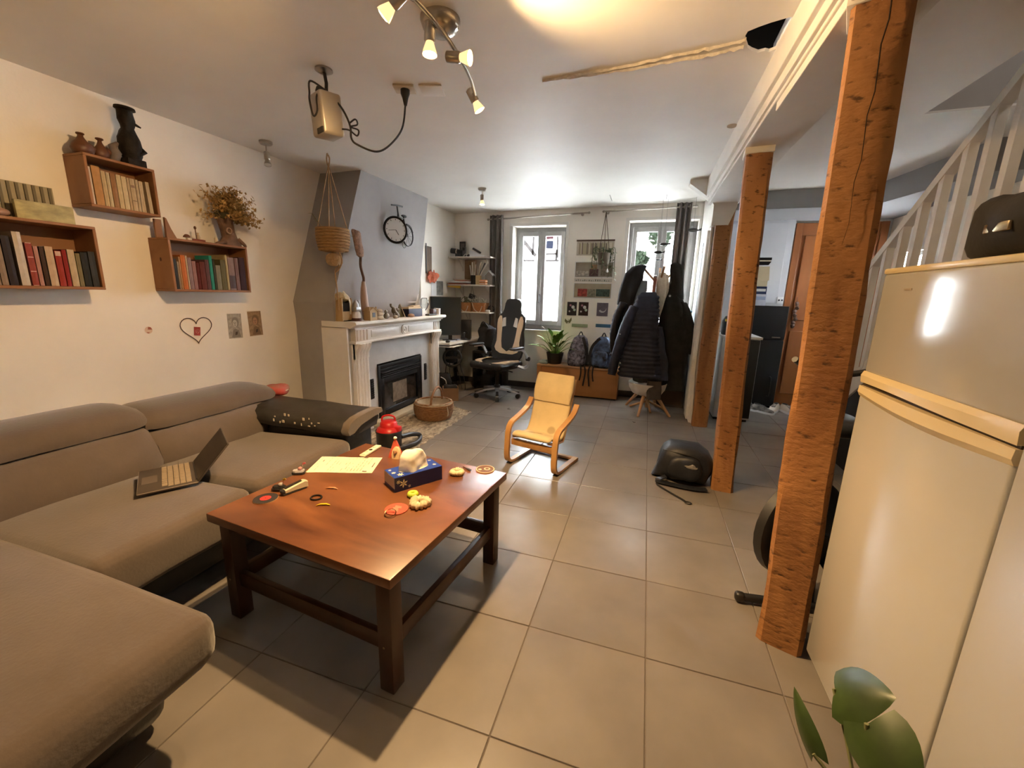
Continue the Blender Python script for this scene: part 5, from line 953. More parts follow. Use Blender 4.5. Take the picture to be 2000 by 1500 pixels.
# middle shelf
t = Thing('paper_stack', 'messy stack of papers overhanging the middle alcove shelf', 'papers', (-2.66, 4.50, 1.425))
for k, (x0, x1, z, col, r_) in enumerate(((-0.13, 0.16, 0.004, (0.40, 0.10, 0.035), 0.10), (-0.10, 0.15, 0.014, (0.10, 0.03, 0.02), -0.08), (-0.12, 0.19, 0.024, (0.62, 0.60, 0.60), 0.05), (-0.05, 0.20, 0.036, (0.70, 0.68, 0.66), -0.04), (-0.02, 0.16, 0.050, (0.36, 0.10, 0.05), 0.06), (-0.04, 0.14, 0.062, (0.50, 0.36, 0.26), -0.05))):
    mb = MB(); mb.box(x0, x1, -0.10, 0.08, z - 0.004, z + 0.005, rot=RZ(r_)); mb.jitter(0.003, 12, seed=k); t.part('folder', mb, mat('folder_%d' % k, col, 0.7), smooth=None)
mb = MB(); mb.prism([(-2.79, 1.385), (-2.60, 1.370), (-2.59, 1.405), (-2.79, 1.402)], 1, 4.41, 4.425); single('yellow_envelope', mb, mat('yellow_paper', (0.62, 0.36, 0.04), 0.7), 'yellow envelope tucked under the middle alcove shelf edge', 'envelope', (-2.69, 4.42, 1.37))
mb = MB(); mb.box(-2.64, -2.46, 4.655, 4.668, 1.425, 1.765, rot=RX(-0.0)); single('cardboard_sheet', mb, mat('brown_card', (0.30, 0.18, 0.10), 0.85, var=0.1), 'brown cardboard sheet leaning at the back of the middle shelf', 'cardboard', (-2.55, 4.66, 1.425))
t = Thing('pen_pot', 'black pen pot full of rulers and rolls on the middle shelf', 'pen pot', (-2.44, 4.50, 1.425)); mb = MB(); mb.lathe([(0.034, 0), (0.036, 0.125), (0.032, 0.125), (0.030, 0.01)], n=16); t.part('pot', mb, BPL, smooth=40)
for k, (dx, h, r_) in enumerate(((-0.055, 0.26, 0.008), (-0.02, 0.30, 0.010), (0.012, 0.31, 0.009), (0.035, 0.27, 0.007))):
    mb = MB(); mb.tube([(dx * 0.3, 0, 0.02), (dx, 0.01, h)], r_, 8); t.part('roll', mb, (MATS['card_white'], SHW, STN, SHW)[k])
t = Thing('wooden_pot', 'pale wooden pot with paper rolls beside the pen pot', 'pot', (-2.36, 4.50, 1.425)); mb = MB(); mb.box(-0.033, 0.033, -0.033, 0.033, 0, 0.125, r=0.003); t.part('pot', mb, CREAMW)
for k, (dx, h) in enumerate(((0.03, 0.30), (0.09, 0.29), (0.13, 0.31))):
    mb = MB(); mb.tube([(0.005 * k, 0, 0.10), (dx, 0.01, h)], 0.011, 8); t.part('roll', mb, (STN, MATS['case_grey'], SHW)[k])
t = Thing('orange_boxes', 'two flat orange and white boxes on the middle shelf', 'box', (-2.275, 4.47, 1.425)); OR = mat('orange_card', (0.60, 0.22, 0.06), 0.6)
for k in range(2):
    mb = MB(); mb.box(-0.045, 0.045, -0.04, 0.04, k * 0.034, k * 0.034 + 0.031, r=0.003); c = t.part('box', mb, OR); mb = MB(); mb.box(-0.046, 0.046, -0.041, 0.041, k * 0.034 + 0.010, k * 0.034 + 0.016); t.part('stripe', mb, MATS['card_white'], parent=c)
t = Thing('paper_craft', 'grey folded paper craft house at the end of the middle shelf', 'papercraft', (-2.215, 4.55, 1.425)); mb = MB(); mb.prism([(-0.05, 0), (0.05, 0), (0.055, 0.13), (0.0, 0.185), (-0.055, 0.13)], 1, -0.04, 0.04); t.part('house', mb, mat('craft_grey', (0.22, 0.19, 0.16), 0.8), smooth=None); mb = MB(); mb.prism([(-0.065, 0.118), (0, 0.182), (0.065, 0.118), (0.065, 0.13), (0, 0.196), (-0.065, 0.13)], 1, -0.05, 0.05); t.part('roof', mb, MATS['card_white'], smooth=None)
# lowest shelf
WICK = mat('wicker_orange', (0.40, 0.17, 0.06), 0.8, var=0.25, scale=40, stretch=(1, 1, 3), bump=0.4)
def wicker(label, x, stuffm, seed):
    t = Thing('wicker_basket', label, 'basket', (x, 4.54, 1.055), 0, 'wicker baskets on the lowest alcove shelf')
    mb = MB(); mb.loft([[(sx * w, sy * d, z) for sx, sy in ((-1, -1), (1, -1), (1, 1), (-1, 1))] for w, d, z in ((0.085, 0.07, 0.0), (0.098, 0.085, 0.125), (0.092, 0.078, 0.125), (0.08, 0.06, 0.02))]); t.part('basket', mb, WICK, smooth=None)
    mb = MB(); random.seed(seed)
    for k in range(14):
        a = Vector((random.uniform(-.08, .08), random.uniform(-.06, .06), 0.10)); b = a + Vector((random.uniform(-.05, .05), random.uniform(-.05, .02), random.uniform(0.04, 0.11))); c = b + Vector((random.uniform(-.06, .06), -0.03, random.uniform(-0.06, 0.02))); mb.tube(bez([a, b, c], 3), 0.006, 5)
    q = t.part('tangled_contents', mb, stuffm, smooth=60); q['kind'] = 'stuff'
    mb = MB(); mb.tube(bez([(-0.09, -0.088, 0.12), (-0.05, -0.092, 0.03), (0.02, -0.09, -0.0), (0.06, -0.092, 0.08)], 4), 0.004, 5); t.part('hanging_cord', mb, SHW)
wicker('left of two wicker baskets on the lowest alcove shelf', -2.555, mat('greyish_cables', (0.16, 0.15, 0.09), 0.7), 4)
wicker('right of two wicker baskets on the lowest alcove shelf', -2.345, mat('pale_cables', (0.42, 0.38, 0.32), 0.7), 8)
t = Thing('white_mouse', 'white computer mouse on the lowest alcove shelf', 'mouse', (-2.215, 4.49, 1.055)); mb = MB(); mb.sup((0, 0, 0.016), (0.035, 0.022, 0.018), 0.7, 0.8, 14, 8); t.part('shell', mb, MATS['card_white'], smooth=80); mb = MB(); mb.box(-0.03, 0.0, -0.002, 0.002, 0.026, 0.034); t.part('wheel', mb, MATS['case_grey'])
t = Thing('black_headset', 'black headset behind the white mouse', 'headset', (-2.20, 4.58, 1.055)); mb = MB(); mb.torus((0, 0, 0.045), 0.042, 0.010, 18, 6, rot=RX(PI / 2)); t.part('band', mb, BPL, smooth=60); mb = MB(); mb.sup((-0.042, 0, 0.03), (0.014, 0.028, 0.028), 0.7, 0.9, 12, 8); mb.sup((0.042, 0, 0.03), (0.014, 0.028, 0.028), 0.7, 0.9, 12, 8); t.part('ear_cups', mb, BPL, smooth=60)
t = Thing('hanging_camera', 'small black camera hanging under the middle alcove shelf', 'camera', (-2.44, 4.46, 1.26)); mb = MB(); mb.box(-0.042, 0.042, -0.02, 0.02, -0.03, 0.035, r=0.006, rot=RY(0.35)); t.part('body', mb, BPL); mb = MB(); mb.lathe([(0.022, 0), (0.022, 0.03)], n=14); mb.xf(list(mb.bm.verts), Matrix.Translation((0.0, -0.02, 0)) @ RX(PI / 2).to_4x4()); t.part('lens', mb, BPL); mb = MB(); mb.tube([(-0.02, 0, 0.03), (0.0, 0.0, 0.145), (0.03, 0, 0.03)], 0.003, 5); t.part('strap', mb, BPL)
# alcove wall pictures
t = Thing('tall_poster', 'narrow brown woodland poster on the alcove wall', 'poster', (-2.798, 3.915, 1.54)); mb = MB(); mb.box(0, 0.006, -0.09, 0.06, 0, 0.33); t.part('sheet', mb, mat('woodland_print', (0.20, 0.12, 0.06), 0.7, col2=(0.07, 0.04, 0.025), scale=14, stretch=(1, 1, 0.3))); mb = MB(); mb.box(0.006, 0.010, -0.09, -0.07, 0, 0.36); t.part('edge', mb, BPL)
t = Thing('paper_dragon', 'crumpled orange-red paper creature on the alcove wall', 'wall ornament', (-2.798, 3.96, 1.44)); mb = MB(); mb.sup((0.03, 0.0, 0.05), (0.03, 0.13, 0.06), 0.8, 0.8, 18, 10); mb.jitter(0.035, 22); t.part('body', mb, mat('coral_paper', (0.55, 0.14, 0.07), 0.8, var=0.2), smooth=None); mb = MB(); mb.prism([(0.02, 0.09), (0.06, 0.10), (0.03, 0.15)], 0, 0.02, 0.03); mb.prism([(-0.05, 0.09), (-0.02, 0.10), (-0.05, 0.15)], 0, 0.02, 0.03); t.part('spikes', mb, MATS['coral_paper'])
t = Thing('grey_photo', 'pale grey picnic photo print on the alcove wall', 'print', (-2.798, 4.16, 1.27)); mb = MB(); mb.box(0, 0.002, -0.20, 0.13, -0.01, 0.19); t.part('mount', mb, MATS['card_white']); mb = MB(); mb.box(0.002, 0.003, -0.06, 0.125, 0.0, 0.185); t.part('photo', mb, mat('photo_grey', (0.30, 0.30, 0.28), 0.5, col2=(0.12, 0.13, 0.13), scale=25))
# ================================================================== DESK
t = Thing('computer_desk', 'white desk in the alcove right of the fireplace', 'desk', (-2.58, 4.2, 0))
P = lambda *a, **k: t.part(*a, world=True, **k)
mb = MB(); mb.prism([(-2.795, 3.76), (-2.44, 3.76), (-2.33, 4.66), (-2.795, 4.66)], 2, 0.66, 0.685); P('desktop', mb, SHW, smooth=None)
mb = MB(); mb.box(-2.72, -2.40, 3.77, 4.05, 0.625, 0.640, r=0.003); P('keyboard_tray', mb, SHW)
for (x, y) in ((-2.77, 3.80), (-2.77, 4.62), (-2.37, 4.58)): mb = MB(); mb.box(x - 0.02, x + 0.02, y - 0.02, y + 0.02, 0, 0.66); P('leg', mb, MATS['dark_metal'])
t = Thing('monitor', 'large dark computer monitor on the alcove desk', 'monitor', (-2.62, 4.02, 0.685), 0.55)
mb = MB(); mb.box(-0.20, 0.20, -0.012, 0.022, 0.07, 0.57, r=0.006); t.part('casing', mb, BPL); mb = MB(); mb.box(-0.19, 0.19, -0.0135, -0.011, 0.08, 0.56); t.part('screen', mb, mat('screen_off', (0.020, 0.030, 0.036), 0.12)); mb = MB(); mb.box(0.03, 0.08, 0.0, 0.025, 0.01, 0.2); t.part('stand', mb, BPL); mb = MB(); mb.lathe([(0.10, 0), (0.10, 0.010), (0.03, 0.015)], (0.05, 0.02, 0), 20, sy=0.7); t.part('foot', mb, BPL)
t = Thing('desk_speaker', 'black loudspeaker box on the desk beside the monitor', 'speaker', (-2.49, 4.36, 0.685), 0.3); mb = MB(); mb.box(-0.06, 0.075, -0.06, 0.06, 0, 0.26, r=0.006); t.part('cabinet', mb, BPL); mb = MB(); mb.disc((0.0, -0.061, 0.08), 0.045, 0.004, 18, (0, -1, 0)); mb.disc((0.0, -0.061, 0.19), 0.022, 0.004, 18, (0, -1, 0)); t.part('drivers', mb, MATS['dark_metal'])
t = Thing('desk_mouse', 'black computer mouse on the front of the desk', 'mouse', (-2.50, 3.83, 0.685), 0.3); mb = MB(); mb.sup((0, 0, 0.015), (0.028, 0.05, 0.02), 0.7, 0.8, 14, 8); t.part('shell', mb, BPL, smooth=80); mb = MB(); mb.box(-0.003, 0.003, -0.03, -0.015, 0.025, 0.036); t.part('wheel', mb, MATS['case_grey'])
t = Thing('desk_papers', 'pale blue-white papers spread on the alcove desk', 'papers', (-2.55, 4.12, 0.685), 0.2)
for k, (dx, dy, r_) in enumerate(((0, 0, 0.1), (0.05, 0.06, -0.2), (-0.02, -0.12, 0.3))): mb = MB(); mb.box(dx - 0.07, dx + 0.07, dy - 0.10, dy + 0.10, 0.001 + k * 0.002, 0.002 + k * 0.002, rot=RZ(r_)); t.part('sheet', mb, mat('bluish_paper', (0.55, 0.60, 0.68), 0.7))
t = Thing('joystick_base', 'small black joystick base on the desk', 'joystick', (-2.44, 4.20, 0.688)); mb = MB(); mb.lathe([(0.05, 0), (0.052, 0.008), (0.03, 0.02), (0.012, 0.025), (0.010, 0.07), (0.016, 0.09), (0.010, 0.10)], n=18); t.part('base', mb, BPL, smooth=40); mb = MB(); mb.box(0.03, 0.09, -0.02, 0.02, 0, 0.012, r=0.004); t.part('throttle', mb, BPL)
BLKF = mat('black_fabric', (0.018, 0.018, 0.021), 0.85, var=0.3, scale=10, bump=0.2, bscale=40)
t = Thing('black_satchel', 'slumped black satchel on the computer tower beside the curtain', 'bag', (-2.20, 4.44, 0.532)); mb = MB(); mb.sup((0, 0, 0.19), (0.13, 0.095, 0.195), 0.7, 0.7, 20, 14); mb.jitter(0.05, 9); t.part('body', mb, BLKF, smooth=60); mb = MB(); mb.tube(bez([(-0.10, -0.06, 0.25), (-0.02, -0.10, 0.40), (0.08, -0.06, 0.26)], 5), 0.010, 6); t.part('strap', mb, BLKF)
t = Thing('computer_tower', 'wide black computer tower on the floor behind the gaming chair', 'computer', (-2.14, 4.46, 0), 0.0); mb = MB(); mb.box(-0.24, 0.22, -0.12, 0.12, 0.015, 0.53, r=0.008); t.part('case', mb, BPL); mb = MB(); mb.box(-0.22, 0.20, -0.124, -0.119, 0.04, 0.50, r=0.002); t.part('side_panel', mb, mat('smoked_panel', (0.012, 0.012, 0.014), 0.12)); mb = MB(); mb.box(-0.22, -0.20, -0.1, 0.1, 0, 0.016); mb.box(0.18, 0.20, -0.1, 0.1, 0, 0.016); t.part('feet', mb, BPL)
t = Thing('racing_wheel', 'black racing steering wheel clamped under the desk edge', 'steering wheel', (-2.56, 3.98, 0.33)); mb = MB(); mb.torus((0.06, -0.02, 0.14), 0.115, 0.016, 24, 8, rot=RZ(0.6) @ RX(PI / 2 - 0.3)); t.part('rim', mb, BPL, smooth=60); mb = MB(); mb.box(-0.06, 0.06, 0.0, 0.12, 0.06, 0.29, r=0.015); t.part('housing', mb, BPL); mb = MB(); mb.tube([(0.06, -0.02, 0.14), (0.02, 0.05, 0.15)], 0.03, 10); mb.box(-0.04, 0.16, -0.035, -0.015, 0.125, 0.155, rot=RZ(0.6)); t.part('spokes', mb, BPL)
mb = MB()
for k in range(5): mb.tube(bez([(-2.70 + 0.06 * k, 4.15 + 0.03 * k, 0.65), (-2.66 + 0.05 * k, 4.10, 0.40), (-2.72 + 0.07 * k, 4.2, 0.15), (-2.60 + 0.05 * k, 4.15, 0.006)], 5), 0.005, 5)
o = single('desk_cables', mb, CAB, 'loose black cables hanging under the desk', 'cable', (-2.6, 4.15, 0.0), smooth=60); o['kind'] = 'stuff'
t = Thing('black_sack', 'black bag slumped on the floor under the desk', 'bag', (-2.62, 3.86, 0)); mb = MB(); mb.sup((0, 0, 0.14), (0.12, 0.11, 0.145), 0.7, 0.8, 18, 12); mb.jitter(0.035, 9); t.part('body', mb, BLKF, smooth=60); mb = MB(); mb.tube(bez([(0.05, -0.10, 0.24), (0.12, -0.10, 0.20), (0.125, -0.09, 0.08)], 4), 0.006, 6); t.part('piping', mb, MATS['card_white'], smooth=60)
t = Thing('cardboard_box', 'open brown cardboard box on the floor right of the fireplace', 'box', (-2.36, 3.60, 0), 0.5); CB = mat('cardboard', (0.34, 0.19, 0.10), 0.85, var=0.1); mb = MB(); mb.box(-0.09, 0.10, -0.08, -0.075, 0, 0.16); mb.box(-0.09, 0.10, 0.075, 0.08, 0, 0.16); mb.box(-0.09, -0.085, -0.075, 0.075, 0, 0.16); mb.box(0.095, 0.10, -0.075, 0.075, 0, 0.16); mb.box(-0.09, 0.10, -0.075, 0.075, 0, 0.006); t.part('carton', mb, CB, smooth=None); mb = MB(); mb.sup((0.0, 0, 0.14), (0.08, 0.065, 0.06), 0.7, 0.7, 14, 8); mb.jitter(0.03, 14); t.part('dark_cloth', mb, BLKF, smooth=60)
# ================================================================== GAMING CHAIR
LB, LW = mat('chair_black_leather', (0.014, 0.014, 0.016), 0.32), mat('chair_cream_leather', (0.62, 0.53, 0.43), 0.4)
ALU = mat('polished_aluminium', (0.70, 0.72, 0.76), 0.25, 0.35)
t = Thing('gaming_chair', 'black and cream racing-style office chair on a chrome star base', 'office chair', (-1.875, 3.985, 0), -0.32)
for k in range(5):
    a = 0.35 + k * 2 * PI / 5; c, s_ = math.cos(a), math.sin(a)
    mb = MB(); mb.loft([[(c * r - s_ * w, s_ * r + c * w, z + dz) for w, dz in ((-hw, -0.012), (hw, -0.012), (hw, 0.012), (-hw, 0.012))] for r, z, hw in ((0.03, 0.115, 0.030), (0.15, 0.105, 0.024), (0.29, 0.075, 0.017))]); lg = t.part('base_arm', mb, ALU, smooth=None)
    mb = MB(); mb.loft([[(c * r - s_ * w, s_ * r + c * w, z + dz) for w, dz in ((-0.02, 0.008), (0.02, 0.008), (0.015, 0.02), (-0.015, 0.02))] for r, z in ((0.19, 0.09), (0.30, 0.07))]); t.part('foot_cap', mb, BPL, parent=lg)
    for w in (-0.014, 0.014):
        mb = MB(); mb.disc((c * 0.28 - s_ * (w - 0.006), s_ * 0.28 + c * (w - 0.006), 0.030), 0.029, 0.012, 16, (-s_, c, 0)); t.part('castor', mb, BPL, parent=lg)
mb = MB(); mb.lathe([(0.040, 0.10), (0.040, 0.16), (0.026, 0.165), (0.026, 0.36)], n=16); t.part('gas_lift', mb, BPL, smooth=40)
mb = MB(); mb.box(-0.11, 0.11, -0.10, 0.13, 0.35, 0.385, r=0.01); mb.tube([(0.10, 0, 0.365), (0.24, 0, 0.355)], 0.007, 6); t.part('mechanism', mb, BPL)
mb = MB(); mb.box(-0.255, 0.255, -0.27, 0.22, 0.385, 0.475, r=0.04, seg=4); mb.jitter(0.006, 8); seat = t.part('seat', mb, LB, smooth=50)
for s_ in (-1, 1):
    mb = MB(); R = []
    for f in range(9):
        u = f / 8; y = -0.262 + 0.40 * u; w0 = 0.10 + 0.10 * u ** 0.7 - (0.05 if u < 0.15 else 0); z = 0.482 + 0.010 * math.sin(PI * u) - 0.022 * (1 - u) ** 6; R.append([(s_ * w0, y, z), (s_ * (w0 + 0.03), y, z + 0.006), (s_ * min(0.242, w0 + 0.12 - 0.07 * u), y, z - 0.006), (s_ * min(0.242, w0 + 0.12 - 0.07 * u), y, z - 0.03)])
    mb.loft(R, cap=False, closed=False); t.part('cream_inlay', mb, LW, smooth=60, parent=seat)
def chair_back(z, v=0.0): return 0.20 + (z - 0.47) * 0.20 + v
mb = MB(); R = []
outl = [(0.46, 0.20), (0.52, 0.245), (0.62, 0.265), (0.74, 0.250), (0.84, 0.225), (0.94, 0.235), (1.02, 0.215), (1.07, 0.150), (1.12, 0.130), (1.19, 0.125), (1.235, 0.105), (1.25, 0.06)]
for z, w in outl:
    y = chair_back(z); R.append([(w * math.cos(a) if abs(math.cos(a)) > 1e-6 else 0, y + (-0.035 if math.sin(a) < 0 else 0.045) * abs(math.sin(a)) ** 0.5 - 0.030 * abs(math.cos(a)) ** 3, z) for a in [2 * PI * i / 20 for i in range(20)]])
mb.loft(R); bk = t.part('backrest', mb, LB, smooth=50)
for s_ in (-1, 1):
    mb = MB(); R = []
    for z, xi, xo in ((0.545, 0.0, 0.10), (0.575, 0.0, 0.175), (0.62, 0.085, 0.205), (0.70, 0.105, 0.185), (0.80, 0.115, 0.19), (0.90, 0.12, 0.215), (0.98, 0.135, 0.215), (1.03, 0.150, 0.185)):
        y = chair_back(z); R.append([(s_ * xi, y - 0.042 - 0.0 * xi, z), (s_ * (xi + xo) / 2, y - 0.050, z), (s_ * xo, y - 0.055 + 0.012, z), (s_ * xo, y - 0.02, z)])
    mb.loft(R, cap=False, closed=False); t.part('cream_bolster', mb, LW, smooth=60, parent=bk)
    mb = MB(); mb.loft([[(s_ * x, chair_back(z) - dy, z) for x, z in ((0.062, 0.90), (0.125, 0.885), (0.118, 1.0), (0.080, 1.012))] for dy in (0.040, 0.052)]); t.part('belt_slot', mb, ALU, parent=bk, smooth=None)
    mb = MB(); mb.strip(bez([(s_ * 0.235, 0.10, 0.42), (s_ * 0.32, 0.13, 0.40), (s_ * 0.335, 0.19, 0.43), (s_ * 0.335, 0.20, 0.52)], 5), 0.035, 0.020, (s_, 0, 0.3)); mb.strip(bez([(s_ * 0.335, 0.195, 0.50), (s_ * 0.33, 0.12, 0.60), (s_ * 0.325, 0.05, 0.64), (s_ * 0.325, -0.10, 0.645)], 5), 0.030, 0.020, (s_, 0, 0)); ar = t.part('arm', mb, ALU, smooth=40)
    mb = MB(); mb.disc((s_ * 0.335 - 0.018, 0.195, 0.51), 0.028, 0.036, 16, (1, 0, 0)); t.part('arm_pivot', mb, BPL, parent=ar)
    mb = MB(); mb.sup((s_ * 0.325, -0.04, 0.662), (0.038, 0.14, 0.016), 0.5, 0.6, 20, 8); t.part('arm_pad', mb, BPL, smooth=60, parent=ar)
# ================================================================== RUG, LOG BASKET, ASH VACUUM
RUGM = mat('woven_rug', (0.50, 0.42, 0.30), 0.95, col2=(0.11, 0.085, 0.062), scale=42, stretch=(1.0, 0.45, 1), bump=0.8, bscale=80)
mb = MB(); n = 40; R = []
for i in range(n + 1):
    y = 1.72 + (3.30 - 1.72) * i / n; xr = -1.885 - 0.02 * i / n - (0.25 * max(0, (i - 37) / 3) if i > 37 else 0)
    R.append([(-2.46, y, 0.001), (-2.46, y, 0.012), (-2.2, y, 0.014 + 0.003 * math.sin(i)), (xr + 0.012 * math.sin(i * 1.9), y, 0.011), (xr + 0.012 * math.sin(i * 1.9) + 0.006, y, 0.001)])
mb.loft(R); single('hearth_rug', mb, RUGM, 'mottled beige and brown woven rug in front of the fireplace', 'rug', (-2.2, 2.5, 0), smooth=50)
WILL = mat('willow', (0.36, 0.185, 0.075), 0.7, col2=(0.20, 0.09, 0.035), scale=34, stretch=(1, 1, 3), bump=0.7)
LXB, LYB = -2.17, 2.83
t = Thing('log_basket', 'round willow log basket with a cloth lining and hoop handle, on the rug', 'basket', (LXB, LYB, 0.014))
mb = MB(); mb.lathe([(0.155, 0), (0.175, 0.01), (0.195, 0.06), (0.20, 0.11), (0.188, 0.165), (0.178, 0.168), (0.182, 0.11), (0.165, 0.03)], n=30); t.part('bowl', mb, WILL, smooth=50)
for k in range(9): mb = MB(); z = 0.012 + k * 0.0175; r = 0.170 + 0.033 * math.sin(min(1, (k + 1) / 8) * PI * 0.62); mb.torus((0, 0, z), r, 0.0085, 30, 6); t.part('weave', mb, WILL, smooth=60)
mb = MB(); mb.torus((0, 0, 0.168), 0.184, 0.012, 30, 6); t.part('rim', mb, WILL, smooth=60)
mb = MB(); mb.lathe([(0.176, 0.178), (0.194, 0.176), (0.199, 0.150)], n=30, cap=False); mb.lathe([(0.176, 0.178), (0.165, 0.12), (0.12, 0.06)], n=30, cap=False); mb.jitter(0.006, 20); t.part('cloth_lining', mb, LINEN, smooth=60)
mb = MB(); mb.tube(bez([(0.06, -0.175, 0.16), (0.055, -0.13, 0.26), (0.04, 0.0, 0.325), (0.02, 0.13, 0.27), (0.01, 0.175, 0.16)], 6), 0.012, 8); t.part('handle', mb, WILL, smooth=60)
mb = MB(); mb.tube(bez([(0.19, -0.07, 0.15), (0.205, -0.075, 0.08), (0.20, -0.08, 0.05)], 4), 0.006, 6); t.part('hanging_string', mb, LINEN, smooth=60)
REDP = mat('red_plastic', (0.55, 0.018, 0.02), 0.35)
t = Thing('ash_vacuum', 'black ash vacuum cleaner with a red lid and black hose', 'vacuum cleaner', (-2.06, 1.86, 0.014))
mb = MB(); mb.lathe([(0.105, 0), (0.115, 0.01), (0.122, 0.17), (0.128, 0.18), (0.124, 0.19), (0.118, 0.175)], n=26); t.part('bucket', mb, BPL, smooth=40)
mb = MB(); mb.lathe([(0.120, 0.17), (0.118, 0.185), (0.105, 0.21), (0.085, 0.225), (0.078, 0.26), (0.06, 0.275), (0.01, 0.28)], n=26); mb.box(0.02, 0.13, -0.03, 0.03, 0.185, 0.235, r=0.012); t.part('lid', mb, REDP, smooth=40)
mb = MB(); mb.tube(bez([(-0.06, -0.02, 0.265), (-0.05, -0.02, 0.31), (0.0, 0.0, 0.325), (0.05, 0.02, 0.31), (0.06, 0.02, 0.265)], 5), 0.009, 8); t.part('handle', mb, REDP, smooth=60)
mb = MB(); mb.tube(bez([(0.10, 0.05, 0.12), (0.12, 0.20, 0.10), (0.12, 0.33, 0.06), (0.13, 0.36, 0.028), (0.17, 0.25, 0.024), (0.16, 0.12, 0.024), (0.06, -0.14, 0.024)], 8), 0.022, 10); t.part('hose', mb, BPL, smooth=60); t.o.scale = (0.86, 0.86, 0.92)
# ================================================================== BENCH CHEST AND WHAT STANDS ON IT
CHW = wood('chest_wood', (0.45, 0.20, 0.065), (0.33, 0.135, 0.040), 0, 6, 0.10, 0.45, 0.05)
t = Thing('wooden_chest', 'low orange-brown wooden chest under the pictures between the windows', 'chest', (-0.91, 4.52, 0))
P = lambda *a, **k: t.part(*a, world=True, **k)
mb = MB(); mb.box(-1.44, -0.385, 4.385, 4.66, 0.02, 0.385); P('body', mb, CHW)
mb = MB(); mb.box(-1.455, -0.375, 4.365, 4.664, 0.385, 0.405, r=0.003); P('lid', mb, wood('chest_lid', (0.50, 0.30, 0.16), (0.40, 0.22, 0.11), 0, 6, 0.1, 0.5, 0.05))
mb = MB(); mb.box(-1.45, -1.395, 4.368, 4.386, 0, 0.385, r=0.002); P('corner_post', mb, CHW)
mb = MB(); mb.box(-1.39, -0.385, 4.372, 4.386, 0.02, 0.38, r=0.002); P('front_panel', mb, CHW)
mb = MB(); mb.box(-1.42, -0.40, 4.40, 4.65, 0, 0.02); P('plinth', mb, DARKV)
GRN = mat('peace_lily_green', (0.13, 0.26, 0.045), 0.45, var=0.4, scale=6)
t = Thing('potted_peace_lily', 'leafy green plant in a dark pot on the chest, below the left window', 'plant', (-1.245, 4.52, 0.405))
mb = MB(); mb.lathe([(0.085, 0), (0.09, 0.01), (0.115, 0.14), (0.120, 0.15), (0.112, 0.15), (0.105, 0.12)], n=22); t.part('pot', mb, mat('pot_black', (0.022, 0.018, 0.018), 0.5), smooth=40)
mb = MB(); mb.lathe([(0.106, 0.125), (0.05, 0.135), (0.001, 0.137)], n=20); t.part('soil', mb, mat('soil', (0.03, 0.02, 0.015), 0.95))
random.seed(21)
for k in range(34):
    a = random.uniform(0, 2 * PI); el = random.uniform(0.45, 1.35); d = Vector((math.cos(a) * math.cos(el), -abs(math.sin(a)) * math.cos(el) * 0.7, math.sin(el))).normalized(); L_ = random.uniform(0.12, 0.26)
    p0 = Vector((d.x * 0.03, d.y * 0.03, 0.13)); p1 = p0 + d * L_
    mb = MB(); mb.tube([p0, p1], [0.004, 0.003], 5); leaf(mb, p1 - d * 0.01, d + Vector((0, 0, -0.15)), random.uniform(0.11, 0.17), random.uniform(0.045, 0.07), droop=0.35); t.part('leaf', mb, GRN, smooth=60)
mb = MB(); mb.tube([(-0.03, 0, 0.13), (-0.13, -0.02, 0.45)], 0.003, 5); leaf(mb, (-0.13, -0.02, 0.44), (-0.5, 0, 0.6), 0.09, 0.03); t.part('stalk', mb, LEAFD)
t = Thing('blue_cloth', 'pale blue folded cloth on the chest beside the plant pot', 'cloth', (-1.38, 4.44, 0.405)); mb = MB(); mb.sup((0, 0, 0.02), (0.06, 0.05, 0.022), 0.7, 0.7, 14, 8); mb.jitter(0.012, 20); t.part('fold', mb, mat('pale_blue_cloth', (0.34, 0.46, 0.50), 0.8), smooth=60); mb = MB(); mb.sup((0.01, 0.0, 0.045), (0.04, 0.035, 0.012), 0.7, 0.7, 12, 6); t.part('upper_fold', mb, MATS['pale_blue_cloth'], smooth=60)
PATT = mat('floral_dark_fabric', (0.26, 0.24, 0.30), 0.8, col2=(0.016, 0.016, 0.028), scale=28, detail=2.0); BLUF = mat('black_blue_fabric', (0.10, 0.16, 0.30), 0.8, col2=(0.010, 0.012, 0.018), scale=14, detail=2.0)
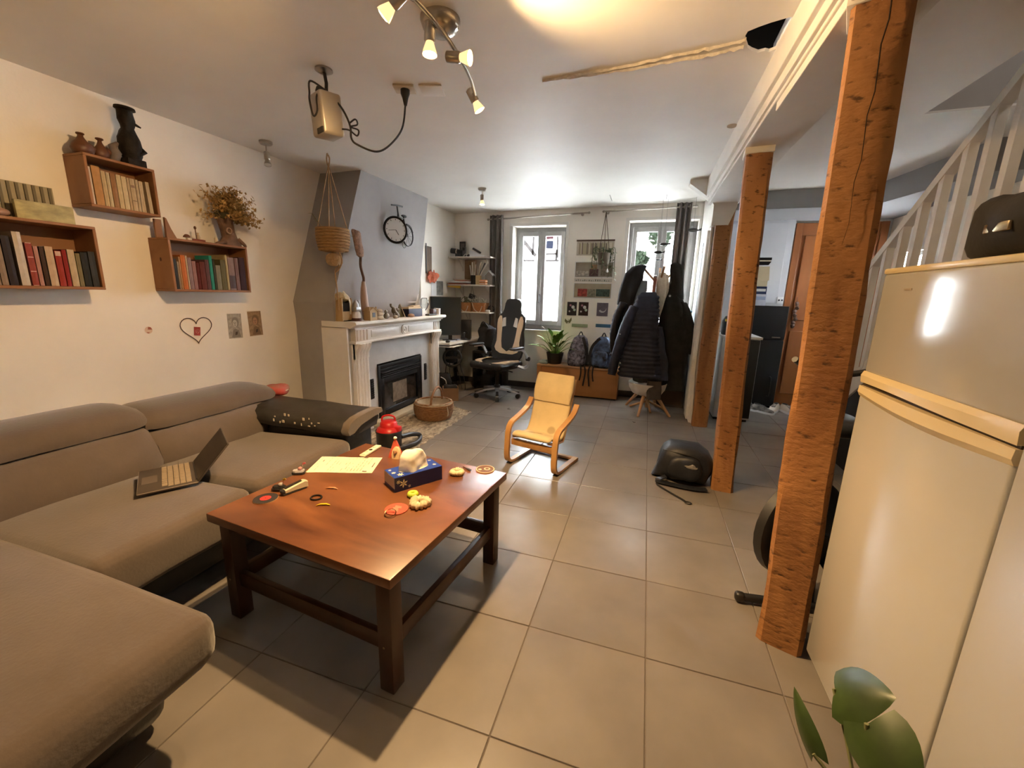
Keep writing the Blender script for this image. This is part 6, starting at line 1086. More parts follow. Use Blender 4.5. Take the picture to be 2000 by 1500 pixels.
def rucksack(label, x, rz, m, tilt, strapmat, loops):
    t = Thing('school_backpack', label, 'backpack', (x, 4.49, 0.405), rz, 'backpacks on the wooden chest')
    mb = MB(); R = []
    for z, w, d, oy in ((0.0, 0.105, 0.075, 0), (0.03, 0.125, 0.09, 0), (0.15, 0.13, 0.092, 0), (0.27, 0.118, 0.080, 0.01), (0.36, 0.085, 0.060, 0.02), (0.40, 0.045, 0.035, 0.025)):
        R.append([(tilt * z + w * math.copysign(abs(math.cos(a)) ** 0.6, math.cos(a)), oy + d * math.copysign(abs(math.sin(a)) ** 0.6, math.sin(a)), z) for a in [2 * PI * i / 24 for i in range(24)]])
    mb.loft(R); mb.jitter(0.012, 10, seed=x); t.part('body', mb, m, smooth=60)
    mb = MB(); mb.sup((tilt * 0.12, -0.09, 0.12), (0.095, 0.03, 0.10), 0.5, 0.5, 18, 10); t.part('front_pocket', mb, m, smooth=60)
    mb = MB(); mb.tube(bez([(tilt * 0.38 - 0.03, 0.02, 0.39), (tilt * 0.4, 0.02, 0.445), (tilt * 0.38 + 0.03, 0.02, 0.39)], 5), 0.008, 6); t.part('grab_handle', mb, strapmat, smooth=60)
    mb = MB(); mb.strip(bez([(tilt * 0.36 + loops * 0.03, -0.05, 0.38), (loops * 0.10, -0.10, 0.28), (loops * 0.135, -0.085, 0.14), (loops * 0.13, -0.07, 0.02)], 6), 0.035, 0.010, (0, -1, 0.1)); t.part('shoulder_strap', mb, strapmat, smooth=60)
    for q in range(2):
        mb = MB(); mb.strip(bez([(loops * (0.10 - 0.05 * q), -0.085, 0.03), (loops * (0.11 - 0.05 * q), -0.150, 0.012), (loops * (0.12 - 0.055 * q), -0.158, -0.08), (loops * (0.10 - 0.05 * q), -0.158, -0.24 + 0.07 * q)], 5), 0.018, 0.003, (0, -1, 0.01)); t.part('loose_strap', mb, strapmat, smooth=60)
rucksack('dark floral patterned backpack on the chest beside the plant', -0.945, 0.15, PATT, 0.10, BLKF, 1)
rucksack('black and blue backpack on the chest beside the coats', -0.620, -0.15, BLUF, 0.02, BLKF, -1)
# ================================================================== PICTURES BETWEEN THE WINDOWS
def wallprint(name, label, x0, x1, z0, z1, m, cat='print', frame=None, extra=None):
    t = Thing(name, label, cat, ((x0 + x1) / 2, 4.679, z0)); P = lambda *a, **k: t.part(*a, world=True, **k)
    mb = MB(); mb.box(x0, x1, 4.674, 4.68, z0, z1); P('sheet', mb, m, smooth=None)
    if frame:
        mb = MB(); f = 0.008
        mb.box(x0 - f, x0, 4.666, 4.68, z0 - f, z1 + f); mb.box(x1, x1 + f, 4.666, 4.68, z0 - f, z1 + f); mb.box(x0, x1, 4.666, 4.68, z1, z1 + f); mb.box(x0, x1, 4.666, 4.68, z0 - f, z0); P('frame', mb, frame, smooth=None)
    if extra: extra(P, x0, x1, z0, z1)
    return t
CRP = mat('print_cream', (0.50, 0.44, 0.36), 0.7, var=0.08, scale=15); BRW = mat('bar_brown', (0.10, 0.05, 0.03), 0.6)
def ex_spines(P, x0, x1, z0, z1):
    mb = MB(); mb.box(x0 - 0.005, x1 + 0.005, 4.664, 4.680, z1, z1 + 0.018); P('hanging_bar', mb, BRW); random.seed(2); x = x0 + 0.012
    while x < x1 - 0.02:
        w = random.uniform(0.010, 0.018); mb = MB(); mb.box(x, x + w * 0.7, 4.6725, 4.674, z0 + 0.015, z1 - 0.012 - random.random() * 0.02); P('printed_spine', mb, random.choice([mat('sp1', (0.62, 0.55, 0.44), 0.7), mat('sp2', (0.26, 0.19, 0.13), 0.7), mat('sp3', (0.42, 0.36, 0.22), 0.7), mat('sp4', (0.14, 0.10, 0.08), 0.7)])); x += w
wallprint('book_spine_poster', 'topmost poster between the windows, printed with a row of spines', -1.055, -0.580, 1.825, 2.000, CRP, 'poster', None, ex_spines)
def ex_photo(P, x0, x1, z0, z1):
    for (a, b, c, d, col, nm) in ((0.02, 0.36, 0.05, 0.42, (0.42, 0.38, 0.33), 'pc1'), (0.38, 0.62, 0.05, 0.55, (0.10, 0.05, 0.05), 'pc2'), (0.42, 0.58, 0.50, 0.85, (0.30, 0.16, 0.08), 'pc3'), (0.68, 0.97, 0.08, 0.80, (0.22, 0.18, 0.13), 'pc4')):
        mb = MB(); W_, H_ = x1 - x0, z1 - z0; mb.box(x0 + a * W_, x0 + b * W_, 4.6725, 4.674, z0 + c * H_, z0 + d * H_); P('printed_picture', mb, mat(nm, col, 0.7, var=0.4, scale=40))
wallprint('interior_poster', 'middle wide poster between the windows, showing a brown interior', -1.055, -0.575, 1.555, 1.738, mat('poster_greige', (0.33, 0.29, 0.23), 0.7, var=0.12, scale=10), 'poster', MATS['card_white'], ex_photo)
def ex_three(P, x0, x1, z0, z1):
    for (a, b, c, d, col, nm) in ((0.10, 0.36, 0.08, 0.62, (0.30, 0.045, 0.035), 'pr1'), (0.37, 0.58, 0.06, 0.60, (0.20, 0.19, 0.13), 'pr2'), (0.60, 0.97, 0.10, 0.62, (0.05, 0.085, 0.065), 'pr3')):
        mb = MB(); W_, H_ = x1 - x0, z1 - z0; mb.box(x0 + a * W_, x0 + b * W_, 4.6725, 4.674, z0 + c * H_, z0 + d * H_); P('printed_picture', mb, mat(nm, col, 0.7, var=0.5, scale=35))
wallprint('triptych_poster', 'lowest wide poster between the windows, with red and green pictures', -1.058, -0.580, 1.290, 1.470, mat('poster_beige', (0.38, 0.32, 0.22), 0.7, var=0.1, scale=12), 'poster', MATS['card_white'], ex_three)
def ex_banner(P, x0, x1, z0, z1):
    random.seed(9); mb = MB()
    for k in range(16): x = x0 + 0.02 + k * (x1 - x0 - 0.04) / 16; mb.box(x, x + random.uniform(0.008, 0.02), 4.6735, 4.674, z0 + 0.010, z0 + random.uniform(0.018, 0.034))
    q = P('printed_pattern', mb, mat('banner_ink', (0.16, 0.17, 0.13), 0.7)); q['kind'] = 'stuff'
wallprint('banner_strip', 'narrow printed paper strip between the lower wide posters', -1.065, -0.575, 1.492, 1.535, mat('banner_white', (0.60, 0.57, 0.52), 0.7), 'print', None, ex_banner)
def ex_hearts(P, x0, x1, z0, z1):
    cx, h = (x0 + x1) / 2, z1 - z0
    for (dx, dz, r, nm, col) in ((-0.03, 0.30, 0.012, 'hp1', (0.55, 0.5, 0.5)), (0.015, 0.62, 0.022, 'hp2', (0.60, 0.58, 0.56)), (0.035, 0.42, 0.018, 'hp3', (0.45, 0.55, 0.45)), (-0.02, 0.75, 0.014, 'hp4', (0.45, 0.2, 0.25))):
        mb = MB(); mb.disc((cx + dx, 4.674, z0 + dz * h), r, 0.0008, 12, (0, -1, 0)); P('printed_mark', mb, mat(nm, col, 0.7))
wallprint('dark_heart_card', 'dark card with pale hearts, left of the small cards below the posters', -1.140, -1.012, 1.050, 1.228, mat('card_black', (0.022, 0.018, 0.024), 0.6, var=0.5, scale=40), 'card', None, ex_hearts)
wallprint('dark_flower_card', 'dark maroon card with specks, middle of the small cards below the posters', -0.985, -0.857, 1.052, 1.230, mat('card_maroon', (0.05, 0.018, 0.018), 0.6, col2=(0.02, 0.01, 0.012), scale=30), 'card', None, ex_hearts)
def ex_moon(P, x0, x1, z0, z1):
    cx, cz_ = (x0 + x1) / 2, (z0 + z1) / 2; mb = MB(); R = []
    for k in range(13): a = -2.6 + k * 2.6 / 12; R.append([(cx + 0.052 * math.cos(a), 4.6735, cz_ + 0.01 + 0.052 * math.sin(a)), (cx + 0.008 + 0.040 * math.cos(a), 4.6735, cz_ + 0.018 + 0.040 * math.sin(a))])
    mb.loft(R, cap=False, closed=False); P('printed_crescent', mb, mat('moon_pale', (0.5, 0.48, 0.5), 0.7))
wallprint('crescent_card', 'purple-grey card with a crescent, right of the small cards below the posters', -0.745, -0.600, 1.055, 1.228, mat('card_purple', (0.13, 0.11, 0.14), 0.6, var=0.2, scale=25), 'card', None, ex_moon)
wallprint('green_banner', 'pale green paper strip on the wall above the backpacks', -1.065, -0.850, 0.898, 0.940, mat('banner_green', (0.30, 0.36, 0.22), 0.7, var=0.1))
wallprint('blue_banner', 'blue paper strip on the wall beside the coats', -0.745, -0.480, 0.908, 0.952, mat('banner_blue', (0.055, 0.17, 0.30), 0.7, var=0.1))
t = Thing('paper_butterfly', 'small olive paper butterfly on the wall beside the green strip', 'wall ornament', (-1.115, 4.676, 0.965)); mb = MB(); mb.prism([(0, 0), (-0.045, 0.04), (-0.05, 0.005), (-0.02, -0.03)], 1, -0.004, -0.002); mb.prism([(0, 0), (0.04, 0.06), (0.045, 0.02), (0.02, -0.025)], 1, -0.004, -0.002); t.part('wings', mb, mat('olive_paper', (0.20, 0.19, 0.11), 0.7)); mb = MB(); mb.tube([(0, -0.005, -0.03), (0, -0.005, 0.03)], 0.003, 5); t.part('body', mb, BRW)
# hanging trailing plant
t = Thing('hanging_plant', 'trailing plant in a rope hanger in front of the posters', 'hanging plant', (-0.685, 4.53, 1.62))
P = lambda *a, **k: t.part(*a, world=True, **k)
for k in range(3):
    a = 0.6 + k * 2 * PI / 3; mb = MB(); mb.tube([(-0.70, 4.585, 2.33), (-0.685 + 0.075 * math.cos(a), 4.53 + 0.06 * math.sin(a), 1.84)], 0.0035, 5); P('rope', mb, mat('dark_rope', (0.10, 0.075, 0.05), 0.9))
mb = MB(); mb.lathe([(0.05, 1.70), (0.065, 1.71), (0.080, 1.84), (0.074, 1.84), (0.06, 1.74)], (-0.685, 4.53, 0), 18); P('pot', mb, mat('dusty_pot', (0.13, 0.10, 0.07), 0.8), smooth=40)
random.seed(5); VINE = mat('vine_green', (0.10, 0.12, 0.055), 0.6, var=0.4, scale=9)
for k in range(16):
    a = random.uniform(0, 2 * PI); p0 = Vector((-0.685 + 0.06 * math.cos(a), 4.53 + 0.05 * math.sin(a), 1.85)); p1 = p0 + Vector((0.07 * math.cos(a), 0.05 * math.sin(a) - 0.01, 0.05)); p2 = p1 + Vector((0.02 * math.cos(a), -0.01, -random.uniform(0.10, 0.38)))
    if p1.y > 4.64: p1.y = 4.64; p2.y = 4.63
    mb = MB(); pt = bez([p0, p1, p1.lerp(p2, 0.5), p2], 5); mb.tube(pt, 0.0025, 4)
    for q in pt[3::2]: leaf(mb, q, (random.uniform(-1, 1), random.uniform(-1, 0.1), random.uniform(-1, 0.3)), random.uniform(0.03, 0.05), 0.025)
    P('vine', mb, VINE, smooth=60)
t = Thing('glass_drop', 'small white glass drop hanging beside the trailing plant', 'ornament', (-0.625, 4.46, 1.60)); mb = MB(); mb.lathe([(0.002, 0.05), (0.008, 0.035), (0.015, 0.015), (0.012, 0.004), (0.002, 0.0)], n=14); t.part('drop', mb, mat('drop_white', (0.8, 0.82, 0.85), 0.1), smooth=60); mb = MB(); mb.tube([(0, 0, 0.05), (0.0, 0.06, 0.24)], 0.0012, 4); t.part('thread', mb, SHW)
# ================================================================== COAT STAND, COATS, STOOL
t = Thing('coat_stand', 'wooden coat stand with raised hooked arms, hidden under coats', 'coat stand', (-0.01, 4.14, 0)); PALEW = wood('beech', (0.50, 0.30, 0.15), (0.40, 0.22, 0.10), 2, 8, 0.15, 0.5, 0.05)
mb = MB(); mb.lathe([(0.022, 0.02), (0.020, 1.54), (0.004, 1.56)], n=12); t.part('pole', mb, PALEW, smooth=40)
for a in (PI, 0.0, PI / 2, -PI / 2 + 0.2):
    c, s_ = math.cos(a), math.sin(a); mb = MB(); mb.tube(bez([(0.015 * c, 0.015 * s_, 1.46), (0.08 * c, 0.08 * s_, 1.53), (0.19 * c, 0.17 * s_, 1.645)], 4), 0.013, 8); t.part('arm', mb, PALEW, smooth=60)
    mb = MB(); mb.tube(bez([(0.0, 0.0, 0.10), (0.12 * c, 0.12 * s_, 0.05), (0.20 * c, 0.20 * s_, 0.012)], 4), 0.014, 8); t.part('foot', mb, PALEW, smooth=60)
NAVY = mat('navy_quilt', (0.022, 0.027, 0.050), 0.5, spec=0.35, var=0.25, scale=10, bump=0.12, bscale=60); BLQ = mat('black_quilt', (0.016, 0.016, 0.021), 0.5, spec=0.3, var=0.25, scale=10, bump=0.12, bscale=60)
COATB = mat('black_coat_cloth', (0.018, 0.016, 0.014), 0.8, spec=0.3, var=0.3, scale=8, bump=0.15, bscale=50); SHINY = mat('shiny_quilt', (0.03, 0.025, 0.022), 0.16, bump=0.5, bscale=25)
def garment(t, name, rings, m, quilt=0.0, qn=0.05, jit=0.010, seed=0.0, e=0.75, parent=None, n=28):
    """a hanging cloth shape: rings of (z, cx, cy, rx, ry), resampled so quilting ridges can run round it"""
    mb = MB(); R = []; pts = sorted(rings, key=lambda r: -r[0]); out = []
    for a, b in zip(pts, pts[1:]):
        k = max(1, int(abs(a[0] - b[0]) / 0.0125))
        for i in range(k): f = i / k; out.append([a[j] + (b[j] - a[j]) * f for j in range(5)])
    out.append(list(pts[-1]))
    for z, cx, cy, rx, ry in out:
        q = 1 + quilt * (abs(math.sin(PI * z / qn)) - 0.5)
        R.append([(cx + rx * q * math.copysign(abs(math.cos(a)) ** e, math.cos(a)) * (1 + 0.05 * math.sin(a * 5 + z * 6 + seed)), cy + ry * q * math.copysign(abs(math.sin(a)) ** e, math.sin(a)) * (1 + 0.10 * math.sin(a * 7 + z * 4 + seed)), z) for a in [2 * PI * i / n for i in range(n)]])
    mb.loft(R); mb.jitter(jit, 7, seed=seed); return t.part(name, mb, m, smooth=70, world=True, parent=parent)
def sleeve(t, pts, rad, m, quilt=0.0, seed=0):
    mb = MB(); P_ = bez(pts, 10); n = len(P_); rr = [(rad[0] + (rad[1] - rad[0]) * i / n) * (1 + quilt * (abs(math.sin(i * 1.3)) - 0.5)) for i in range(n)]; mb.tube(P_, rr, 14); mb.jitter(0.008, 9, seed=seed); return t.part('sleeve', mb, m, smooth=70, world=True)
t = Thing('black_puffer_coat', 'black hooded puffer coat on the left arm of the coat stand', 'coat', (-0.24, 4.14, 0.55), 0, 'coats on the coat stand')
garment(t, 'body', [(1.30, -0.24, 4.17, 0.10, 0.05), (1.20, -0.27, 4.15, 0.17, 0.07), (1.0, -0.28, 4.14, 0.20, 0.08), (0.75, -0.27, 4.14, 0.21, 0.085), (0.56, -0.26, 4.14, 0.205, 0.08)], BLQ, 0.11, 0.06, seed=1)
garment(t, 'hood', [(1.672, -0.215, 4.16, 0.03, 0.02), (1.655, -0.235, 4.15, 0.085, 0.04), (1.58, -0.285, 4.15, 0.105, 0.06), (1.46, -0.305, 4.15, 0.115, 0.065), (1.34, -0.305, 4.15, 0.135, 0.065), (1.22, -0.30, 4.15, 0.15, 0.065)], BLQ, 0.0, seed=2)
sleeve(t, [(-0.375, 4.12, 1.24), (-0.44, 4.07, 1.05), (-0.455, 4.05, 0.85), (-0.43, 4.05, 0.66)], (0.055, 0.045), BLQ, 0.12, 3)
garment(t, 'lining', [(1.50, -0.165, 4.09, 0.03, 0.012), (1.40, -0.18, 4.08, 0.05, 0.012), (1.20, -0.215, 4.06, 0.055, 0.012), (1.06, -0.23, 4.05, 0.045, 0.010)], mat('blue_grey_lining', (0.13, 0.16, 0.18), 0.7), seed=4)
t = Thing('black_long_coat', 'long black hooded coat on the right arm of the coat stand', 'coat', (0.17, 4.14, 0.25), 0, 'coats on the coat stand')
garment(t, 'body', [(1.36, 0.15, 4.12, 0.07, 0.05), (1.24, 0.17, 4.10, 0.13, 0.07), (1.0, 0.20, 4.08, 0.16, 0.08), (0.72, 0.20, 4.07, 0.17, 0.085), (0.45, 0.21, 4.07, 0.165, 0.08), (0.27, 0.22, 4.08, 0.15, 0.07)], COATB, seed=5)
garment(t, 'hood', [(1.690, 0.140, 4.13, 0.02, 0.02), (1.675, 0.145, 4.13, 0.060, 0.03), (1.60, 0.165, 4.13, 0.075, 0.045), (1.48, 0.180, 4.13, 0.070, 0.05), (1.38, 0.170, 4.12, 0.085, 0.05), (1.30, 0.165, 4.11, 0.10, 0.055)], COATB, seed=6)
garment(t, 'wide_sleeve', [(1.27, 0.25, 4.10, 0.05, 0.05), (1.10, 0.30, 4.07, 0.075, 0.06), (0.90, 0.345, 4.06, 0.095, 0.06), (0.72, 0.375, 4.06, 0.115, 0.06), (0.70, 0.375, 4.06, 0.10, 0.05)], COATB, seed=7)
mb = MB(); mb.disc((0.115, 4.05, 1.335), 0.012, 0.003, 10, (0, -1, 0)); t.part('white_badge', mb, MATS['card_white'], world=True)
t = Thing('white_scarf', 'cream scarf hanging between the coats on the coat stand', 'scarf', (0.03, 4.06, 1.05)); garment(t, 'near_end', [(1.585, 0.015, 4.10, 0.035, 0.022), (1.50, 0.015, 4.06, 0.050, 0.020), (1.30, 0.020, 4.04, 0.055, 0.018), (1.10, 0.0, 4.04, 0.030, 0.014), (1.04, -0.005, 4.04, 0.015, 0.01)], mat('scarf_cream', (0.50, 0.44, 0.35), 0.9, var=0.1, scale=20, bump=0.3, bscale=60), seed=8); garment(t, 'far_end', [(1.57, 0.05, 4.11, 0.03, 0.02), (1.40, 0.07, 4.10, 0.04, 0.02), (1.10, 0.06, 4.10, 0.035, 0.018)], MATS['scarf_cream'], seed=9)
t = Thing('red_strap_bag', 'rust-red strap hanging from the centre of the coat stand', 'strap', (-0.06, 4.07, 1.20)); mb = MB(); mb.strip(bez([(-0.055, 4.08, 1.535), (-0.06, 4.05, 1.42), (-0.06, 4.04, 1.25)], 5), 0.035, 0.006, (0, -1, 0)); t.part('strap', mb, mat('rust_strap', (0.22, 0.06, 0.025), 0.7), world=True); mb = MB(); mb.torus((-0.055, 4.075, 1.535), 0.02, 0.004, 14, 6, rot=RX(PI / 2)); t.part('ring', mb, CHROME, smooth=60, world=True)
t = Thing('shiny_black_jacket', 'shiny black quilted jacket folded over the front of the coats', 'jacket', (0.0, 3.98, 0.62), 0, 'coats on the coat stand'); garment(t, 'panel', [(1.10, -0.035, 3.97, 0.045, 0.03), (0.98, -0.025, 3.96, 0.062, 0.04), (0.82, 0.005, 3.95, 0.078, 0.045), (0.63, 0.005, 3.95, 0.076, 0.045)], SHINY, 0.22, 0.062, seed=10); garment(t, 'cuff', [(0.96, 0.055, 3.97, 0.028, 0.03), (0.86, 0.062, 3.965, 0.036, 0.03)], SHINY, 0.2, 0.05, seed=11)
t = Thing('navy_puffer_jacket', 'navy quilted puffer jacket hanging at the front of the coat stand', 'jacket', (-0.12, 3.93, 0.40), 0, 'coats on the coat stand')
garment(t, 'body', [(1.37, -0.115, 3.96, 0.07, 0.03), (1.33, -0.12, 3.95, 0.115, 0.05), (1.20, -0.125, 3.92, 0.135, 0.075), (1.0, -0.13, 3.90, 0.155, 0.085), (0.80, -0.13, 3.89, 0.18, 0.09), (0.60, -0.125, 3.88, 0.215, 0.095), (0.43, -0.12, 3.88, 0.245, 0.095)], NAVY, 0.12, 0.048, seed=12)
garment(t, 'front_flap', [(1.0, 0.015, 3.90, 0.05, 0.03), (0.85, 0.04, 3.885, 0.06, 0.035), (0.60, 0.075, 3.875, 0.085, 0.045), (0.42, 0.085, 3.87, 0.09, 0.045)], NAVY, 0.0, seed=13)
sleeve(t, [(-0.235, 3.90, 1.20), (-0.33, 3.86, 0.95), (-0.39, 3.84, 0.70), (-0.435, 3.83, 0.44)], (0.07, 0.045), NAVY, 0.10, 14)
mb = MB(); mb.box(-0.385, -0.365, 3.790, 3.798, 0.905, 0.912); t.part('sleeve_tag', mb, MATS['card_white'], world=True)
t = Thing('grey_clothes', 'dark grey-brown clothes heaped on the white stool under the coats', 'clothes', (-0.03, 4.02, 0.36)); garment(t, 'heap', [(0.50, -0.03, 4.02, 0.12, 0.09), (0.42, -0.03, 4.0, 0.16, 0.12), (0.362, -0.03, 4.0, 0.15, 0.12)], mat('grey_brown_cloth', (0.06, 0.05, 0.045), 0.9, var=0.2), jit=0.015, seed=15); garment(t, 'hanging_leg', [(0.40, 0.04, 3.86, 0.075, 0.03), (0.30, 0.045, 3.82, 0.08, 0.025), (0.20, 0.05, 3.81, 0.075, 0.02)], MATS['grey_brown_cloth'], seed=16)
t = Thing('white_shell_stool', 'small white shell chair on splayed wooden legs under the coats', 'chair', (-0.03, 4.02, 0))
mb = MB(); mb.lathe([(0.02, 0.195), (0.10, 0.20), (0.165, 0.225), (0.200, 0.28), (0.215, 0.35), (0.207, 0.352), (0.19, 0.29), (0.15, 0.24), (0.02, 0.22)], n=26); t.part('shell_seat', mb, mat('shell_white', (0.70, 0.66, 0.60), 0.4), smooth=60)
for (x, y) in ((-0.075, -0.29), (0.27, -0.155), (-0.225, 0.21), (0.13, 0.27)): mb = MB(); mb.tube([(x * 0.42, y * 0.42, 0.205), (x, y, 0.0)], [0.022, 0.014], 10); t.part('leg', mb, PALEW, smooth=40)
t = Thing('brown_panel_box', 'tall brown-grey box standing behind the coats by the stub wall', 'box', (0.25, 4.40, 0)); mb = MB(); mb.box(-0.17, 0.155, -0.06, 0.16, 0, 0.60, r=0.004); t.part('carton', mb, mat('taupe_box', (0.13, 0.10, 0.08), 0.7, var=0.1)); mb = MB(); mb.box(-0.15, 0.13, -0.066, -0.06, 0.03, 0.57); t.part('front_board', mb, mat('brown_board', (0.10, 0.06, 0.035), 0.7))
t = Thing('laundry_bag', 'pale grey plastic bag with a blue tie, on the brown box', 'bag', (0.33, 4.42, 0.60)); mb = MB(); mb.sup((0, 0, 0.27), (0.075, 0.10, 0.275), 0.7, 0.7, 20, 14); mb.jitter(0.03, 9); t.part('sack', mb, mat('pale_plastic_bag', (0.34, 0.35, 0.40), 0.35, var=0.15), smooth=60); mb = MB(); mb.sup((0, 0, 0.56), (0.07, 0.06, 0.022), 0.8, 0.8, 14, 8); mb.jitter(0.02, 18); t.part('blue_tie', mb, mat('blue_plastic', (0.10, 0.30, 0.55), 0.4), smooth=60)
def bird(label, x, z, s_, rz):
    t = Thing('hanging_bird', label, 'mobile', (x, 4.40, z), rz, 'black birds hung in the right window'); mb = MB(); mb.sup((0, 0, 0), (0.055 * s_, 0.018, 0.020 * s_), 1, 1, 16, 8); t.part('body', mb, BPL, smooth=80)
    mb = MB(); mb.prism([(0.045 * s_, 0.004), (0.085 * s_, 0.022), (0.080 * s_, -0.006), (0.05 * s_, -0.008)], 1, -0.004, 0.004); t.part('tail', mb, BPL); mb = MB(); mb.tube([(0, 0, 0.018 * s_), (0, 0, cz(x, 4.4) - z)], 0.0009, 4); t.part('thread', mb, CAB)
bird('black hanging bird ornament nearest the stub wall', 0.305, 2.072, 1.05, 0.1); bird('black hanging bird ornament, upper of three over the window middle', 0.008, 1.922, 0.9, -0.2); bird('black hanging bird ornament, middle of three over the window middle', -0.048, 1.832, 0.95, 0.1); bird('black hanging bird ornament, lowest of three over the window middle', -0.040, 1.748, 0.6, 0.6)
# ================================================================== ON THE COFFEE TABLE (top at TZ)
CREAMP = mat('cream_paper', (0.70, 0.63, 0.46), 0.8)
t = Thing('tissue_box', 'blue tissue box with white flowers and a puffed tissue', 'tissue box', (-1.055, 0.595, TZ), math.radians(57))
BLUE = mat('tissue_blue', (0.012, 0.045, 0.30), 0.45); NVY = mat('tissue_navy', (0.006, 0.010, 0.085), 0.45); FLW = mat('flower_white', (0.75, 0.70, 0.55), 0.6)
mb = MB(); mb.box(-0.115, 0.115, -0.055, 0.055, 0, 0.066); bxp = t.part('carton', mb, NVY, smooth=None)
mb = MB(); mb.box(-0.1145, 0.1145, -0.0545, 0.0545, 0.066, 0.0668); t.part('blue_top', mb, BLUE, parent=bxp)
mb = MB(); mb.box(-0.1158, -0.115, -0.054, 0.054, 0.016, 0.065); t.part('grey_end', mb, mat('end_grey', (0.42, 0.38, 0.33), 0.6), parent=bxp)
def flower(t, c, r, ax, rot0=0.0, parent=None):
    mb = MB(); N_ = 6
    for k in range(N_):
        a = rot0 + 2 * PI * k / N_; pl_ = [(0, 0), (r * 0.55 * math.cos(a - 0.33), r * 0.55 * math.sin(a - 0.33)), (r * math.cos(a), r * math.sin(a)), (r * 0.55 * math.cos(a + 0.33), r * 0.55 * math.sin(a + 0.33))]
        if ax == 2: mb.face([(c[0] + u, c[1] + v, c[2]) for u, v in pl_])
        else: mb.face([(c[0] + u, c[1], c[2] + v) for u, v in pl_])
    t.part('printed_flower', mb, FLW, smooth=None, parent=parent)
for (x, y, r) in ((-0.095, 0.0, 0.012), (-0.078, -0.032, 0.017), (-0.098, 0.035, 0.009), (0.095, -0.02, 0.011), (0.098, 0.035, 0.010)): flower(t, (x, y, 0.0671), r, 2, x * 7, bxp)
for (x, z, r) in ((-0.075, 0.033, 0.021), (-0.098, 0.045, 0.011), (-0.048, 0.014, 0.008)): flower(t, (x, -0.0553, z), r, 1, x * 9, bxp)
mb = MB(); mb.lathe([(0.072, 0.0669), (0.070, 0.0676)], n=28, sy=0.42); t.part('opening', mb, CREAMP, smooth=None, parent=bxp)
TIS = mat('white_tissue', (0.82, 0.78, 0.68), 0.8, bump=0.15, bscale=40)
mb = MB(); R = []
for k in range(12):
    f = k / 11; z = 0.067 + 0.088 * math.sin(f * PI / 2) ; w = 0.068 * math.cos(f * PI / 2) ** 0.55 + 0.001; d = 0.030 * math.cos(f * PI / 2) ** 0.5 + 0.002
    R.append([(w * math.cos(a) - 0.008 * f, d * math.sin(a) * (1 + 0.45 * math.sin(a * 3 + 1.2)), z) for a in [2 * PI * i / 36 for i in range(36)]])
mb.loft(R); mb.jitter(0.006, 30); t.part('tissue', mb, TIS, smooth=70)
t = Thing('santa_figurine', 'small red wooden Santa cone with a white pompom, on the table', 'figurine', (-1.295, 0.815, TZ), 0.15); SRED = mat('santa_red', (0.52, 0.085, 0.045), 0.6)
mb = MB(); mb.loft([[(x * w, y * w + oy, z) for x, y in ((-0.032, -0.022), (0.032, -0.022), (0.032, 0.022), (-0.032, 0.022))] for w, oy, z in ((1.0, 0, 0.0), (0.93, 0, 0.012), (0.16, 0, 0.096))]); t.part('cone', mb, SRED, smooth=None)
mb = MB(); mb.sup((0, 0, 0.103), (0.0095, 0.0095, 0.0085), 1, 1, 12, 8); t.part('pompom', mb, FLW, smooth=80)
mb = MB(); R = []
for z, w in ((0.0, 0.022), (0.025, 0.024), (0.045, 0.020), (0.058, 0.010), (0.062, 0.002)): R.append([(0.010 + x * w, -0.024 + y - 0.05 * 0.0 + z * 0.18, z) for x, y in ((-1, 0.01), (-0.9, -0.005), (0, -0.009), (0.9, -0.005), (1, 0.01))])
mb.loft(R); t.part('beard', mb, mat('santa_cream', (0.66, 0.50, 0.28), 0.7), smooth=40)
mb = MB(); mb.sup((0.010, -0.027, 0.038), (0.011, 0.006, 0.010), 1, 1, 12, 8); mb.sup((0.010, -0.033, 0.034), (0.003, 0.003, 0.003), 1, 1, 8, 6); t.part('face', mb, mat('santa_face', (0.52, 0.28, 0.15), 0.7), smooth=80)
mb = MB(); mb.sup((0.005, -0.031, 0.043), (0.002, 0.0015, 0.002), 1, 1, 8, 6); mb.sup((0.015, -0.031, 0.043), (0.002, 0.0015, 0.002), 1, 1, 8, 6); mb.sup((0.010, -0.0315, 0.022), (0.0045, 0.0015, 0.006), 1, 1, 8, 6); t.part('eyes_and_mouth', mb, BRW)
mb = MB(); R = []
for i in range(9): f = i / 8; R.append([(-0.155 + 0.31 * f, -0.095, 0.0012 + 0.0015 * math.sin(f * 6)), (-0.155 + 0.31 * f, 0.095, 0.0012 + 0.002 * math.sin(f * 5 + 1)), (-0.155 + 0.31 * f, 0.095, 0.0006), (-0.155 + 0.31 * f, -0.095, 0.0006)])
t = Thing('printed_form', 'sheet of printed paper lying on the coffee table', 'paper', (-1.464, 0.637, TZ), math.radians(20)); mb.loft(R); sh = t.part('sheet', mb, CREAMP, smooth=60)
random.seed(13); mb = MB()
for k in range(17):
    x = -0.14 + 0.0155 * k; y = -0.08
    while y < 0.075:
        w = random.uniform(0.008, 0.045)
        if random.random() < 0.6: mb.box(x, x + 0.0018, y, min(y + w, 0.083), 0.0034, 0.0036)
        y += w + 0.012
q = t.part('printed_lines', mb, mat('ink_faint', (0.36, 0.31, 0.22), 0.8), parent=sh); q['kind'] = 'stuff'
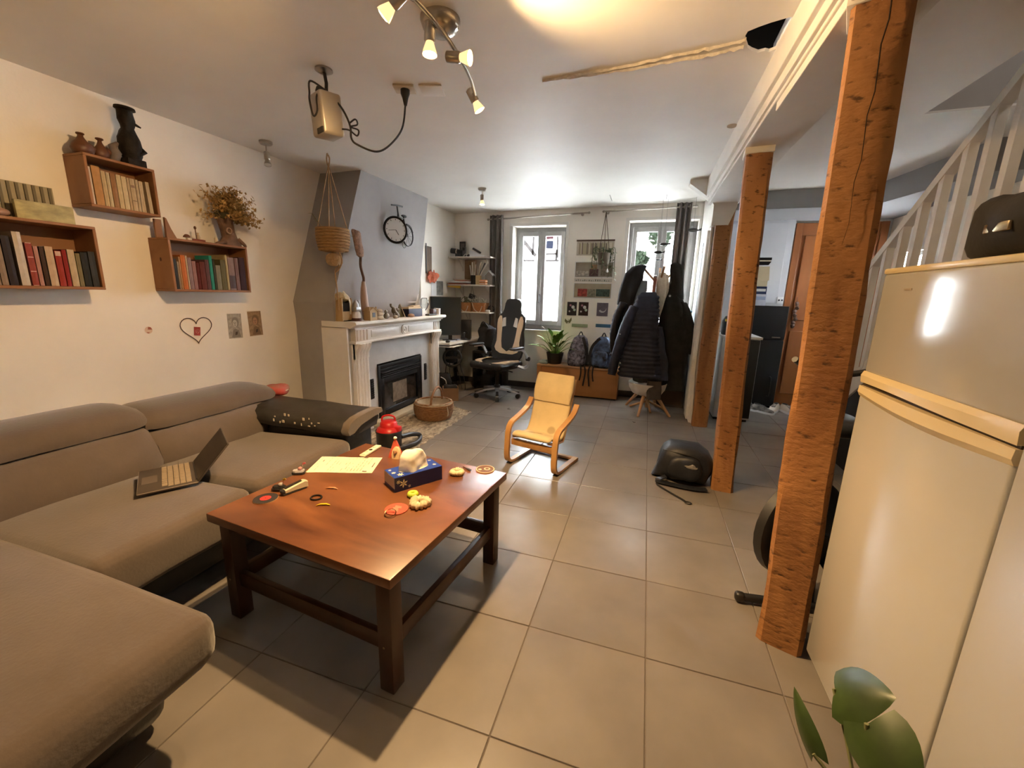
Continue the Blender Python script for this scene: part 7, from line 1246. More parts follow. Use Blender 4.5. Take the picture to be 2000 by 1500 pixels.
for (x, y, w, h) in ((-0.125, 0.03, 0.004, 0.02), (0.105, -0.085, 0.022, 0.008), (0.135, -0.03, 0.004, 0.05), (0.065, 0.08, 0.02, 0.008)): mb = MB(); mb.box(x, x + w, y, y + h, 0.0034, 0.0037); t.part('printed_block', mb, mat('ink_dark', (0.16, 0.12, 0.09), 0.8), parent=sh)
t = Thing('remote_control', 'slim white remote control at the far edge of the printed sheet', 'remote control', (-1.455, 0.822, TZ), 0.06); mb = MB(); mb.box(-0.017, 0.017, -0.078, 0.078, 0.002, 0.013, r=0.003); t.part('casing', mb, CREAMP); mb = MB(); mb.disc((0, 0.0, 0.013), 0.010, 0.0008, 18); t.part('round_button', mb, BPL)
for (x, y, w, h) in ((-0.006, 0.024, 0.003, 0.018), (0.004, 0.030, 0.002, 0.010), (-0.008, -0.034, 0.003, 0.006), (0.0, -0.034, 0.003, 0.006), (-0.012, -0.070, 0.024, 0.003)): mb = MB(); mb.box(x, x + w, y, y + h, 0.013, 0.0134); t.part('button', mb, BPL)
mb = MB(); mb.box(-0.016, 0.016, -0.07, 0.07, 0, 0.003); t.part('underside', mb, MATS['case_grey'])
def coaster(label, x, y, cols, r=0.046):
    t = Thing('coaster', label, 'coaster', (x, y, TZ)); z = 0
    for k, (f, nm, col) in enumerate(cols):
        mb = MB(); mb.disc((0, 0, z), r * f, 0.0035 if k == 0 else 0.0006, 30); z += 0.0035 if k == 0 else 0.0006; t.part(('base', 'label_ring', 'label_centre', 'label_core')[k], mb, mat(nm, col, 0.6), smooth=30)
    return t
coaster('black record-shaped coaster with a red centre, at the near left corner', -1.533, 0.238, ((1.0, 'cork', (0.40, 0.26, 0.14)), (0.99, 'vinyl_black', (0.022, 0.018, 0.020)), (0.45, 'vinyl_red', (0.50, 0.03, 0.03)), (0.05, 'vinyl_hole', (0.05, 0.01, 0.01))))
cs = coaster('brown coaster with a cream rim, at the far right corner', -0.799, 0.833, ((1.0, 'coaster_cream', (0.58, 0.46, 0.28)), (0.88, 'coaster_brown', (0.13, 0.055, 0.025)))); mb = MB(); mb.disc((0.008, 0.004, 0.0041), 0.016, 0.0005, 16); mb.disc((-0.022, -0.016, 0.0041), 0.009, 0.0005, 12); cs.part('printed_mark', mb, MATS['coaster_cream']); mb = MB(); mb.disc((0.008, 0.004, 0.0046), 0.009, 0.0004, 14); cs.part('printed_core', mb, MATS['coaster_brown'])
rc = coaster('coral red coaster beside the cream scrunchie', -0.988, 0.352, ((1.0, 'coral_base', (0.42, 0.09, 0.05)), (0.97, 'coral_red', (0.55, 0.085, 0.05)))); random.seed(1)
for k in range(5): mb = MB(); mb.box(-0.016 + 0.003 * (k % 2), 0.016 - 0.004 * (k % 3), -0.016 + k * 0.008, -0.012 + k * 0.008, 0.0041, 0.0045); rc.part('printed_line', mb, mat('coral_pale', (0.66, 0.36, 0.24), 0.7))
def scrunchie(name, label, x, y, R_, r_, m, lumps, seed):
    t = Thing(name, label, 'scrunchie', (x, y, TZ)); mb = MB(); rings = []; n = 72
    for i in range(n + 1):
        a = 2 * PI * i / n; rr = r_ * (1 + 0.22 * math.sin(a * lumps + seed)); cx = R_ * (1 + 0.12 * math.sin(3 * a + seed)); rings.append([(math.cos(a) * (cx + rr * math.cos(b)), math.sin(a) * (cx + rr * math.cos(b)), max(0.0, r_ * 0.85 + rr * 0.85 * math.sin(b))) for b in [2 * PI * k / 10 for k in range(10)]])
    mb.loft(rings, cap=False); mb.jitter(0.003, 60, seed=seed); t.part('ruched_ring', mb, m, smooth=50); return t
SCR = mat('scrunchie_cream', (0.68, 0.58, 0.38), 0.8)
scrunchie('fabric_scrunchie', 'cream satin scrunchie beside the coral coaster', -0.918, 0.412, 0.026, 0.017, SCR, 13, 0.0); q = scrunchie('knitted_scrunchie', 'cream knitted scrunchie right of the tissue box', -0.905, 0.735, 0.020, 0.014, SCR, 17, 2.0)
t = Thing('brush_tip', 'small dark grey pen lying behind the knitted scrunchie', 'pen', (-0.885, 0.805, TZ), -0.5); mb = MB(); mb.tube([(-0.03, 0, 0.003), (0.0, 0, 0.004)], 0.0025, 6); t.part('barrel', mb, BRW); mb = MB(); mb.tube([(0.0, 0, 0.004), (0.022, 0, 0.005), (0.030, 0, 0.005)], [0.004, 0.006, 0.005], 8); t.part('tip', mb, MATS['case_grey'])
t = Thing('donut_keyring', 'lime green doughnut keyring with a pale chain', 'keyring', (-0.985, 0.470, TZ)); mb = MB(); mb.torus((0, 0, 0.010), 0.015, 0.0098, 24, 8); t.part('ring', mb, mat('lime', (0.42, 0.55, 0.03), 0.5), smooth=60); mb = MB(); mb.torus((0, 0, 0.014), 0.015, 0.0075, 24, 8); t.part('icing', mb, mat('lime_icing', (0.55, 0.62, 0.08), 0.5), smooth=60)
mb = MB()
for k in range(5): mb.torus((0.028 + k * 0.009, 0.010 + 0.003 * (k % 2), 0.0015), 0.005, 0.0011, 12, 5)
t.part('chain', mb, mat('pale_metal', (0.6, 0.5, 0.4), 0.3, 0.8), smooth=60)
mb = MB(); mb.torus((0, 0, 0.004), 0.022, 0.0035, 26, 6, sy=0.9); single('hair_band', mb, BPL, 'black elastic hair band lying alone on the table', 'hair band', (-1.347, 0.315, TZ), world=False, smooth=60)
mb = MB(); mb.torus((0, 0, 0.0105), 0.023, 0.0013, 26, 5, rot=RX(0.3), sy=0.9); mb.torus((0, 0, 0.0105), 0.021, 0.0012, 26, 5, rot=RX(0.36), sy=0.9); single('bangle', mb, mat('bronze_wire', (0.14, 0.06, 0.025), 0.35, 0.7), 'thin brown wire bangle leaning on the coral coaster', 'bangle', (-0.985, 0.306, TZ), world=False, smooth=60)
def clip(label, x, y, rz, m):
    t = Thing('hair_clip', label, 'hair clip', (x, y, TZ), rz); mb = MB(); mb.loft([[(xx, yy - w, 0.001 + h), (xx, yy + w, 0.001 + h), (xx, yy + w, 0.004 + h), (xx, yy - w, 0.004 + h)] for xx, yy, w, h in ((-0.027, -0.004, 0.001, 0), (-0.012, 0.001, 0.004, 0.003), (0.010, 0.001, 0.0045, 0.003), (0.026, -0.004, 0.002, 0.0))]); t.part('leaf', mb, m, smooth=50); mb = MB(); mb.box(-0.02, 0.02, -0.002, 0.001, 0, 0.0015); t.part('pin', mb, CHROME)
clip('yellow hair clip near the hair band', -1.277, 0.278, 0.45, mat('clip_yellow', (0.70, 0.48, 0.02), 0.4)); clip('salmon pink hair clip near the hair band', -1.345, 0.405, 0.25, mat('clip_salmon', (0.55, 0.28, 0.16), 0.5))
t = Thing('stapler', 'beige and black stapler on the left edge of the table', 'stapler', (-1.478, 0.335, TZ), math.radians(72)); mb = MB(); mb.box(-0.055, 0.045, -0.014, 0.014, 0, 0.008, r=0.003); t.part('base', mb, BPL); mb = MB(); mb.loft([[(x, y * 0.013, z) for y, z in ((-1, z0), (1, z0), (1, z1), (0.7, z1 + 0.004), (-0.7, z1 + 0.004), (-1, z1))] for x, z0, z1 in ((-0.045, 0.010, 0.020), (0.0, 0.010, 0.028), (0.04, 0.008, 0.034), (0.052, 0.006, 0.028))]); t.part('top_arm', mb, mat('stapler_beige', (0.50, 0.45, 0.32), 0.5), smooth=40); mb = MB(); mb.box(-0.058, -0.040, -0.012, 0.012, 0.008, 0.022, r=0.003); mb.box(-0.04, 0.03, -0.006, 0.006, 0.026, 0.036, rot=RY(-0.12)); t.part('jaw', mb, BPL)
def toy_boat(label, x, y, rz, flag, hullm, deckm):
    t = Thing('toy_car', label, 'toy', (x, y, TZ), rz); mb = MB(); mb.loft([[(xx, yy * w, z) for yy, z in ((-1, 0.002), (1, 0.002), (1.0, 0.012), (-1.0, 0.012))] for xx, w in ((-0.028, 0.012), (-0.018, 0.019), (0.018, 0.019), (0.028, 0.011))]); t.part('bumper', mb, BPL, smooth=None); mb = MB(); mb.loft([[(xx, yy * w, z) for yy, z in ((-1, 0.012), (1, 0.012), (0.8, 0.020), (-0.8, 0.020))] for xx, w in ((-0.024, 0.010), (-0.012, 0.016), (0.016, 0.016), (0.024, 0.009))]); t.part('hull', mb, hullm, smooth=None); mb = MB(); mb.sup((0.006, 0, 0.026), (0.009, 0.010, 0.008), 0.8, 0.8, 12, 8); t.part('seat', mb, deckm, smooth=60)
    mb = MB(); mb.tube([(0.016, 0.0, 0.018), (0.020, 0.0, 0.050)], 0.0012, 5); t.part('mast', mb, CHROME); mb = MB(); mb.prism([(0.018, 0.043), (0.034, 0.050), (0.030, 0.056), (0.020, 0.054)], 1, -0.001, 0.001); t.part('flag', mb, flag)
toy_boat('little grey bumper-car toy with a pink flag', -1.595, 0.475, 0.5, mat('flag_pink', (0.60, 0.14, 0.16), 0.5), mat('toy_grey', (0.36, 0.34, 0.36), 0.4), mat('toy_rose', (0.42, 0.20, 0.20), 0.5)); toy_boat('little black bumper-car toy with a yellow flag', -1.545, 0.318, 0.3, mat('flag_yellow', (0.65, 0.45, 0.02), 0.5), BPL, mat('toy_grey2', (0.30, 0.27, 0.25), 0.5))
# ================================================================== LAPTOP ON THE SOFA
t = Thing('laptop', 'open dark grey laptop lying crooked on the sofa seat', 'laptop', (-2.165, 0.275, 0.428), -0.56)
DG = mat('laptop_grey', (0.075, 0.062, 0.055), 0.4, 0.3); SIL = mat('laptop_silver', (0.40, 0.34, 0.27), 0.35, 0.6)
mb = MB(); mb.box(-0.145, 0.145, -0.105, 0.105, 0.004, 0.016, r=0.003); bs = t.part('base', mb, DG); mb = MB(); mb.box(-0.1465, 0.1465, -0.1065, 0.1065, 0.010, 0.0145, r=0.002); t.part('silver_edge', mb, SIL, parent=bs)
mb = MB(); mb.box(-0.045, 0.045, -0.092, -0.038, 0.016, 0.0163); t.part('touchpad', mb, mat('touchpad_grey', (0.10, 0.08, 0.07), 0.35), parent=bs)
KEY = mat('key_beige', (0.26, 0.21, 0.155), 0.5); kme = {}
for r_ in range(5):
    y = -0.022 + r_ * 0.0215
    ks = [0.0205] * 13 if r_ else [0.030, 0.022, 0.022, 0.095, 0.022, 0.022, 0.036]; x = -0.136
    for w in ks:
        if w not in kme: mb = MB(); mb.box(0, w - 0.0025, 0, 0.019, 0, 0.0018); kme[w] = mb.mesh('key', KEY)
        o = link('key', kme[w], bs); o.location = (x, y, 0.016); x += w if r_ else w + 0.001
lid = MB(); lid.box(-0.145, 0.145, 0.0, 0.008, 0.0, 0.205, r=0.003); ld = t.part('lid', lid, DG); ld.location = (0, 0.100, 0.014); ld.rotation_euler = (-0.70, 0, 0.0)
mb = MB(); mb.box(-0.143, 0.143, -0.0008, 0.0004, 0.004, 0.202); o = t.part('screen', mb, mat('screen_black', (0.012, 0.009, 0.008), 0.25), parent=ld)
mb = MB(); mb.tube([(-0.12, 0.102, 0.014), (0.12, 0.102, 0.014)], 0.006, 8); t.part('hinge', mb, BPL, parent=bs)
t = Thing('red_cushion', 'red and grey patterned cushion tucked behind the sofa armrest', 'cushion', (-2.66, 1.345, 0.535), 0.4); mb = MB(); mb.sup((0, 0, 0.045), (0.085, 0.085, 0.038), 0.7, 0.6, 20, 10); mb.jitter(0.012, 12); t.part('pad', mb, mat('red_pattern', (0.42, 0.035, 0.03), 0.9, col2=(0.22, 0.14, 0.10), scale=9), smooth=70); mb = MB(); mb.torus((0, 0, 0.045), 0.082, 0.005, 30, 6); t.part('piping', mb, LINEN, smooth=60)
# ================================================================== BACKPACK ON THE FLOOR
NVB = mat('dark_navy_nylon', (0.013, 0.015, 0.022), 0.5, var=0.3, scale=9, bump=0.25, bscale=30)
t = Thing('floor_backpack', 'dark navy backpack lying on the floor against the middle post', 'backpack', (0.24, 2.19, 0.0), -0.10)
mb = MB(); R = []
for x, w, h in ((-0.185, 0.06, 0.07), (-0.17, 0.105, 0.12), (-0.12, 0.135, 0.142), (-0.04, 0.145, 0.146), (0.06, 0.142, 0.140), (0.13, 0.125, 0.118), (0.165, 0.10, 0.085), (0.178, 0.05, 0.05)):
    R.append([(x + 0.03 * math.sin(a), w * math.copysign(abs(math.cos(a)) ** 0.7, math.cos(a)), h + h * 0.97 * math.copysign(abs(math.sin(a)) ** 0.7, math.sin(a))) for a in [2 * PI * i / 24 for i in range(24)]])
mb.loft(R); mb.jitter(0.018, 9); t.part('body', mb, NVB, smooth=60)
mb = MB(); mb.sup((0.02, -0.135, 0.13), (0.11, 0.035, 0.085), 0.6, 0.6, 20, 10); mb.jitter(0.012, 12); t.part('front_pocket', mb, NVB, smooth=60)
mb = MB(); R = []
for i in range(9): a = 0.5 + i * 0.24; R.append([(x, -0.147 * math.cos(a) * 0.99 - 0.012, 0.145 + 0.145 * math.sin(a) * 1.0) for x in (-0.10 + 0.008 * i, -0.092 + 0.008 * i)])
mb = MB(); mb.tube(bez([(-0.14, -0.10, 0.235), (-0.03, -0.135, 0.24), (0.07, -0.135, 0.225), (0.14, -0.10, 0.18)], 5), 0.004, 6); t.part('zip', mb, BPL, smooth=60)
mb = MB(); mb.sup((0.055, -0.160, 0.165), (0.045, 0.010, 0.020), 0.7, 0.7, 14, 8); mb.jitter(0.008, 40); t.part('mesh_pocket', mb, mat('silver_mesh', (0.28, 0.27, 0.27), 0.35, 0.3), smooth=None)
mb = MB(); mb.strip(bez([(-0.10, -0.14, 0.05), (-0.15, -0.17, 0.02), (-0.05, -0.185, 0.018), (0.08, -0.19, 0.018), (0.17, -0.17, 0.02)], 6), 0.05, 0.012, (0, 0.1, 1)); t.part('shoulder_strap', mb, NVB, smooth=50)
mb = MB(); mb.strip(bez([(-0.145, -0.17, 0.02), (-0.15, -0.21, 0.008), (-0.08, -0.28, 0.005), (0.01, -0.36, 0.005), (0.045, -0.395, 0.005)], 6), 0.018, 0.003, (0, 0.02, 1)); t.part('webbing', mb, BPL, smooth=50)
mb = MB(); mb.torus((0.058, -0.405, 0.006), 0.016, 0.004, 14, 6, sx=1.2); t.part('buckle', mb, BPL, smooth=60)
# ================================================================== EXERCISE BIKE BEHIND THE THICK POST
t = Thing('exercise_bike', 'black folded exercise bike behind the thickest post', 'exercise bike', (0.60, 1.02, 0)); MBK = mat('bike_matt_black', (0.012, 0.012, 0.014), 0.5)
mb = MB(); mb.tube([(-0.20, -0.12, 0.025), (0.34, -0.045, 0.025)], 0.018, 10); f = t.part('foot_bar', mb, MBK, smooth=60)
for p in ((-0.205, -0.121, 0.025), (0.345, -0.044, 0.025)): mb = MB(); mb.sup(p, (0.022, 0.020, 0.022), 0.7, 0.7, 12, 8); t.part('end_cap', mb, BPL, smooth=60, parent=f)
mb = MB(); mb.tube([(-0.02, 0.42, 0.025), (0.42, 0.48, 0.025)], 0.018, 10); t.part('foot_bar', mb, MBK, smooth=60)
mb = MB(); mb.lathe([(0.02, -0.05), (0.20, -0.045), (0.235, -0.02), (0.235, 0.02), (0.20, 0.045), (0.02, 0.05)], n=30); mb.xf(list(mb.bm.verts), Matrix.Translation((0.02, 0.02, 0.33)) @ RZ(0.6).to_4x4() @ RX(PI / 2).to_4x4()); t.part('flywheel_cover', mb, MBK, smooth=40)
mb = MB(); mb.tube([(0.07, -0.06, 0.03), (0.10, 0.10, 0.50), (0.13, 0.22, 0.98)], 0.024, 10); mb.tube([(0.12, 0.44, 0.03), (0.10, 0.10, 0.50), (0.06, -0.02, 0.80)], 0.024, 10); t.part('x_frame', mb, MBK, smooth=60)
mb = MB(); mb.sup((0.06, -0.02, 0.83), (0.09, 0.12, 0.04), 0.7, 0.7, 18, 8); t.part('saddle', mb, BPL, smooth=60)
mb = MB(); mb.tube(bez([(-0.06, 0.18, 1.06), (0.05, 0.26, 1.00), (0.20, 0.26, 1.00), (0.32, 0.20, 1.06)], 5), 0.014, 8); t.part('handlebar', mb, BPL, smooth=60)
mb = MB(); mb.tube([(0.02, 0.02, 0.33), (0.14, -0.03, 0.33)], 0.012, 8); mb.tube([(0.14, -0.03, 0.33), (0.14, 0.02, 0.18)], 0.012, 8); mb.box(0.13, 0.22, -0.03, 0.05, 0.16, 0.185, r=0.004); t.part('pedal', mb, BPL)
# ================================================================== ON AND AROUND THE FRIDGE, KITCHEN SIDE
t = Thing('black_handbag', 'black handbag with a metal clasp on top of the fridge', 'bag', (0.70, 0.285, 1.415)); mb = MB(); mb.sup((0, 0, 0.075), (0.11, 0.145, 0.078), 0.55, 0.6, 22, 12); mb.jitter(0.02, 10); t.part('body', mb, BLKF, smooth=60); mb = MB(); mb.box(-0.118, -0.108, -0.05, 0.02, 0.055, 0.075, r=0.003); t.part('clasp', mb, mat('gold_clasp', (0.45, 0.36, 0.22), 0.25, 0.9)); mb = MB(); mb.tube(bez([(-0.03, -0.10, 0.13), (-0.04, -0.03, 0.20), (-0.03, 0.06, 0.15)], 5), 0.008, 8); t.part('handle', mb, BLKF, smooth=60)
t = Thing('black_fridge', 'tall black two-door fridge beside the orange door', 'fridge', (1.28, 4.87, 0)); GB = mat('gloss_black', (0.012, 0.013, 0.016), 0.3)
P = lambda *a, **k: t.part(*a, world=True, **k)
mb = MB(); mb.box(1.07, 1.475, 4.78, 4.98, 0.03, 1.25, r=0.006); P('body', mb, GB); mb = MB(); mb.box(1.07, 1.475, 4.745, 4.78, 0.855, 1.25, r=0.01, seg=3); u = P('upper_door', mb, GB); mb = MB(); mb.box(1.07, 1.475, 4.745, 4.78, 0.04, 0.845, r=0.01, seg=3); l = P('lower_door', mb, GB)
mb = MB(); mb.box(1.34, 1.43, 4.735, 4.747, 0.875, 0.89, r=0.003); P('handle', mb, CHROME, parent=u); mb = MB(); mb.tube(bez([(1.38, 4.745, 0.40), (1.40, 4.73, 0.38), (1.40, 4.73, 0.18), (1.38, 4.745, 0.16)], 4), 0.006, 6); P('handle', mb, MATS['dark_metal'], parent=l); mb = MB(); mb.box(1.09, 1.45, 4.79, 4.97, 0, 0.03); P('plinth', mb, DARKV)
def carton(name, label, x0, x1, y0, y1, z0, z1, m, bandm=None, b0=0.3, b1=0.7, cat='box'):
    t = Thing(name, label, cat, ((x0 + x1) / 2, (y0 + y1) / 2, z0)); mb = MB(); mb.box(x0, x1, y0, y1, z0, z1, r=0.002, seg=1); t.part('carton', mb, m, world=True)
    if bandm: h = z1 - z0; mb = MB(); mb.box(x0 + 0.01, x1 - 0.01, y0 - 0.001, y0, z0 + h * b0, z0 + h * b1); t.part('printed_band', mb, bandm, world=True)
PBW = mat('plastic_bag_white', (0.62, 0.64, 0.74), 0.4, var=0.1); YC = mat('yellow_cream', (0.62, 0.52, 0.34), 0.6)
carton('white_parcel', 'pale blue-white parcel at the bottom of the stack on the black fridge', 1.06, 1.235, 4.80, 4.95, 1.25, 1.385, PBW, mat('parcel_blue', (0.35, 0.42, 0.62), 0.5), 0.5, 0.8, 'parcel')
carton('navy_carton', 'navy carton with a white label in the stack on the black fridge', 1.05, 1.225, 4.80, 4.95, 1.385, 1.475, mat('carton_navy', (0.03, 0.045, 0.14), 0.5), MATS['card_white'], 0.35, 0.7)
carton('cream_carton', 'small cream carton above the navy one on the black fridge', 1.05, 1.220, 4.80, 4.95, 1.475, 1.545, YC)
t = Thing('white_lampshade', 'cream tapered tub above the cartons on the black fridge', 'tub', (1.135, 4.875, 1.545)); mb = MB(); mb.loft([[(x * w, y * d, z) for x, y in ((-1, -1), (1, -1), (1, 1), (-1, 1))] for w, d, z in ((0.10, 0.07, 0.0), (0.085, 0.07, 0.165), (0.078, 0.062, 0.165), (0.09, 0.062, 0.01))]); t.part('tub', mb, YC, smooth=None); mb = MB(); mb.box(-0.09, 0.09, -0.075, 0.075, 0.160, 0.175, r=0.003); t.part('rim', mb, MATS['card_white'])
t = Thing('black_tray', 'black tray with cream papers topping the stack on the black fridge', 'tray', (1.13, 4.875, 1.722)); mb = MB(); mb.loft([[(x * w, y * d, z) for x, y in ((-1, -1), (1, -1), (1, 1), (-1, 1))] for w, d, z in ((0.075, 0.075, 0.0), (0.10, 0.075, 0.04), (0.095, 0.07, 0.04), (0.07, 0.07, 0.008))]); t.part('tray', mb, GB, smooth=None); mb = MB(); mb.box(-0.095, 0.09, -0.07, 0.07, 0.030, 0.055, r=0.002); t.part('papers', mb, YC); mb = MB(); mb.box(-0.10, 0.10, -0.078, 0.078, 0.055, 0.085, r=0.003); t.part('lid', mb, GB)
mb = MB(); mb.box(1.395, 1.465, 4.975, 4.986, 1.28, 1.36, r=0.004); t = Thing('wall_switch', 'white double wall socket beside the black fridge top', 'socket', (1.43, 4.985, 1.28)); t.part('plate', mb, MATS['white_plastic'], world=True)
for dx in (-0.016, 0.016): mb = MB(); mb.disc((1.43 + dx, 4.976, 1.32), 0.011, 0.002, 14, (0, -1, 0)); t.part('outlet', mb, MATS['case_grey'], world=True)
t = Thing('white_appliance', 'narrow white appliance seen between the two farther posts', 'appliance', (0.87, 4.2, 0)); P = lambda *a, **k: t.part(*a, world=True, **k)
AW = mat('appliance_white', (0.55, 0.55, 0.54), 0.4); mb = MB(); mb.box(0.685, 1.05, 3.97, 4.45, 0.03, 0.91, r=0.005); P('body', mb, AW); mb = MB(); mb.box(0.69, 0.80, 3.955, 3.97, 0.05, 0.90, r=0.004); P('door', mb, AW); mb = MB(); mb.box(0.805, 1.045, 3.955, 3.97, 0.05, 0.90, r=0.004); P('door', mb, MATS['dark_metal']); mb = MB(); mb.box(0.68, 1.06, 3.94, 4.46, 0.91, 0.935, r=0.003); P('worktop', mb, MATS['card_white']); mb = MB(); mb.box(0.70, 1.03, 3.99, 4.43, 0, 0.03); P('plinth', mb, DARKV)
for z in (0.22, 0.55): mb = MB(); mb.box(0.80, 0.806, 3.945, 3.957, z, z + 0.05); P('hinge', mb, MATS['dark_metal'])
t = Thing('black_casserole', 'black lidded pot with a yellow tag on the white appliance', 'pot', (0.80, 4.12, 0.935)); mb = MB(); mb.lathe([(0.10, 0), (0.115, 0.01), (0.118, 0.14), (0.112, 0.15)], n=22); t.part('pot', mb, BPL, smooth=40); mb = MB(); mb.lathe([(0.118, 0.148), (0.09, 0.20), (0.02, 0.225), (0.015, 0.25), (0.002, 0.25)], n=22); t.part('lid', mb, BPL, smooth=40); mb = MB(); mb.box(-0.105, -0.06, -0.125, -0.105, 0.15, 0.175); t.part('yellow_tag', mb, MATS['clip_yellow'])
def shoe(label, x, y, rz, m):
    t = Thing('sneaker', label, 'shoe', (x, y, 0), rz, 'sneakers in front of the black fridge'); mb = MB(); R = []
    for yy, w, h in ((-0.125, 0.02, 0.03), (-0.11, 0.036, 0.045), (-0.05, 0.045, 0.06), (0.0, 0.040, 0.085), (0.05, 0.036, 0.095), (0.10, 0.036, 0.090), (0.125, 0.022, 0.07)): R.append([(w * x_, yy, 0.022 + (h - 0.022) * z_) for x_, z_ in ((-1, 0), (-0.95, 0.5), (-0.6, 0.95), (0, 1.0), (0.6, 0.95), (0.95, 0.5), (1, 0))])
    mb.loft(R); t.part('upper', mb, m, smooth=50); mb = MB(); mb.loft([[(w * sx, yy, z) for sx, z in ((-1, 0), (1, 0), (1, 0.024), (-1, 0.024))] for yy, w in ((-0.132, 0.018), (-0.115, 0.040), (-0.05, 0.049), (0.05, 0.040), (0.125, 0.030))]); t.part('sole', mb, MATS['card_white'], smooth=None)
    mb = MB(); mb.sup((0, 0.07, 0.092), (0.024, 0.04, 0.008), 0.9, 0.9, 12, 6); t.part('opening', mb, BPL, smooth=60); mb = MB()
    for k in range(4): mb.tube([(-0.022, -0.05 + k * 0.022, 0.068 + k * 0.007), (0.022, -0.045 + k * 0.022, 0.068 + k * 0.007)], 0.003, 5)
    t.part('laces', mb, BPL)
GS = mat('sneaker_grey', (0.34, 0.30, 0.26), 0.7, col2=(0.07, 0.065, 0.06), scale=18); WS = mat('sneaker_white', (0.62, 0.56, 0.48), 0.7, var=0.1)
shoe('grey and black sneaker, leftmost of the shoes by the black fridge', 1.19, 4.63, 0.6, GS); shoe('grey and black sneaker, second of the shoes by the black fridge', 1.31, 4.52, 0.9, GS); shoe('off-white sneaker, third of the shoes by the black fridge', 1.455, 4.63, -0.5, WS); shoe('off-white sneaker, rightmost of the shoes by the black fridge', 1.60, 4.62, 0.3, WS)
t = Thing('hanging_keys', 'dark bunch of things hanging on the orange door', 'hanging items', (1.62, 5.03, 1.0)); mb = MB()
for k in range(7): mb.sup((0.012 * math.sin(k * 2), -0.02, 0.28 - k * 0.045), (0.022, 0.018, 0.026), 0.9, 0.9, 10, 6)
mb.jitter(0.012, 30); t.part('bunch', mb, BRW, smooth=None); mb = MB(); mb.tube([(0, -0.01, 0.28), (0, 0.0, 0.36)], 0.003, 5); t.part('cord', mb, BRW)
# ================================================================== PLANT IN THE NEAR RIGHT CORNER
POTH = mat('pothos_green', (0.032, 0.058, 0.012), 0.4, var=0.35, scale=12); STEMG = mat('stem_green', (0.16, 0.17, 0.075), 0.6)
t = Thing('heart_leaf_plant', 'heart-leaved green plant in a stand pot at the near right corner', 'plant', (0.33, -0.32, 0)); P = lambda *a, **k: t.part(*a, world=True, **k)
mb = MB(); mb.lathe([(0.07, 0.16), (0.075, 0.165), (0.095, 0.30), (0.10, 0.31), (0.093, 0.31), (0.088, 0.28)], (0.33, -0.32, 0), 24); P('pot', mb, CLAY, smooth=40); mb = MB(); mb.lathe([(0.088, 0.285), (0.001, 0.292)], (0.33, -0.32, 0), 20); P('soil', mb, MATS['soil'])
for k in range(3): a = k * 2 * PI / 3; mb = MB(); mb.tube([(0.33 + 0.05 * math.cos(a), -0.32 + 0.05 * math.sin(a), 0.16), (0.33 + 0.09 * math.cos(a), -0.32 + 0.09 * math.sin(a), 0.0)], 0.009, 8); P('stand_leg', mb, PALEW)
def heart(mb, p, d, n_, l, w, curl=0.25):
    p, d = Vector(p), Vector(d).normalized(); n_ = Vector(n_); s_ = d.cross(n_).normalized(); n_ = s_.cross(d).normalized(); R = []
    for k in range(10):
        f = k / 9; ww = w / 2 * (math.sin(PI * min(1, 0.12 + f * 0.88) ** 0.62)) ** 0.8; back = -0.10 * l * (1 - f) ** 3
        c = p + d * (l * f) - n_ * (curl * l * (f - 0.3) ** 2); R.append([c + s_ * (ww * u) + d * back * abs(u) * 1.4 - n_ * (0.30 * ww * u * u) for u in (-1, -0.66, -0.33, 0, 0.33, 0.66, 1)])
    mb.loft(R, cap=False, closed=False)
root = Vector((0.33, -0.32, 0.29))
LV = [((0.290, -0.135, 0.600), (0.35, -0.45, 0.55), (-0.75, -0.1, 0.6), 0.105, 0.105), ((0.305, -0.215, 0.620), (0.15, -0.75, -0.35), (-0.8, 0.1, 0.6), 0.11, 0.115), ((0.255, -0.190, 0.50), (-0.2, 0.45, 0.45), (-0.7, 0.2, 0.6), 0.10, 0.045), ((0.32, -0.30, 0.58), (-0.1, -0.6, 0.3), (-0.8, 0, 0.6), 0.09, 0.08), ((0.26, -0.25, 0.52), (-0.6, 0.05, -0.5), (-0.5, 0.1, 0.9), 0.08, 0.07)]
for p, d, n_, l, w in LV:
    p = Vector(p); mb = MB(); mb.tube(bez([root, root.lerp(p, 0.5) + Vector((0.0, 0.03, 0.06)), p], 6), 0.0035, 6); P('stem', mb, STEMG, smooth=60); mb = MB(); heart(mb, p, d, n_, l, w); P('leaf', mb, POTH, smooth=80)
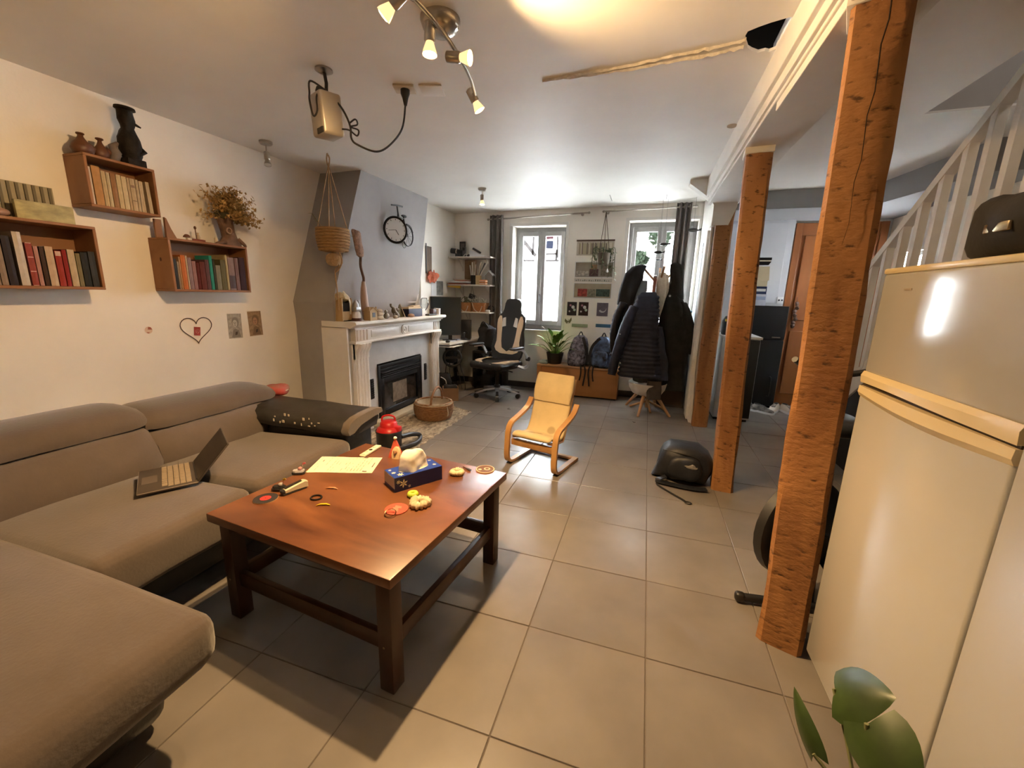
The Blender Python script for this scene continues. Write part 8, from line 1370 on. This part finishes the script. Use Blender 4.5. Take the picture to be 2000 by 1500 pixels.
# ================================================================== THE STREET OUTSIDE
mb = MB(); mb.box(-30, 30, 5.0, 60, -0.3, -0.15); struct('ground_street', mb, mat('asphalt', (0.16, 0.16, 0.16), 0.9, var=0.1))
FAC = mat('pale_render', (0.80, 0.79, 0.76), 0.9, var=0.03, scale=2); TIMB = mat('grey_timber', (0.011, 0.010, 0.0095), 0.9, spec=0.0, var=0.2)
t = Thing('half_timbered_house', 'pale half-timbered house across the street, seen through the left window', 'building', (-4.5, 10.3, -0.15)); P = lambda *a, **k: t.part(*a, world=True, **k)
mb = MB(); mb.box(-9.0, -1.35, 10.0, 14.0, -0.15, 7.0); P('wall', mb, FAC)
for (a, b, w) in (((-3.56, 2.90), (-3.02, 2.30), 0.05), ((-3.38, 2.20), (-3.37, 3.3), 0.055), ((-3.65, 2.18), (-3.05, 2.18), 0.03), ((-3.10, 2.32), (-3.08, 3.2), 0.03), ((-2.44, 2.25), (-2.46, 3.2), 0.03), ((-2.92, 2.34), (-2.45, 2.35), 0.03), ((-2.9, 2.18), (-2.40, 2.18), 0.03), ((-2.47, 2.18), (-2.46, 2.45), 0.03), ((-5.2, 2.2), (-5.2, 5), 0.10), ((-4.4, 2.2), (-5.1, 4.8), 0.10), ((-9, 4.9), (-1.35, 4.9), 0.12)):
    mb = MB(); d = Vector((b[0] - a[0], b[1] - a[1])).normalized() * w * 0.85; nn = (-d.y, d.x); mb.prism([(a[0] + nn[0], a[1] + nn[1]), (b[0] + nn[0], b[1] + nn[1]), (b[0] - nn[0], b[1] - nn[1]), (a[0] - nn[0], a[1] - nn[1])], 1, 9.96, 10.0); P('timber', mb, TIMB)
mb = MB(); mb.box(-2.78, -2.52, 9.97, 10.0, 2.46, 2.94); w = P('window', mb, mat('window_white', (0.75, 0.75, 0.75), 0.6)); mb = MB(); mb.box(-2.75, -2.56, 9.955, 9.972, 2.48, 2.67); P('pane', mb, mat('pane_blue', (0.0030, 0.0035, 0.0055), 0.8, spec=0.0), parent=w); mb = MB(); mb.box(-2.75, -2.56, 9.955, 9.972, 2.71, 2.92); P('pane', mb, mat('curtain_red', (0.007, 0.003, 0.0035), 0.8, spec=0.0), parent=w)
mb = MB(); mb.prism([(-9.3, 7.0), (-1.0, 7.0), (-1.0, 7.2), (-9.3, 7.2)], 1, 9.5, 14.5); mb.prism([(9.4, 7.2), (12.0, 9.2), (14.6, 7.2)], 0, -9.3, -1.0); P('roof', mb, mat('roof_tile', (0.16, 0.08, 0.05), 0.9))
t = Thing('white_house', 'white rendered house with shutters, seen through the right window', 'building', (3.5, 16.3, -0.15)); P = lambda *a, **k: t.part(*a, world=True, **k)
mb = MB(); mb.box(-1.2, 9.0, 16.0, 20.0, -0.15, 7.0); P('wall', mb, FAC); mb = MB(); mb.prism([(15.4, 7.0), (18.0, 9.0), (20.6, 7.0)], 0, -1.4, 9.2); P('roof', mb, MATS['roof_tile'])
for (x, z) in ((1.9, 2.9), (0.15, 5.2), (1.9, 5.2), (3.4, 2.9)):
    mb = MB(); mb.box(x, x + 0.6, 15.96, 16.0, z, z + 0.9); w = P('window', mb, MATS['pane_blue']); 
    for k in range(8): mb = MB(); mb.box(x - 0.32, x - 0.03, 15.95, 15.98, z + 0.02 + k * 0.11, z + 0.10 + k * 0.11); P('shutter_slat', mb, TIMB, parent=w)
def tree(label, x, y, z, rx, rz, seed, n=900):
    t = Thing('garden_tree', label, 'tree', (x, y, -0.15), 0, 'trees across the street'); mb = MB(); mb.tube([(x, y, -0.15), (x + 0.05, y, z * 0.5), (x, y, z)], [0.10, 0.08, 0.04], 8); t.part('trunk', mb, TIMB, world=True); random.seed(seed); mb = MB()
    for k in range(n):
        v = Vector((random.gauss(0, 1), random.gauss(0, 1), random.gauss(0, 1))).normalized() * random.random() ** 0.4; c = Vector((x + v.x * rx, y + v.y * rx, z + v.z * rz)); d = Vector((random.uniform(-1, 1), random.uniform(-1, 1), random.uniform(-1, 1))).normalized() * 0.09; s_ = d.cross(Vector((0.2, 0.7, 0.4))).normalized() * 0.04; mb.face([c - d, c + s_, c + d, c - s_])
    q = t.part('foliage', mb, mat('tree_leaf', (0.0075, 0.0105, 0.0068), 0.9, spec=0.0, var=0.3, scale=3), world=True, smooth=None); q['kind'] = 'stuff'
tree('leafy green tree high in the right window', 0.05, 11.6, 3.15, 0.30, 0.55, 1, 500); tree('low round green tree in the right window', -0.50, 10.9, 2.30, 0.30, 0.20, 2, 400)
for o in S.objects:
    if o.parent is None and o.type in ('MESH', 'EMPTY') and 'label' not in o and o.get('kind') != 'structure': print('UNLABELLED', o.name)
